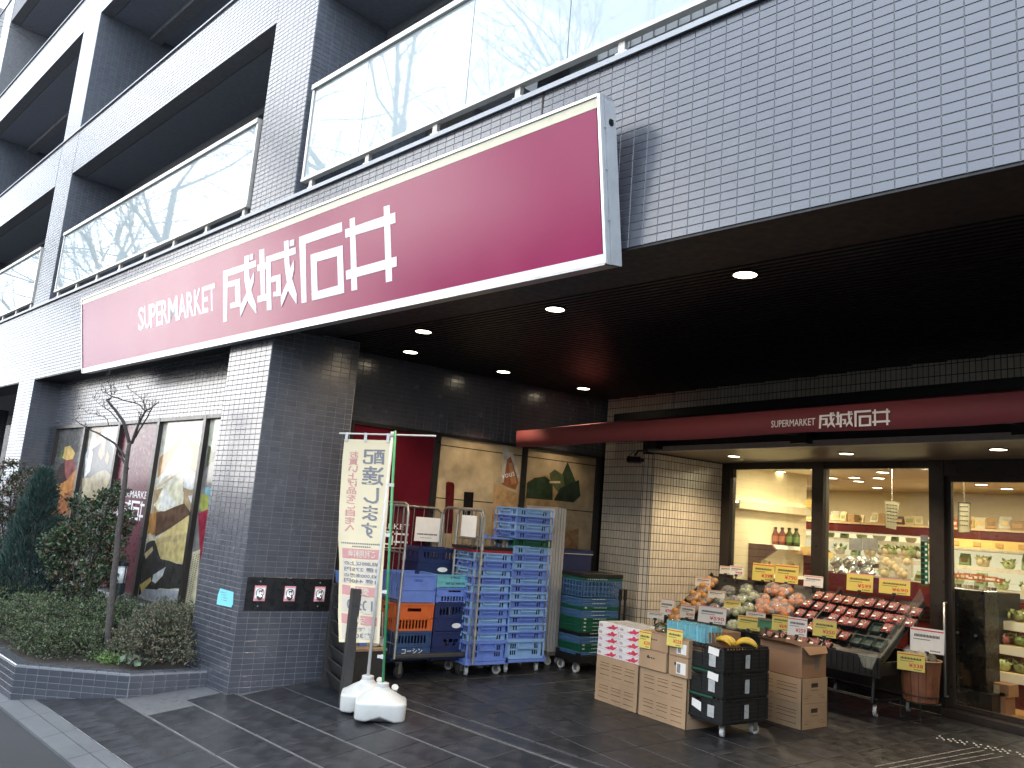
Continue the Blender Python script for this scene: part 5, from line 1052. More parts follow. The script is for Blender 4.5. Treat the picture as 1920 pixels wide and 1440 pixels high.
def cloth_text(mb, s, u0, u1, t0, t1, off, mi=0, mirror=True):
    v, f, a = text_geo(s, True)
    if len(v): mb.add([cloth(u0+(u1-u0)*((1-x) if mirror else x), t1+(t0-t1)*y, off+.0006*z) for x, y, z in v], f, mi)
def cloth_rect(mb, u0, u1, t0, t1, off, mi=0, n=5):
    for i in range(n):
        for j in range(4): a, b = u0+(u1-u0)*i/n, u0+(u1-u0)*(i+1)/n; c, d_ = t0+(t1-t0)*j/4, t0+(t1-t0)*(j+1)/4; mb.quad(cloth(a, c, off), cloth(b, c, off), cloth(b, d_, off), cloth(a, d_, off), mi)
bg_grey = M('banner_grey', (.21, .21, .23), .8, var=.05); bg_pink = M('banner_pink', (.62, .30, .28), .8, var=.05); bg_pale = M('banner_pale', (.66, .58, .46), .8, var=.03)
mb = MB(); tt = [.045, .13, .235, .325, .41, .495]
for c, (a, b) in zip('配達します', zip(tt[:-1], tt[1:])): cloth_text(mb, c, .42 if c in '配達' else .48, .88 if c in '配達' else .80, a+.004, b-.006, .003)
mb.build('lettering', bg_grey, bn); mb = MB(); s = 'お買い上げ品をご自宅へ'
for i, c in enumerate(s): a = .06+i*.037; cloth_text(mb, c, .13, .33, a, a+.034, .003)
mb.build('pink_lettering', bg_pink, bn)
for a, b in ((.545, .595), (.735, .782), (.875, .918)): mb = MB(); cloth_rect(mb, .08, .92, a, b, .002); mb.build('pink_print', bg_pink, bn)
for a, b in ((.6, .725), (.787, .865), (.923, .985)): mb = MB(); cloth_rect(mb, .08, .92, a, b, .0018); mb.build('pale_panel', bg_pale, bn)
for c, u0, u1, a, b in (('ご利用料金', .2, .8, .55, .589), ('受付', .3, .7, .74, .776), ('お届', .3, .7, .88, .913)): mb = MB(); cloth_text(mb, c, u0, u1, a, b, .0045); mb.build('band_lettering', bg_pale, bn)
mb = MB()
for c, u0, u1, a, b in (('¥3,000以上の', .12, .88, .607, .63), ('1個 275円', .12, .85, .637, .66), ('¥3,000未満の', .12, .88, .67, .692), ('1個 440円', .12, .85, .697, .72), ('10:00', .2, .8, .80, .85), ('レジで受付', .2, .85, .928, .948), ('約30分', .15, .85, .953, .98)): cloth_text(mb, c, u0, u1, a, b, .0045)
for i in range(22): u = .06+i*.04; cloth_rect(mb, u, u+.026, .515, .522, .003, n=1)
for i in range(9): u = .3+i*.045; cloth_rect(mb, u, u+.03, .53, .537, .003, n=1)
mb.build('small_lettering', bg_grey, bn)
# security camera under the awning
q = at_y(1190, 860, 6.7); t = thing('security_camera', 'small black security camera hanging beside the beige pillar', 'camera', q); mb = MB(); mb.tube([q+np.array([-.02, .2, .12]), q+np.array([0, .05, .1]), q+np.array([0, 0, .04])], .012, 8); mb.tube([q+np.array([-.06, .05, .1]), q+np.array([-.09, 0, .05]), q+np.array([-.07, -.02, -.02])], .005, 6); mb.build('bracket', black_metal, t); F = rotfr(q, 30, -12); mb = MB(); mb.box(-.09, .08, -.035, .035, -.05, .02, F); mb.cyl(F.p(.08, 0, -.015), F.p(.12, 0, -.015), .025, k=12); mb.build('housing', black_metal, t, bevel=.006)
# ------------------------------------------------------------------ cartons and boxes before the shop
def price_card(px, py, wpx, hpx, Yp, col, price, label, tilt=-8, yaw=18, clip='below', scallop=False, style=0):
    q = at_y(px, py, Yp); dist = float(np.linalg.norm(q-CAMP)); w, h = wpx/F_PX*dist*.95, hpx/F_PX*dist*.94; F0 = rotfr(q, yaw, tilt); F = Fr(F0.p(-w/2, 0, -h/2), F0.x, F0.y, F0.z)
    t = thing('price_card', label, 'price card', q, 'price cards on clips'); t_ = .0012
    MB().box(0, w, 0, t_, 0, h, F).build('card', col, t)
    if price:
        mb = MB(); put_text(mb, '¥'+price, F, w*.42, w*.94, h*.2, h*.42, .0004, .0003, bold=True); mb.build('price', red_ink, t)
    mb = MB(); n = max(4, int(w/.016))
    for i in range(n): x = w*.12+(w*.76)*i/n; mb.box(x, x+w*.76/n*.72, -.0007, -.0001, h*.62, h*.72+.004*(i % 2), F)
    for i in range(n): x = w*.1+(w*.5)*i/n; mb.box(x, x+w*.5/n*.7, -.0007, -.0001, h*.5, h*.54, F)
    for i in range(5): x = w*.6+w*.06*i; mb.box(x, x+w*.04, -.0007, -.0001, h*.07, h*.12, F)
    mb.build('small_print', dark_ink, t, kind='stuff')
    mb = MB()
    if scallop:
        n = max(6, int(w/.012))
        for i in range(n): mb.cyl(F.p(w*(i+.5)/n, -.0009, h-.004), F.p(w*(i+.5)/n, -.0001, h-.004), w/n*.55, k=8)
    else: mb.box(.004, w-.004, -.0008, -.0001, h*.88, h*.93, F)
    mb.build('red_border', pink_ink if scallop else red_ink, t)
    if clip:
        mb = MB(); x = w*.5; mb.box(x-.018, x+.018, -.008, .012, -.012, .012, F); mb.tube([F.p(x, .004, -.01), F.p(x-.01, .012, -.045), F.p(x+.008, .02, -.07)], .008, 6); mb.box(x-.02, x+.012, .0, .03, -.085, -.065, F); mb.build('clip', black_p, t)
    return t
YC = 5.25
def crate_card(F, w, h, d, label, group, handle=False, cols=3):
    t = thing('cardboard_crate', label, 'cardboard box', F.o, group)
    mb = MB(); tk = .006
    rowsf = [(h*.18, h*.205, [(.03+(w-.06)*i/cols+.02, .03+(w-.06)*(i+1)/cols-.02) for i in range(cols)]), (h*.42, h*.445, [(.03+(w-.06)*i/cols+.02, .03+(w-.06)*(i+1)/cols-.02) for i in range(cols)]), (h*.7, h*.725, [(.03+(w-.06)*i/cols+.02, .03+(w-.06)*(i+1)/cols-.02) for i in range(cols)])]
    FR = Fr(F.p(w, 0, 0), F.y, -F.x); slotted(mb, F, w, h, tk, rowsf)
    slotted(mb, FR, d, h, tk, [(h*.2, h*.22, [(.03, .1), (d-.1, d-.03)]), (h*.62, h*.80, [(d*.36, d*.64)])] if handle else [(h*.4, h*.42, [(.05, d-.05)])])
    mb.box(0, w, d-tk, d, 0, h, F); mb.box(0, tk, tk, d-tk, 0, h, F); mb.box(tk, w-tk, tk, d-tk, h-tk, h-.001, F); mb.build('body', card_b, t)
    mb = MB()
    for i in range(cols): x0 = .03+(w-.06)*i/cols+.02; x1 = .03+(w-.06)*(i+1)/cols-.02; mb.box(x0, x1, -.0008, .002, h*.57, h*.62, F)
    if handle:
        mb.box(d*.36, d*.64, -.001, -.0001, h*.5, h*.54, FR)
        for i in range(3):
            for a in (.06, d-.14): mb.box(a+i*.03, a+i*.03+.02, -.001, -.0001, h*.3, h*.33, FR)
    mb.build('print', M('brown_print', (.25, .15, .085), .8, var=.1), t)
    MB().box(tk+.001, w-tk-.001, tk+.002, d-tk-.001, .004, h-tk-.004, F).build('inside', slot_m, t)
    return t
za = zg(-5.5, YC)+.002
xA0, xA1 = at_y(1117, 1270, YC)[0], at_y(1197, 1270, YC)[0]; xB0, xB1 = xA1+.02, at_y(1288, 1300, YC)[0]
hz = (at_y(1118, 1226, YC)[2]-za)/2
for j in range(2):
    crate_card(Fr((xA0, YC, za+hz*j)), xA1-xA0, hz-.001, .38, '%s brown cardboard crate under the white and red boxes' % ('lower', 'upper')[j], 'brown cardboard crates')
    crate_card(Fr((xB0, YC+.0, za+hz*j)), xB1-xB0, hz-.001, .38, '%s brown cardboard crate beside the black crate stack' % ('lower', 'upper')[j], 'brown cardboard crates')
zt = za+2*hz
# white boxes with red print: two columns of five
zT = at_y(1118, 1163, YC)[2]; hb_ = (zT-zt)/5; ym = YC+.005; wb = (xA1-xA0)/2
white_box = M('white_carton', (.74, .72, .71), .45, var=.04); red_print = M('berry_print', (.62, .05, .10), .5, var=.15)
for c in range(2):
    for r in range(5):
        x0 = xA0+wb*c-.004; z0 = zt+hb_*r+.001; F = Fr((x0, ym+random.uniform(-.004, .004), z0)); w, h = wb-.003, hb_-.002
        t = thing('fruit_carton', 'white carton with red print, %s column, %s' % (('left', 'right')[c], ('bottom one', 'second from bottom', 'middle one', 'second from top', 'topmost')[r]), 'carton', F.o, 'white cartons with red print')
        MB().box(0, w, 0, .36, 0, h, F).build('body', white_box, t, bevel=.002); mb = MB()
        mb.poly([F.p(w*a, -.0006, h*b) for a, b in ((.34, .30), (.48, .38), (.55, .55), (.62, .52), (.66, .8), (.74, .9), (.8, .62), (.9, .7), (.96, .82), (.92, .5), (.84, .32), (.78, .12), (.66, .2), (.55, .12), (.45, .2))], -F.y, .0004); mb.poly([F.p(w*a, -.0006, h*b) for a, b in ((.87, .2), (.97, .3), (.98, .6), (.95, .34))], -F.y, .0004)
        mb.box(w*.05, w*.2, -.0008, -.0001, h*.3, h*.38, F); mb.build('berry_print', red_print, t); mb = MB(); mb.ball(F.p(w*.66, -.0005, h*.5), .006, .0008, .006, 8, 4)
        for i in range(4): mb.box(w*(.05+.035*i), w*(.075+.035*i), -.0008, -.0001, h*.62, h*.7, F); mb.box(w*(.05+.04*i), w*(.082+.04*i), -.0008, -.0001, h*.44, h*.56, F)
        mb.build('small_print', grey_ink, t)
film = thin_glass('clear_film', (.94, .95, .94), .10)
o_ = MB(); 
for i in range(14):
    for j in range(6):
        a = xA0+.05+i*.035; b = YC+.03+j*.055; z = lambda x, y: zT+.006+.007*math.sin(x*40)*math.cos(y*31)
        o_.quad((a, b, z(a, b)), (a+.035, b, z(a+.035, b)), (a+.035, b+.055, z(a+.035, b+.055)), (a, b+.055, z(a, b+.055)))
tag(o_.build('plastic_sheet', M('milky_film', (.6, .6, .6), .15, spec=.8, alpha=.5, var=.1), smooth=True), 'loose clear plastic sheet spread over the white cartons', 'plastic sheet')
def plain_box(x0, x1, y0, d, z0, z1, label, mat=card_b, tape=True, lab=None, group=None, name='cardboard_box'):
    t = thing(name, label, 'cardboard box', (x0, y0, z0), group); MB().box(x0, x1, y0, y0+d, z0, z1).build('body', mat, t, bevel=.003)
    F = Fr((x0, y0, z0)); w, h = x1-x0, z1-z0
    mb = MB(); mb.box(w*.05, w*.95, -.0006, .002, h*.965, h*.985, F)
    for i in range(4): mb.box(w*(.3+.08*i), w*(.35+.08*i), -.0008, -.0001, h*.55, h*.62, F)
    mb.poly([F.p(w*.35+.012*math.cos(a), -.0008, h*.62+.014*math.sin(a*1.0)) for a in [i*.785 for i in range(8)]], -F.y, .0005); mb.build('print', dark_ink, t)
    if lab: mb = MB(); mb.box(w*.4, w*.9, -.001, -.0001, h*.15, h*.72, F); l = mb.build('sticker', white_paint, t); mb = MB(); [mb.box(w*(.45+.03*i), w*(.45+.03*i)+.004, -.0016, -.0011, h*.2, h*.65, F) for i in range(6)]; mb.build('barcode', dark_ink, l)
    return t
X_ = lambda px, py: float(at_y(px, py, YC-.02)[0]); Z_ = lambda px, py: float(at_y(px, py, YC-.02)[2])
b0, b1 = X_(1198, 1230), X_(1249, 1230); zb1, zb2 = Z_(1200, 1213), Z_(1200, 1180)
plain_box(b0, b1, YC-.02, .36, zt+.002, zb1, 'brown box with a black leaf print under the box holding the bag', group='brown boxes under the yellow cards')
plain_box(b0+.01, b1+.005, YC-.01, .34, zb1+.002, zb2, 'brown box with yellow 258 card in front', group='brown boxes under the yellow cards')
c0, c1 = X_(1254, 1240), X_(1290, 1240); zc1, zc2 = Z_(1256, 1227), Z_(1256, 1196)
plain_box(c0, c1, YC-.02, .36, zt+.002, zc1, 'brown box with white sticker, lower of the pair by the black crates', lab=1, group='brown boxes under the yellow cards')
plain_box(c0, c1, YC-.02, .36, zc1+.002, zc2+.01, 'brown box with white sticker, under the yellow 228 card', lab=1, group='brown boxes under the yellow cards')
x0, x1 = float(at_y(1262, 1190, YC+.3)[0]), float(at_y(1352, 1200, YC+.3)[0])
t = thing('open_box', 'brown open box with arched print under the blue paper bags', 'cardboard box', (x0, YC+.3, zt)); z1 = Z_(1280, 1182)
mb = MB(); F = Fr((x0, YC+.15, zt)); w, d, h = x1-x0, .4, z1-zt
for a in ((0, w, 0, .005), (0, w, d-.005, d), (0, .005, .005, d-.005), (w-.005, w, .005, d-.005)): mb.box(*a, 0, h, F)
mb.box(.005, w-.005, .005, d-.005, 0, .01, F); mb.build('body', card_d, t)
t = thing('paper_bags', 'row of crumpled pale blue paper bags in the open brown box', 'paper bag', (x0, YC, z1)); mb = MB()
bp_ = M('pale_blue_paper', (.22, .52, .60), .7, var=.15, scale=40); za_, zb_ = at_y(1255, 1180, YC+.1)[2], at_y(1255, 1162, YC+.1)[2]; xx0, xx1 = at_y(1254, 1172, YC+.1)[0], at_y(1324, 1172, YC+.1)[0]; n = 40
for j in range(3):
    y = YC+.08+j*.09; pts = []
    for i in range(n+1): x = xx0+(xx1-xx0)*i/n; pts.append((x, y+.018*math.sin(i*2.4+j)))
    for i in range(n):
        (xa, ya_), (xb, yb_) = pts[i], pts[i+1]; zz = za_-.05; zu = zb_-.004*(i % 3)-.002*j
        mb.add([(xa, ya_, zz), (xb, yb_, zz), (xb, yb_-.006, zu), (xa, ya_-.006, zu), (xa, ya_+.05, zz), (xb, yb_+.05, zz), (xb, yb_+.03, zu), (xa, ya_+.03, zu)], [(0, 1, 2, 3), (5, 4, 7, 6), (3, 2, 6, 7)])
mb.build('bags', bp_, t)
t = thing('clear_bag', 'clear bag of leafy herbs on the box behind the 258 card', 'bag', at_y(1238, 1175, YC+.05)); q = at_y(1240, 1178, YC+.08); mb = MB(); mb.ball(q, .07, .05, .05, 12, 7, jit=.12); mb.build('film', film, t, smooth=True); mb = MB()
for _ in range(60): leaf(mb, q+rdir()*np.array([.05, .035, .035]), rdir(), rdir(), .03, .006, 0)
mb.build('herbs', lf_lt, t, kind='stuff')
price_card(1209, 1199, 26, 31, YC-.03, yellow_card, '258', 'yellow 258 price card on the brown boxes left of the 228 card', yaw=12, tilt=-4, clip=None)
price_card(1265, 1196, 34, 31, YC-.04, yellow_card, '228', 'yellow 228 price card under the blue paper bags', yaw=10, tilt=-3, clip=None)
# black folding crates on a dolly, bananas on top
cx0, cx1, cy0, cy1 = -5.0, -4.43, 5.28, 5.83; zd = zg(-4.7, 5.5)
dk = dolly(cx1-cx0-.04, cy1-cy0-.04, .125, M('dark_plastic', (.012, .016, .022), .45), 'black dolly with white wheels under the black crate stack', ((cx0+cx1)/2, (cy0+cy1)/2, zd), 0, .04, white_plastic)
zs_ = [zd+.13]+[float(hit(1346, py, (cx1, cy0, 0), (W2 @ np.array([0, 0, 1.0]))*[1, 1, 0])[2]) for py in (1313, 1258, 1213)]
hs = (zs_[3]-zs_[0])/3
stick = M('clear_sticker', (.42, .45, .45), .3, var=.1)
for j in range(3):
    z0 = zs_[0]+hs*j; h = hs-.004; t = thing('black_crate', '%s black folding crate with white stickers in the stack of three' % ('bottom', 'middle', 'top')[j], 'crate', (cx1, cy0, z0), 'three stacked black crates'); mb = MB(); w, d = cx1-cx0, cy1-cy0
    fr4 = [(Fr((cx0, cy0, z0)), w), (Fr((cx1, cy0, z0), (0, 1, 0), (-1, 0, 0)), d), (Fr((cx1, cy1, z0), (-1, 0, 0), (0, -1, 0)), w), (Fr((cx0, cy1, z0), (0, -1, 0), (1, 0, 0)), d)]
    for k, (F, L_) in enumerate(fr4):
        n = 14; sl = [(.03+(L_-.06)*i/n+.008, .03+(L_-.06)*(i+1)/n-.008) for i in range(n)]
        slotted(mb, F, L_, h, .006, [(h*.9, h*.955, sl)]+([(h*.62, h*.8, [(L_*.4, L_*.62)])] if k in (0, 2) else []))
    mb.box(cx0, cx1, cy0, cy1, z0, z0+.005); mb.build('body', black_p, t); mb = MB()
    for F, L_ in fr4:
        mb.box(-.004, L_+.004, -.008, .0, h*.86, h*.89, F); mb.box(-.004, L_+.004, -.008, .0, .0, h*.05, F); mb.box(-.004, .02, -.008, .0, h*.05, h*.86, F); mb.box(L_-.02, L_+.004, -.008, .0, h*.05, h*.86, F)
        for i in range(1, 5): mb.box(.025, L_-.025, -.004, -.0001, h*.86*i/5, h*.86*i/5+.006, F)
        for i in range(1, 5): mb.box(L_*i/5-.004, L_*i/5+.004, -.0055, -.0001, h*.05, h*.86, F)
    mb.build('ribs', black_p, t)
    if j < 2: mb = MB(); mb.box(.06, w-.1, -.0075, -.0056, h*.89, h*.97, fr4[0][0]); mb.build('green_band', green_p, t)
    F, L_ = fr4[0]
    mb = MB(); mb.box(w*.74, w*.86, -.0085, -.008, h*.14, h*.62, F); mb.build('slip_pocket', stick, t)
    mb = MB(); F1, L1 = fr4[1]; mb.box(d*.46, d*.56, -.0085, -.008, h*.12, h*.68, F1); mb.build('slip_pocket', stick, t)
    mb = MB(); x = w*.72 if j else w*.45; mb.poly([F.p(x+a, -.0092, z) for a, z in ((0, h*.66), (.11, h*.6), (.115, h*.9), (.005, h*.95))] if j else [F.p(x+a, -.0092, z) for a, z in ((0, h*.4), (.1, h*.25), (.1, h*.62), (0, h*.72))], -F.y, .0006); mb.build('paper_slip', white_paint, t)
    if j == 0: mb = MB(); mb.poly([F.p(w*a, -.0093, h*b) for a, b in ((.05, .5), (.17, .45), (.17, .9), (.05, .92))], -F.y, .0006); mb.build('paper_slip', white_paint, t); mb = MB(); mb.poly([F.p(w*a, -.0097, h*b) for a, b in ((.14, .95), (.36, .8), (.38, 1.0), (.2, 1.08))], -F.y, .0006); mb.build('paper_slip', white_paint, t)
ban = M('banana_skin', (.68, .45, .045), .45, var=.12, scale=25, isl=.06); zt3 = zs_[0]+hs*3
MB().box(cx0+.02, cx1-.02, cy0+.02, cy1-.02, zt3-.09, zt3-.06).build('liner', card_d, bpy.data.objects['black_crate.002'])
for k, (x, y, a, lb) in enumerate(((-4.82, 5.46, .2, 'banana bunch at the left of the top black crate'), (-4.66, 5.56, .5, 'banana bunch in the middle of the top black crate'), (-4.53, 5.68, .9, 'banana bunch at the right of the top black crate'))):
    t = thing('banana_bunch', lb, 'bananas', (x, y, zt3-.05), 'banana bunches in the top black crate')
    for i in range(5):
        mb = MB(); F = rotfr((x, y, zt3-.035), math.degrees(a)-20+i*5); o = (i-2)*.034; pts = []; rr = []
        for s in range(9): u = s/8; th = -1.1+2.2*u; pts.append(F.p(.095*math.sin(th), o*(.5+.5*math.cos(th)), .085*math.cos(th)-.02+.006*(i % 2))); rr.append(.017*min(1, .35+1.9*min(u, 1-u)))
        mb.tube(pts, 0, 7, rr=rr); mb.build('banana', ban, t, smooth=True)
# cartons at the right
YR = 6.25; ra, rb = float(at_y(1425, 1300, YR)[0]), float(at_y(1503, 1320, YR)[0]); zr = zg(-4.5, YR)+.002; zr1 = float(at_y(1503, 1273, YR)[2]); hr = (zr1-zr)/2; dR = .37
for j in range(2): crate_card(Fr((ra-.12, YR, zr+hr*j)), rb-ra+.12, hr-.002, dR, '%s cardboard crate with handle hole right of the black stack' % ('lower', 'upper')[j], 'brown cardboard crates', True, 2)
zr2 = float(at_y(1499, 1213, YR+.02)[2]); t = thing('open_box', 'tall open brown box with round grey print on two crates', 'cardboard box', (rb, YR, zr1)); F = Fr((ra-.02, YR+.015, zr1+.002)); w, d, h = rb-ra+.005, .35, zr2-zr1
mb = MB()
for a in ((0, w, 0, .005), (0, w, d-.005, d), (0, .005, .005, d-.005), (w-.005, w, .005, d-.005)): mb.box(*a, 0, h, F)
mb.box(.005, w-.005, .005, d-.005, 0, .008, F); mb.build('body', card_d, t); mb = MB()
mb.poly([F.p(.005, -.003, h), F.p(w-.005, -.003, h), F.p(w*.9, -.10, h+.03), F.p(w*.1, -.1, h+.035)], (0, -.3, 1), .003); mb.poly([F.p(w+.002, .01, h), F.p(w+.002, d-.01, h), F.p(w+.05, d*.85, h-.05), F.p(w+.05, d*.1, h-.06)], (1, 0, .5), .003); mb.build('flap', card_d, t); mb = MB(); FR = Fr(F.p(w, 0, 0), F.y, -F.x)
for i in range(14): a0 = i*6.283/14; mb.box(d*.62+.045*math.cos(a0)*.8-.008, d*.62+.045*math.cos(a0)*.8+.008, -.0008, -.0001, h*.45+.055*math.sin(a0)-.006, h*.45+.055*math.sin(a0)+.006, FR)
mb.box(d*.54, d*.7, -.0006, -.0001, h*.3, h*.6, FR); mb.build('print', M('faded_print', (.20, .15, .115), .8, var=.2), t)

# ------------------------------------------------------------------ produce rack
ro = np.array([-7.0, 7.28, .66]); rv = np.array([0, .72, .51]); rl = float(np.linalg.norm(rv)); rv /= rl; rn = np.cross([1, 0, 0], rv); RK = Fr(ro, (1, 0, 0), rv, rn); RL = .92; RW = 2.72
rk = thing('produce_rack', 'long black tiered produce rack on wheels in front of the shop windows', 'rack', ro)
MB().box(0, RW, -.02, RL, -.06, -.045, RK).build('shelf_board', black_p, rk)
mb = MB(); mb.box(-7.0, -7.0+RW, 7.24, 7.27, .48, .66); mb.box(-7.0+RW-.02, -7.0+RW, 7.27, 7.95, .5, .62); mb.build('front_skirt', black_p, rk)
for x in (.02, .92, 1.8, RW-.02): MB().box(x-.008, x+.008, 0, RL, -.045, .0, RK).build('divider', black_p, rk)
for x in (-6.9, -5.2, -4.42):
    mb = MB(); mb.tube([(x, 7.35, .24), (x, 8.0, .24), (x, 8.02, 1.1)], .018, 8); mb.tube([(x, 7.36, .24), (x, 7.4, .62)], .018, 8); mb.build('leg_frame', black_metal, rk)
    for y in (7.4, 7.97): f, wv = MB(), MB(); caster(f, wv, x, y, .055, zg(x, y), 20); o = wv.build('caster', wheel_grey, rk); f.build('fork', black_metal, o)
mb = MB(); mb.cyl((-6.9, 7.4, .25), (-4.42, 7.4, .25), .015, k=8); mb.cyl((-6.9, 7.97, .25), (-4.42, 7.97, .25), .015, k=8); mb.box(-6.95, -4.35, 7.9, 7.93, .28, .7); mb.build('rail', black_metal, rk)
mb = MB()
for i in range(46): x = -7.0+RW*(i+.3)/46; mb.box(x, x+.022, 7.232, 7.24, .5, .64)
mb.build('skirt_ribs', black_p, rk, kind='stuff')
cf = MB(); 
for u0, u1 in ((2.5, RW-.01),): cf.poly([RK.p(u0, -.03, .03), RK.p(u1, -.02, .05), RK.p(u1+.02, -.2, .03), RK.p(u0+.12, -.16, .0)], rn, .002)
cf.poly([RK.p(RW, .02, .0), RK.p(RW, RL, .0), RK.p(RW, RL, .13), RK.p(RW, .0, .1)], (1, 0, 0), .002)
cf.build('clear_guard', M('clear_acrylic', (.5, .56, .53), .08, var=0, rvar=.0, spec=.7, alpha=.12), rk)
def rk_at(px, py, lift=.03):
    q = hit(px, py, RK.p(0, 0, lift), rn)-ro; return float(q @ RK.x), float(q @ RK.y)
tom = M('tomato_red', (.30, .016, .012), .22, var=.2, isl=.25, coat=.3); tom_o = M('tomato_orange', (.36, .06, .016), .22, var=.2, isl=.3, coat=.3); gr_tray = M('grey_green_tray', (.035, .06, .055), .3, var=.1)
_packs = {}
def pack_proto(kind):
    t = thing('fruit_pack', 'x', 'fruit pack', (0, 0, 0)); w, d = .102, .125; F = WF; mb = MB()
    mb.box(-w/2, w/2, -d/2, d/2, 0, .004); 
    for a in ((-w/2, w/2, -d/2, -d/2+.003), (-w/2, w/2, d/2-.003, d/2), (-w/2, -w/2+.003, -d/2, d/2), (w/2-.003, w/2, -d/2, d/2)): mb.box(*a, .004, .03)
    local_part(mb, 'tray', gr_tray if kind == 'e' else black_p, t)
    if kind != 'e':
        mb = MB(); rn_ = random.Random(len(_packs))
        for i in range(4):
            for j in range(5): mb.ball((-.036+i*.024+rn_.uniform(-.003, .003), -.048+j*.024+rn_.uniform(-.003, .003), .03+rn_.uniform(-.003, .004)), .0145, k=7, h=5)
        local_part(mb, 'tomatoes', tom if kind == 'r' else tom_o, t, smooth=True, kind='stuff')
        mb = MB(); n = 6; V = [[(-w/2+w*i/n, -d/2+d*j/n, .05*(.45+.55*math.sin(math.pi*i/n)**.5*math.sin(math.pi*j/n)**.5)+.004*rn_.uniform(-1, 1)+.006) for i in range(n+1)] for j in range(n+1)]
        for j in range(n):
            for i in range(n): mb.quad(V[j][i], V[j][i+1], V[j+1][i+1], V[j+1][i])
        local_part(mb, 'film', M('wrinkled_film', (.8, .8, .8), .05, var=0, rvar=0, spec=1.0, alpha=.2, bump=.6, bscale=90), t)
        mb = MB(); mb.box(-.018, .018, -.045, -.022, .0535, .0545); local_part(mb, 'label', white_paint, t)
    return t
def rk_item(proto, px, py, label, group, sc=1.0, lift=0, rz=0):
    key = proto.name
    u, v = rk_at(px, py); o = proto if key not in used else clone(proto, (0, 0, 0))
    used.add(key); m = Matrix([[RK.x[i], RK.y[i], RK.z[i], 0] for i in range(3)]+[[0, 0, 0, 1]]) @ Matrix.Rotation(rz+random.uniform(-.06, .06), 4, 'Z') @ Matrix.Scale(sc, 4); p = RK.p(u, v, -.04+lift); m = Matrix.Translation(tuple(map(float, p))) @ m
    o.matrix_world = m; o['label'] = label; o['group'] = group; return o
PR = {k: [pack_proto(k) for _ in range(2 if k != 'e' else 1)] for k in 'rme'}
rows = [('rear row of the right tray block', 'r', [(1629, 1126), (1651, 1129), (1673, 1133), (1694, 1138), (1715, 1143)]), ('second row of the right tray block', 'r', [(1620, 1146), (1641, 1150), (1662, 1154), (1682, 1157), (1704, 1163)]), ('third row of the right tray block', 'r', [(1596, 1162), (1617, 1166), (1662, 1173)]), ('front row of the right tray block', 'r', [(1581, 1188)]),
        ('rear row of the middle tray block', 'm', [(1533, 1112), (1552, 1115), (1571, 1119), (1590, 1122), (1609, 1126)]), ('second row of the middle tray block', 'r', [(1512, 1128), (1533, 1132), (1553, 1136), (1574, 1140), (1594, 1145)]), ('third row of the middle tray block', 'r', [(1498, 1145), (1519, 1149), (1560, 1154), (1580, 1160)]),
        ('fourth row of the middle tray block', 'm', [(1520, 1172), (1541, 1175), (1562, 1182)]), ('front row behind the cardboard box', 'r', [(1437, 1186), (1459, 1189), (1481, 1193), (1503, 1197), (1524, 1201), (1545, 1206)])]
col_n = ['first from left', 'second from left', 'third from left', 'fourth from left', 'fifth from left', 'last on the right']
for rname, k, pts in rows:
    for i, (px, py) in enumerate(pts): rk_item(PR[k][i % 2], px, py, 'clear pack of %s, %s, %s' % ('red tomatoes' if k == 'r' else 'orange red tomatoes', col_n[i], rname), 'tomato packs on the produce rack', lift=.012)
for i, (px, py) in enumerate([(1640, 1169), (1604, 1191), (1625, 1195), (1646, 1199)]): rk_item(PR['e'][0], px, py, 'empty grey green tray in the right block, %s' % ('third row', 'front row left', 'front row middle', 'front row right')[i], 'empty trays on the produce rack')
org = M('orange_peel', (.50, .23, .045), .42, var=.1, isl=.12, bump=.15, bscale=200); pers = M('persimmon', (.46, .15, .03), .3, var=.12, isl=.12); kiwi = M('dark_green_skin', (.035, .045, .022), .5, var=.2, isl=.3); pale_g = M('pale_green_veg', (.30, .36, .16), .4, var=.2, isl=.2)
def bag_proto(name, mat, pos, r, rz, lab=True, cat='fruit bag', part='fruit'):
    t = thing(name, 'x', cat, (0, 0, 0))
    for p in pos: mb = MB(); mb.ball(p, r, r, rz, 12, 8, jit=.02); local_part(mb, part, mat, t, smooth=True)
    mb = MB(); xs_ = [p[0] for p in pos]; ys_ = [p[1] for p in pos]; c = ((min(xs_)+max(xs_))/2, (min(ys_)+max(ys_))/2, r); mb.ball(c, (max(xs_)-min(xs_))/2+r*1.15, (max(ys_)-min(ys_))/2+r*1.15, r*1.35+.01, 12, 7, jit=.06); local_part(mb, 'film', M('wrinkled_film'), t)
    if lab: mb = MB(); mb.box(-.022, .022, c[1]-r*1.4, c[1]-r*1.4+.004, r*.9, r*.9+.035); local_part(mb, 'label', paper, t)
    return t
ob = bag_proto('orange_bag', org, [(-.04, -.035, .036), (.04, -.035, .036), (-.04, .04, .036), (.04, .04, .036), (0, 0, .09)], .038, .035)
for i, (px, py) in enumerate([(1331, 1090), (1319, 1103), (1301, 1117), (1322, 1122), (1283, 1137), (1303, 1137), (1268, 1150), (1262, 1163)]): rk_item(ob, px, py, 'bag of round oranges beside the beige pillar, %s from the top of the rack' % ordn(i), 'orange bags at the left end of the rack', 1.08, .01, rz=i*.8)
pb = bag_proto('persimmon_bag', pers, [(-.042, 0, .034), (.042, 0, .034), (0, .06, .034)], .042, .034)
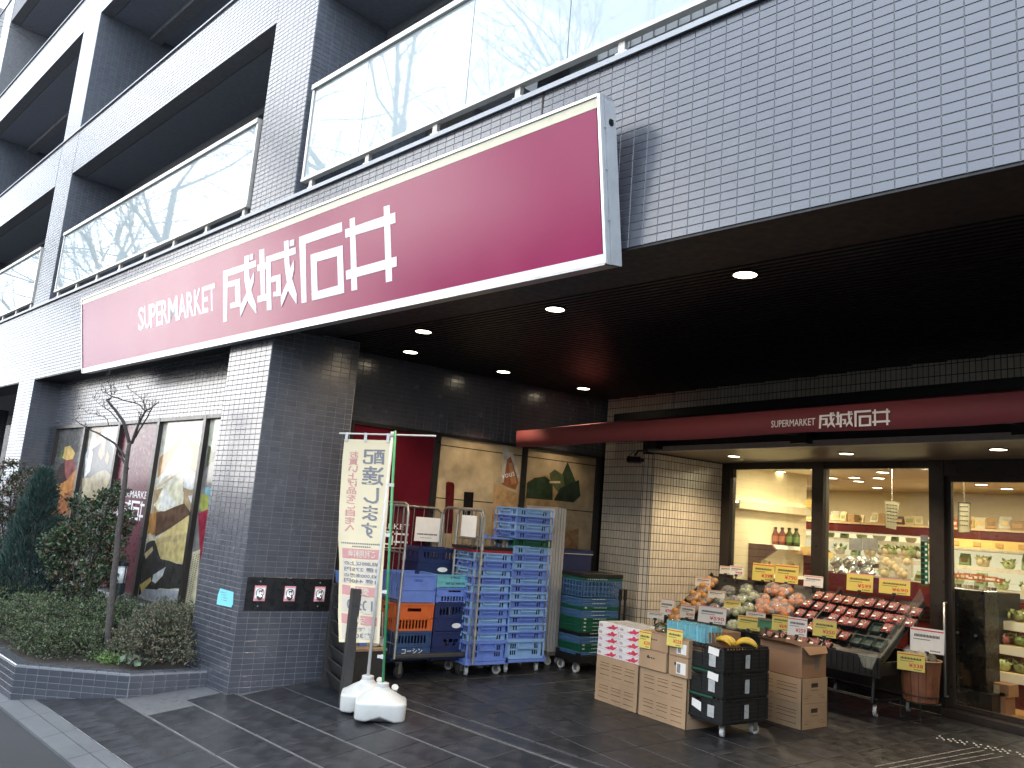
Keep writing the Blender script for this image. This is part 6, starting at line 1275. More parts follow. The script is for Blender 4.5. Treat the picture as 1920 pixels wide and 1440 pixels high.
for i, (px, py) in enumerate([(1446, 1108), (1473, 1111), (1436, 1124), (1463, 1128), (1490, 1124), (1424, 1142), (1450, 1144), (1476, 1146)]): rk_item(pb, px, py, 'clear bag of orange persimmons, %s, %s' % (('rear row', 'rear row', 'middle row', 'middle row', 'middle row', 'front row', 'front row', 'front row')[i], ('left', 'right', 'left', 'middle', 'right', 'left', 'middle', 'right')[i]), 'persimmon bags on the produce rack', 1.15, .02, rz=i*1.1)
kb = bag_proto('kiwi_bag', kiwi, [(-.035, -.03, .026), (.035, -.03, .026), (-.035, .035, .026), (.035, .035, .026)], .032, .026, True, 'fruit bag')
for i, (px, py) in enumerate([(1364, 1108), (1352, 1124), (1338, 1142), (1374, 1126), (1360, 1146)]): rk_item(kb, px, py, 'bag of dark green kiwis right of the oranges, %s' % ('rear', 'upper left', 'front left', 'upper right', 'front right')[i], 'kiwi bags on the produce rack', 1.3, .015, rz=i)
vb = bag_proto('vegetable_bag', pale_g, [(-.03, -.02, .03), (.03, -.01, .03), (0, .04, .03)], .034, .03, True, 'vegetable bag')
for i, (px, py) in enumerate([(1398, 1104), (1411, 1117), (1391, 1122), (1404, 1138), (1384, 1143), (1390, 1168), (1372, 1170), (1408, 1174)]): rk_item(vb, px, py, 'clear bag of pale green vegetables between kiwis and persimmons, %s' % ('rear left', 'rear right', 'second left', 'second right', 'third left', 'front middle', 'front left', 'front right')[i], 'vegetable bags on the produce rack', 1.15, .015, rz=i*.7)
mb = MB()
for px in (1372, 1405, 1445, 1500): q = at_y(px, 1092+(px-1372)*.09, 8.05); mb.box(q[0]-.07, q[0]+.07, 8.04, 8.045, q[2]-.035, q[2]+.035)
mb.build('fruit_case_sign', M('dim_sign', (.16, .15, .13), .5), rk, kind='stuff')
pink_card = M('cream_card', (.72, .68, .58), .6, var=.03)
for a in [(1318, 1091, 30, 17, 7.75, pink_card, '598', 'white price card at the upper left of the oranges', False), (1361, 1069, 24, 15, 8.0, pink_card, '', 'small cream price card at the top beside the window post', False), (1381, 1070, 26, 17, 7.98, paper, '498', 'white price card at the top right of the small cream card', False), (1431, 1073, 40, 32, 8.02, yellow_card, '399', 'yellow 399 price card at the rear left of the rack', False), (1475, 1076, 42, 33, 8.02, yellow_card, '790', 'yellow 790 price card at the rear, next to the 399 card', False),
          (1525, 1090, 34, 20, 8.0, paper, '', 'tilted white price card behind the tomatoes', False), (1612, 1092, 44, 31, 8.02, yellow_card, '599', 'yellow 599 price card behind the right tomatoes', True), (1677, 1100, 50, 26, 8.02, yellow_card, '690', 'yellow 690 price card at the rear right of the rack', True),
          (1250, 1139, 29, 31, 7.3, paper, '790', 'white 790 price card with red scallops left of the oranges', True), (1289, 1147, 29, 24, 7.2, pink_card, '590', 'cream 590 price card below the oranges', False), (1335, 1153, 54, 30, 7.15, paper, '590', 'wide white 590 price card with red scallops', True), (1343, 1115, 33, 15, 7.6, pink_card, '', 'cream price card among the dark kiwis', False), (1373, 1134, 32, 16, 7.5, yellow_card, '', 'flat yellow card among the kiwi bags', False),
          (1404, 1168, 42, 24, 7.15, yellow_card, '', 'large yellow price card at the front left of the tomatoes', False), (1438, 1169, 34, 18, 7.14, M('green_card', (.05, .2, .09), .6), '', 'green card between two yellow cards at the rack front', False), (1464, 1168, 32, 28, 7.13, yellow_card, '690', 'yellow card right of the green card at the rack front', False), (1495, 1175, 34, 32, 7.1, paper, '259', 'white 259 price card at the rack front', False), (1546, 1178, 40, 30, 7.2, yellow_card, '350', 'yellow price card with red scallops at the front of the middle block', True), (1417, 1155, 36, 14, 7.35, pink_card, '', 'cream card below the persimmons', False), (1229, 1154, 34, 13, 6.6, pink_card, '', 'slanted cream card by the white cartons', False)]:
    price_card(*a[:8], scallop=a[8], clip='below')
# wooden tub on a wire stand
tq = gnd(1725, 1352); q0, q1 = at_y(1690, 1240, tq[1]), at_y(1762, 1240, tq[1]); rt_ = (q1[0]-q0[0])/2*.97; tc_ = np.array([(q0[0]+q1[0])/2, tq[1], 0]); zt_, zb_ = at_y(1726, 1236, tq[1])[2], at_y(1726, 1313, tq[1])[2]
tub = thing('wooden_tub', 'round brown wooden tub of clear packets beside the glass door', 'tub', tc_); n = 16; tubw = M('tub_wood', (.22, .085, .04), .5, var=.25, scale=14, isl=.15)
for i in range(n):
    a0, a1 = 2*math.pi*(i+.03)/n, 2*math.pi*(i+.97)/n; r0, r1 = rt_*.84, rt_; vs = []
    for r, z in ((r0, zb_), (r1, zt_)):
        for rr_ in (r, r-.012):
            for a in (a0, (a0+a1)/2, a1): vs.append((tc_[0]+rr_*math.cos(a), tc_[1]+rr_*math.sin(a), z))
    mb = MB(); mb.add(vs, [(0, 1, 7, 6), (1, 2, 8, 7), (4, 3, 9, 10), (5, 4, 10, 11), (6, 7, 10, 9), (7, 8, 11, 10), (3, 0, 6, 9), (2, 5, 11, 8)]); mb.build('stave', tubw, tub)
for z in (zb_+.05, ): k = (z-zb_)/(zt_-zb_); r = rt_*(.84+.16*k)+.003; mb = MB(); mb.lathe([(r, z-.008), (r+.002, z+.008)], tc_, 24); mb.build('hoop', M('tub_hoop', (.06, .03, .02), .5), tub)
mb = MB(); mb.lathe([(rt_*.85, zb_+.004), (rt_*.85, zb_+.01)], tc_, 20); mb.lathe([(rt_*.95, zt_-.06), (rt_*.95, zt_-.05)], tc_, 20); mb.build('bottom', tubw, tub)
mb = MB(); k = 26; mb.tube([(tc_[0]+rt_*1.03*math.cos(i*6.2832/k), tc_[1]+rt_*1.03*math.sin(i*6.2832/k), zt_+.002) for i in range(k+1)], .006, 6); mb.build('rim', M('pale_rim', (.45, .33, .2), .5), tub)
zf = zg(tc_[0], tc_[1]); st = thing('wire_stand', 'black wire ring stand under the wooden tub', 'stand', tc_); mb = MB(); r = rt_*.95
for z in (zf+.006, zb_-.006): mb.tube([(tc_[0]+r*math.cos(i*6.2832/k), tc_[1]+r*math.sin(i*6.2832/k), z) for i in range(k+1)], .005, 6)
for i in range(4): a = i*1.5708+.5; mb.cyl((tc_[0]+r*math.cos(a), tc_[1]+r*math.sin(a), zf), (tc_[0]+r*math.cos(a), tc_[1]+r*math.sin(a), zb_), .005, k=6)
mb.build('wire', black_metal, st)
for i in range(7):
    a = i*.9; q = tc_+np.array([rt_*.55*math.cos(a)*(i > 0), rt_*.55*math.sin(a)*(i > 0), zt_-.02]); t = thing('snack_packet', 'clear packet of pale dried food in the tub, %s' % ('centre', 'right front', 'right rear', 'rear', 'left rear', 'left', 'front')[i], 'packet', q, 'clear packets in the wooden tub'); F = rotfr(q, random.uniform(-40, 40), random.uniform(-25, 25)); mb = MB(); mb.ball(F.p(0, 0, .04), .05, .025, .055, 10, 6, F, jit=.1); mb.build('food', M('pale_food', (.42, .36, .19), .5, var=.3, scale=60), t); mb = MB(); mb.ball(F.p(0, 0, .05), .056, .03, .075, 10, 6, F, jit=.12); mb.build('film', M('wrinkled_film'), t)
price_card(1708, 1241, 42, 29, tc_[1]-rt_-.02, yellow_card, '338', 'yellow 338 price card on the wooden tub', yaw=22, tilt=-3, clip=None)
price_card(1738, 1201, 52, 40, tc_[1]-.02, paper, '', 'white picture card standing above the wooden tub', yaw=15, tilt=-4)
# ------------------------------------------------------------------ inside the shop
ZC, ZI = 2.62, .14
cream_wall = M('shop_wall', (.76, .66, .44), .7, var=.03); ceil_m = M('shop_ceiling', (.70, .62, .48), .8, var=.02); floor_m = M('wood_floor', (.42, .22, .09), .35, var=.2, scale=3)
mb = MB(); mb.box(-12, 3, 8.43, 15, ZI-.1, ZI); ifl = bpart('shop_floor', mb, floor_m)
for i in range(22):
    for j in range(3): y = 8.45+i*.14; MB().box(-3.95+j*1.5, -2.46+j*1.5, y, y+.137, ZI, ZI+.004).build('plank', floor_m, ifl)
mb = MB(); mb.box(-12, 3, 8.43, 15, ZC, ZC+.1); sc_ = bpart('shop_ceiling', mb, ceil_m)
mb = MB(); mb.box(-12, 3, 13.1, 13.2, ZI, ZC); mb.box(-7.2, -7.08, 8.43, 10.1, ZI, ZC); mb.box(-12, -7.2, 10.0, 10.1, ZI, ZC); mb.box(-12.1, -12, 10.1, 13.1, ZI, ZC); mb.box(2.9, 3, 8.43, 13.1, ZI, ZC); bpart('shop_wall', mb, cream_wall)
glow = M('cove_tube', (.9, .85, .6), .5, var=0, rvar=0, emit=(1, .86, .5), estr=3.5)
q = at_x(1440, 950, -7.08); zc_ = float(q[2]); mb = MB(); mb.box(-7.08, -6.93, 8.46, 10.1, zc_-.07, zc_); mb.box(-6.95, -6.93, 8.46, 10.1, zc_, zc_+.035); cv = bpart('cove_ledge', mb, cream_wall); mb = MB(); mb.box(-7.05, -7.03, 8.5, 10.06, zc_+.004, zc_+.02); mb.build('tube_lamp', glow, cv)
for i, (px, py) in enumerate(((1510, 877), (1463, 884), (1648, 896), (1602, 895), (1706, 874), (1655, 885), (1610, 902), (1645, 914), (1815, 895), (1888, 884), (1888, 916), (1840, 908), (1560, 896))):
    q = at_z(px, py, ZC-.012)
    if q[1] < 8.5: q[1] = 8.55
    if q[1] > 13: continue
    downlight(q, .075, 'round ceiling lamp inside the shop, %s' % ('first right of the corner', 'over the tall case', 'middle one behind the posts', 'left one over the middle case', 'largest beside the door post', 'second from the door post', 'small one at the rear', 'rear one near the back wall', 'first behind the glass door', 'largest behind the glass door', 'rear one behind the door', 'small one behind the door', 'left of the middle window')[i], 'ceiling lamps inside the shop', 0, white_paint, lamp_c)
for i, (x, y, w) in enumerate(((-6.2, 8.95, 34), (-4.9, 8.72, 34), (-3.4, 8.72, 34), (-6.0, 11.4, 38), (-3.8, 11.4, 38), (-8.4, 11.8, 32), (-1.6, 10.2, 34), (-1.2, 12, 30))):
    l = bpy.data.lights.new('shop_lamp', 'AREA'); l.shape = 'DISK'; l.size = .3; l.energy = w*.38; l.color = (1, .84, .56); o = bpy.data.objects.new('shop_lamp', l); COL.objects.link(o); o.location = (x, y, ZC-.03)
case_red = M('case_maroon', (.10, .012, .014), .35, var=.05); steel_d = M('case_steel', (.3, .3, .3), .3, metal=.8); lit_white = M('case_glow_white', (.72, .64, .46), .5, emit=(1, .9, .62), estr=.22, var=.02)  # white case panels get a faint glow in place of cooler lamps
prod = [M('pack_%d' % i, c, .4, var=.15, scale=40, isl=.2) for i, c in enumerate(((.42, .12, .06), (.56, .42, .16), (.16, .24, .08), (.60, .56, .44), (.38, .24, .11), (.30, .34, .15), (.38, .10, .10), (.30, .36, .40), (.65, .52, .30), (.12, .05, .03), (.4, .45, .2)))]
def product(kind, p, s, mi, label, group):
    p = np.array(p, float); m = prod[mi % len(prod)]
    if kind == 'pouch':
        t = thing('food_pouch', label, 'food pouch', p, group); mb = MB(); F = rotfr(p, random.uniform(-25, 25), random.uniform(-14, 0)); w, h, d = s*random.uniform(.7, 1), s*random.uniform(.85, 1.25), s*.35
        V = [F.p(a*w/2, -b*d/2, c*h) for c, b, ww in ((0, .5, 1), (.12, 1, 1), (.6, .8, 1), (.92, .1, .95), (1, .04, .97)) for a, b in ((-ww, b), (ww, b), (ww, -b), (-ww, -b))]; mb.add(V, [(4*j+i, 4*j+(i+1) % 4, 4*j+4+(i+1) % 4, 4*j+4+i) for j in range(4) for i in range(4)]+[(3, 2, 1, 0), (16, 17, 18, 19)]); mb.build('pouch', m, t)
        mb = MB(); mb.box(-w*.3, w*.3, -d/2-.004, -d/2+.004, h*.3, h*.62, F); mb.build('label', prod[(mi*3+3) % len(prod)], t)
    elif kind == 'box':
        t = thing('food_box', label, 'food box', p, group); F = rotfr(p, random.uniform(-20, 20)); w, h, d = s*random.uniform(.8, 1.3), s*random.uniform(.6, 1.1), s*.5; MB().box(-w/2, w/2, -d/2, d/2, 0, h, F).build('box', m, t); mb = MB(); mb.box(-w*.35, w*.35, -d/2-.003, -d/2, h*.3, h*.7, F); mb.build('label', prod[(mi*3+3) % len(prod)], t)
    elif kind == 'bottle':
        t = thing('bottle', label, 'bottle', p, group); mb = MB(); mb.lathe([(s*.16, 0), (s*.17, .02), (s*.17, s*.62), (s*.06, s*.8), (s*.06, s*.9)], p, 10); mb.build('glass', M('bottle_%d' % (mi % 3), ((.14, .02, .015), (.06, .07, .02), (.05, .02, .01))[mi % 3], .15, var=.1), t, smooth=True); mb = MB(); mb.lathe([(s*.175, s*.2), (s*.175, s*.52)], p, 10); mb.build('label', prod[(0, 2, 6)[mi % 3]], t); mb = MB(); mb.lathe([(s*.07, s*.88), (s*.07, s*1.0)], p, 10); mb.build('cap', black_p, t)
    else:
        t = thing('vegetable', label, 'vegetable', p, group); mb = MB(); mb.ball(p+np.array([0, 0, s*.4]), s*.5, s*.45, s*.42, 10, 7, jit=.12); mb.build('head', m, t, smooth=True); mb = MB()
        for k in range(10): a = k*.63; d = np.array([math.cos(a), math.sin(a), .5+.5*(k % 2)]); leaf(mb, p+np.array([0, 0, s*.35])+d*s*.28, d+rdir()*.4, rdir(), s*.45, s*.16, 0)
        mb.build('leaves', prod[(2, 5, 10)[mi % 3]], t, kind='stuff')
    return t
def c5(x, y): return 1340+x/5.143, 840+y/5.143
# left chilled case with its maroon end
Yc = 8.85; prof = [at_y(*c5(*p), Yc) for p in ((175, 905), (545, 932), (588, 985), (430, 1095), (385, 1250))]; zb = ZI
t = thing('chilled_case', 'chilled display case with maroon end panel at the white wall', 'display case', (-6.7, Yc, ZI)); base = [prof[0]*1, *prof[1:]]; base = [(p[0], p[2]) for p in base]+[(prof[4][0], ZI), (prof[0][0], ZI)]
mb = MB(); mb.poly([(x, Yc, z) for x, z in base], (0, 1, 0), .04); mb.poly([(x, 10.05, z) for x, z in base], (0, 1, 0), .04); mb.build('end_panel', case_red, t)
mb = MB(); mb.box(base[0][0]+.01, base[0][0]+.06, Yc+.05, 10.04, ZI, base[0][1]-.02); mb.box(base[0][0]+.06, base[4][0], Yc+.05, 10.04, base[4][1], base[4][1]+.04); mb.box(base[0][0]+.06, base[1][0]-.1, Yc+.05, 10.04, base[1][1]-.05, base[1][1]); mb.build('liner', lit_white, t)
mb = MB()
for i in range(7): z = ZI+.55+i*.055; mb.box(base[4][0]-.02, base[4][0]+.0, Yc+.05, 10.04, z, z+.03)
mb.build('louvre', white_paint, t); mb = MB(); mb.box(base[4][0]-.06, base[4][0]-.021, Yc+.05, 10.04, ZI, base[4][1]); mb.build('front_panel', case_red, t)
zt_ = base[1][1]
for i in range(9): px = 1441+i*6.6; q = at_y(px, 1025, 9.35); product('bottle', (q[0], 9.35+.05*(i % 2), zt_), .24, 0 if i < 5 else 1, 'sauce bottle on the chilled case, %s from left' % ordn(i), 'sauce bottles on the chilled case')
for i in range(8): product('pouch', (base[3][0]-.22+.05*(i % 2), 9.0+i*.13, base[4][1]+.05), .15, (1, 1, 0, 8)[i % 4], 'packed yellow fruit in the chilled case, %s from front' % ordn(i), 'packed fruit in the chilled case')
yb_ = M('yellow_bunting', (.70, .52, .17), .6, var=.05)
mb = MB(); pts = [at_y(*c5(*p), 9.6) for p in ((715, 955), (930, 950), (1050, 1000), (1150, 1010), (1140, 1075), (1050, 1060), (930, 1040), (740, 1015))]; mb.poly(pts, (0, 1, 0), .004); yb = tag(mb.build('bunting', yb_), 'yellow paper bunting hanging over the chilled case', 'bunting'); mb = MB()
for i in range(5): q = at_y(*c5(770+i*70, 990+i*9), 9.59); mb.box(q[0]-.02, q[0]+.02, 9.585, 9.59, q[2]-.02, q[2]+.02)
mb.build('lettering', pink_ink, yb)
# back shelf with maroon band along the rear wall
YS = 12.3; za, zb2 = float(at_y(1640, 981, YS)[2]), float(at_y(1640, 1000, YS)[2])
t = thing('wall_shelf', 'long wall shelf with maroon front band along the rear wall', 'shelf', (-5, YS, za)); mb = MB(); mb.box(-12, 2.9, YS, YS+.03, zb2, za-.03); mb.build('band', case_red, t); mb = MB(); mb.box(-12, 2.9, YS-.02, 13.1, za-.03, za); mb.build('board', M('shelf_wood', (.55, .4, .22), .5), t)
for i in range(44):
    x = -9.9+i*.17+random.uniform(-.04, .04); product('pouch' if i % 3 else 'box', (x, YS+.12+random.uniform(0, .12), za), random.uniform(.13, .2), random.choice((1, 3, 4, 8, 3, 8, 3, 9, 8, 4, 0)), 'packet on the long wall shelf, %s' % ('number from left unclear' if 0 else ('at place %s from the white wall' % ['one', 'two', 'three', 'four', 'five', 'six', 'seven', 'eight', 'nine', 'ten', 'eleven', 'twelve', 'thirteen', 'fourteen', 'fifteen', 'sixteen', 'seventeen', 'eighteen', 'nineteen', 'twenty', 'twenty one', 'twenty two', 'twenty three', 'twenty four', 'twenty five', 'twenty six', 'twenty seven', 'twenty eight', 'twenty nine', 'thirty', 'thirty one', 'thirty two', 'thirty three', 'thirty four', 'thirty five', 'thirty six', 'thirty seven', 'thirty eight', 'thirty nine', 'forty', 'forty one', 'forty two', 'forty three', 'forty four'][i])), 'packets on the long wall shelf')
# open multideck coolers under the band
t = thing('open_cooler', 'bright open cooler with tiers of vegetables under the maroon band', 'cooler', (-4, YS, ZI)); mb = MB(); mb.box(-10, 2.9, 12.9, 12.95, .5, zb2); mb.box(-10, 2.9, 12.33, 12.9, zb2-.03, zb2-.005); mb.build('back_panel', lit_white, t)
for k, (z, d) in enumerate(((1.18, .85), (1.47, .66), (1.74, .5))):
    MB().box(-10, 2.9, 12.9-d, 12.9, z, z+.03).build('tier', white_paint, t); mb = MB(); mb.box(-10, 2.9, 12.9-d-.012, 12.9-d, z-.02, z+.045); mb.build('price_rail', M('price_rail', (.6, .56, .46), .4), t)
mb = MB(); mb.box(-10, 2.9, 11.8, 12.9, ZI, 1.1); mb.build('base', case_red, t)
names = ['white', 'pale green', 'dark green', 'yellow', 'brown']
k = 0
for z, y in ((1.775, 12.52), (1.505, 12.36), (1.215, 12.18)):
    for i in range(20):
        x = -8.3+i*.29+random.uniform(-.05, .05); product(('veg', 'pouch', 'veg')[k % 3], (x, y, z), random.uniform(.15, .21), (5, 2, 10, 3, 2, 8)[k % 6], '%s on the %s tier of the cooler, %s from the left' % (('leafy wrapped head', 'packed vegetable', 'wrapped green')[k % 3], {1.775: 'upper', 1.505: 'middle', 1.215: 'lower'}[z], (ORD+['nineteenth', 'twentieth'])[i] if i else 'first'), 'wrapped vegetables in the open cooler'); k += 1
# yellow paper strip with print over the right cooler
mb = MB(); a, b = at_y(1766, 1010, 12.2), at_y(1930, 1030, 12.2); za_, zb_ = at_y(1800, 1010, 12.2)[2], at_y(1800, 1026, 12.2)[2]; mb.box(a[0], b[0]+1.2, 12.2, 12.205, zb_, za_); ys = tag(mb.build('paper_strip', yb_), 'yellow printed paper strip above the right cooler', 'paper strip'); mb = MB()
for i in range(9): x = a[0]+.15+i*.3; mb.box(x, x+.1, 12.19, 12.196, zb_+.03, za_-.03)
mb.build('print', M('orange_print', (.55, .33, .12), .6), ys)
# island case behind the middle window
Ym = 9.3; x0, x1 = at_y(1548, 1100, Ym)[0], at_y(1742, 1110, Ym)[0]+.2; zt_ = float(at_y(1640, 1083, Ym)[2])
t = thing('island_case', 'maroon island case with clear packs behind the middle window', 'display case', (x0, Ym, ZI)); mb = MB(); mb.box(x0-.3, x1, Ym, Ym+.05, ZI, zt_); mb.box(x0-.3, x1, Ym+.05, Ym+.9, zt_-.2, zt_-.15); mb.build('body', case_red, t); mb = MB()
for i in range(4): mb.box(x0-.3, x1, Ym-.012, Ym, ZI+.75+.05*i, ZI+.765+.05*i)
mb.build('groove', black_p, t)
for i, (a, b) in enumerate(((1592, 1616), (1617, 1646))):
    p, q = at_y(a, 1031, Ym+.1), at_y(b, 1010, Ym+.1); sg_ = thing('sign_holder', ('left', 'right')[i]+' grey back of the paired sign holder in the island case', 'sign holder', p); MB().box(p[0], q[0], Ym+.1, Ym+.106, p[2], q[2]).build('board', M('grey_board', (.2, .19, .18), .5), sg_); mb = MB(); mb.cyl(((p[0]+q[0])/2, Ym+.103, zt_-.15), ((p[0]+q[0])/2, Ym+.103, p[2]), .004, k=6); mb.build('rod', steel_d, sg_)
foil = M('foil_film', (.55, .55, .52), .12, metal=.6, var=.2, bump=1.0, bscale=25)
for i in range(8):
    px = 1556+i*12; q = at_y(px, 1072-(i % 2)*18, Ym+.15); t = thing('clear_pack', 'shiny clear pack in the island case, %s from left' % ordn(i), 'clear pack', q, 'shiny packs in the island case'); mb = MB(); mb.ball(q, .085, .06, .07, 12, 7, jit=.18); mb.build('film', foil, t); mb = MB(); mb.ball(q-np.array([0, -.01, .01]), .06, .04, .04, 8, 5); mb.build('food', prod[(3, 8, 4)[i % 3]], t)
q0, q1 = at_y(1643, 1082, Ym-.02), at_y(1700, 1042, Ym-.02); t = thing('onion_bag', 'large clear bag of pale onions standing in the island case', 'bag', q0); mb = MB(); mb.box(q0[0], q1[0], Ym+.0, Ym+.16, q0[2], q1[2]); mb.build('film', M('bag_film', (.55, .45, .3), .25, alpha=.35, bump=.4, var=.2), t, bevel=.03, seg=2)
for i in range(12): mb = MB(); mb.ball((q0[0]+.04+(q1[0]-q0[0]-.08)*((i*.37) % 1), Ym+.08, q0[2]+.05+(q1[2]-q0[2]-.1)*((i*.61) % 1)), .045, k=8, h=6); mb.build('onion', prod[8], t, smooth=True)
for i in range(10): q = at_y(1655+i*9, 1030, 10.4); product('veg', (q[0], 10.4, float(at_y(1660, 1042, 10.4)[2])), .16, (3, 8, 10, 5)[i % 4], 'vegetable in the row behind the island case, %s from left' % ordn(i), 'vegetables behind the island case')
# cooler behind the glass door: row of red packs, cups, black cabinet, fruit shelf
Yd = 9.4; t = thing('low_cooler', 'dark low cooler behind the glass door', 'cooler', at_y(1800, 1100, Yd)); a, b = at_y(1764, 1100, Yd), at_y(1872, 1100, Yd); mb = MB(); z1 = float(at_y(1800, 1104, Yd)[2]); mb.box(a[0]-.1, b[0], Yd, Yd+.5, ZI, z1); mb.build('body', black_p, t); mb = MB(); z2 = float(at_y(1800, 1086, Yd)[2]); mb.box(a[0], b[0], Yd+.02, Yd+.45, z2-.01, z2); mb.build('glass_shelf', M('clear_acrylic'), t)
for i in range(12): x = a[0]+.02+(b[0]-a[0]-.04)*i/12; o_ = product('box', (x+.03, Yd+.1, z2), .075, 0, 'small red pack behind the glass door, %s from left' % ordn(i), 'row of small red packs behind the door')
for i in range(9): x = a[0]+.04+(b[0]-a[0]-.06)*i/9; tt_ = thing('cup', 'clear cup under the red packs, %s from left' % ordn(i), 'cup', (x, Yd+.08, z1), 'row of clear cups behind the door'); mb = MB(); mb.lathe([(.026, 0), (.032, .085)], (x, Yd+.08, z1), 10); mb.build('wall', M('clear_acrylic'), tt_); mb = MB(); mb.lathe([(.022, .004), (.027, .05)], (x, Yd+.08, z1), 8); mb.build('food', prod[(3, 4, 9)[i % 3]], tt_)
Yk = 8.62; a, b = at_y(1772, 1320, Yk), at_y(1850, 1335, Yk); z1 = float(at_y(1810, 1104, Yk)[2]); t = thing('black_cabinet', 'tall black cabinet with two pale knobs just inside the door', 'cabinet', a); MB().box(a[0], b[0], Yk, Yk+.3, ZI+.02, z1).build('body', M('satin_black', (.012, .012, .013), .3, var=.1), t, bevel=.008); MB().box(b[0]-.15, b[0]+.06, Yk-.02, Yk+.3, ZI+.03, ZI+.2).build('plinth', black_p, t)
for px, py in ((1796, 1186), (1830, 1192)): q = at_y(px, py, Yk); mb = MB(); mb.cyl((q[0], Yk-.012, q[2]), (q[0], Yk, q[2]), .014, k=12); mb.build('knob', alu, t)
Yf = 9.5; t = thing('fruit_shelf', 'stepped shelf of fruit and greens behind the glass door', 'shelf', at_y(1890, 1200, Yf)); zz = []
for k, py in enumerate((1160, 1205, 1255)):
    a = at_y(1852, py, Yf-.1*k); zz.append((a[0], float(a[2]), Yf-.1*k)); MB().box(a[0], a[0]+2.2, Yf-.1*k, Yf+.5, a[2]-.03, a[2]).build('board', M('shelf_wood'), t); mb = MB(); mb.box(a[0]+.05, a[0]+2.2, Yf-.1*k-.006, Yf-.1*k, a[2]-.09, a[2]-.0); mb.build('price_rail', pink_card, t)
MB().box(zz[2][0], zz[2][0]+2.2, Yf-.15, Yf+.5, ZI, zz[2][1]-.1).build('base', case_red, t)
fr_n = [('veg', 10, 'yellow green cabbage'), ('veg', 5, 'leafy green head'), ('veg', 6, 'red pepper cluster'), ('veg', 2, 'dark leafy bundle')]
for k, (x, z, y) in enumerate(zz):
    for i in range(8): kd = fr_n[(i+k*2) % 4]; product(kd[0], (x+.1+i*.15, y+.12+.05*(i % 2), z), .145, kd[1], '%s on the %s board of the fruit shelf, %s from left' % (kd[2], ('upper', 'middle', 'lower')[k], ordn(i)), 'greens on the fruit shelf')
for i, (px, py, hgt) in enumerate(((1862, 1318, .22), (1868, 1296, .12))): q = at_z(px, py+20, ZI) if i == 0 else at_y(px, py+8, float(at_z(1862, 1338, ZI)[1])); bx_ = thing('carton', ('lower', 'upper')[i]+' small brown carton on the wooden shop floor', 'carton', q); MB().box(q[0]-.12, q[0]+.12, q[1], q[1]+.2, q[2], q[2]+hgt).build('body', card_d, bx_, bevel=.004); mb = MB(); mb.box(q[0]-.03, q[0]+.03, q[1]-.002, q[1], q[2]+.02, q[2]+hgt-.02); mb.build('tape', M('tape', (.5, .4, .25), .3), bx_)
# papers hung in the windows and stickers on the glass
def sheet(pts, Y, mat, label, lines=5, frame=False):
    P = [at_y(*p, Y) for p in pts]; mb = MB(); mb.poly([p-np.array([0, 0, 0]) for p in P], (0, 1, 0), .002); t = thing('hanging_notice', label, 'notice', P[0]); mb.build('sheet', mat, t); c = sum(P)/len(P); ex, ez = (P[1]-P[0]), (P[3]-P[0]); mb = MB()
    for i in range(lines):
        v = .12+.76*i/lines
        for j in range(4): u = .12+.19*j; a = P[0]+ex*u+ez*v-np.array([0, .002, 0]); mb.quad(a, a+ex*.14, a+ex*.14+ez*.028, a+ez*.028)
    if frame:
        for a, b in zip(P, P[1:]+P[:1]): mb.cyl(a-np.array([0, .002, 0]), b-np.array([0, .002, 0]), .004, k=5)
    mb.build('print', dark_ink, t); mb = MB(); mb.cyl((P[0]+P[1])/2, (P[0]+P[1])/2*[1, 1, 0]+np.array([0, 0, ZC]), .0015, k=4); mb.build('string', white_ink, t); return t
nt2 = M('notice_paper', (.68, .60, .40), .7, var=.03)
sheet([(1659, 939), (1686, 942), (1680, 993), (1661, 989)], 8.7, nt2, 'cream hanging notice with dark text in the middle window', 6); sheet([(1797, 942), (1819, 943), (1819, 998), (1796, 999)], 8.9, nt2, 'framed hanging notice behind the glass door', 5, True); sheet([(1511, 935), (1523, 936), (1522, 953), (1511, 951)], 9.9, yb_, 'small yellow notice on the white wall corner', 3)
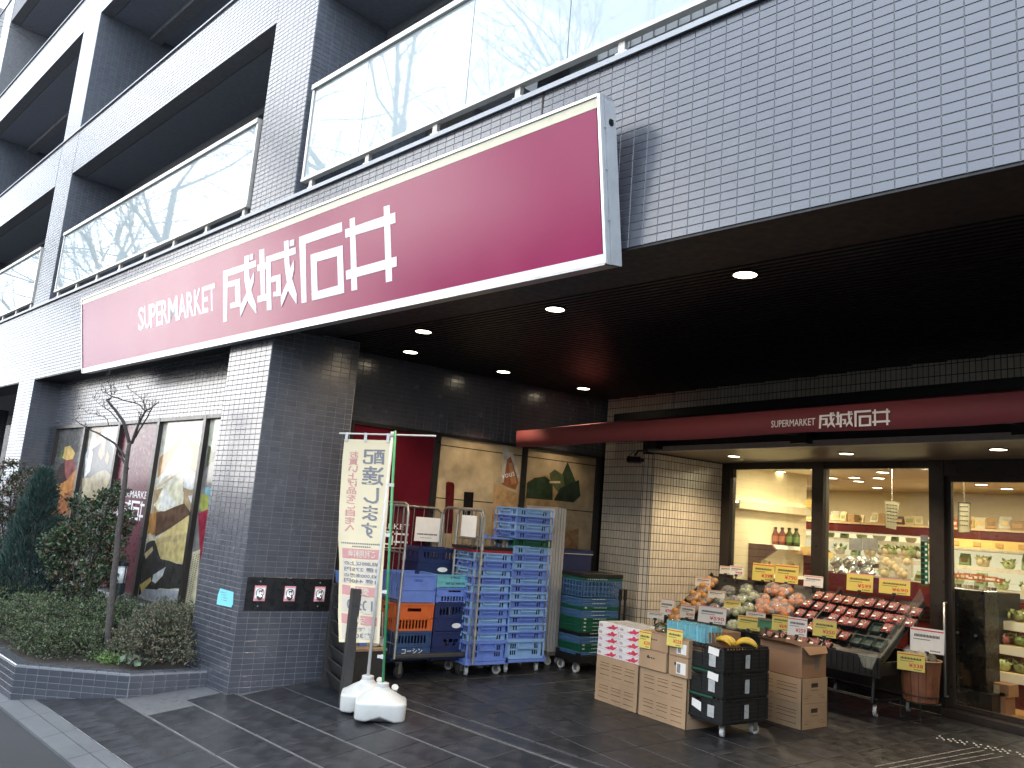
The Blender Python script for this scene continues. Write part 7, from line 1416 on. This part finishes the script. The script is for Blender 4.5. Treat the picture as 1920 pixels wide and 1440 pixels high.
Yg_ = YG+.047; a, b = at_y(1726, 1003, Yg_), at_y(1741, 1098, Yg_); mb = MB(); mb.box(a[0], b[0], Yg_-.002, Yg_, b[2], a[2]-.06); gs = thing('window_sticker', 'tall green sticker strip with a column of signs on the middle window', 'sticker', a); mb.build('strip', M('sticker_green', (.02, .16, .07), .4), gs); mb = MB(); mb.box(a[0], b[0], Yg_-.002, Yg_, a[2]-.058, a[2]); mb.poly([((a[0]+b[0])/2+.02*math.cos(k*1.2566+1.57), Yg_-.003, a[2]-.03+.02*math.sin(k*1.2566+1.57)) for k in range(5)], (0, -1, 0), .0005); mb.build('emblem', grey_ink, gs); mb = MB(); mb2 = MB(); n = 8; h = (a[2]-.06-b[2])/n; w = (b[0]-a[0])
for i in range(n): z = b[2]+h*i; mb.box(a[0]+w*.06, a[0]+w*.5, Yg_-.003, Yg_-.0021, z+h*.12, z+h*.88); mb2.box(a[0]+w*.6, a[0]+w*.88, Yg_-.003, Yg_-.0021, z+h*.3, z+h*.7)
mb.build('dark_squares', black_p, gs, kind='stuff'); mb2.build('white_marks', white_ink, gs, kind='stuff')
q = at_y(1777, 1172, YG+.07); t = thing('door_sticker', 'small white no smoking style sticker by the door handle', 'sticker', q); mb = MB(); mb.box(q[0]-.022, q[0]+.022, q[1], q[1]+.001, q[2]-.04, q[2]+.04); mb.build('sheet', white_paint, t); mb = MB(); mb.tube([(q[0]+.015*math.cos(k*.5236), q[1]-.002, q[2]+.012+.015*math.sin(k*.5236)) for k in range(13)], .002, 4); mb.cyl((q[0]-.011, q[1]-.002, q[2]+.023), (q[0]+.011, q[1]-.002, q[2]+.001), .002, k=4); mb.build('sign_ring', dark_ink, t)
mb = MB(); P = [at_y(*c5(*p), Yg_) for p in ((110, 165), (210, 165), (210, 285), (110, 285))]; mb.poly([P[1], P[2], P[3], P[0]], (0, 1, 0), .002); o_ = tag(mb.build('window_plate', M('plate_dark', (.03, .025, .02), .4)), 'small dark square plate in the upper corner of the left window', 'plate'); mb = MB(); mb.poly([P[1]-np.array([0, .002, 0]), P[2]-np.array([0, .002, 0]), P[3]-np.array([0, .002, 0])], (0, 1, 0), .001); mb.build('triangle', M('plate_gold', (.25, .2, .1), .4), o_)
bpy.context.view_layer.update()
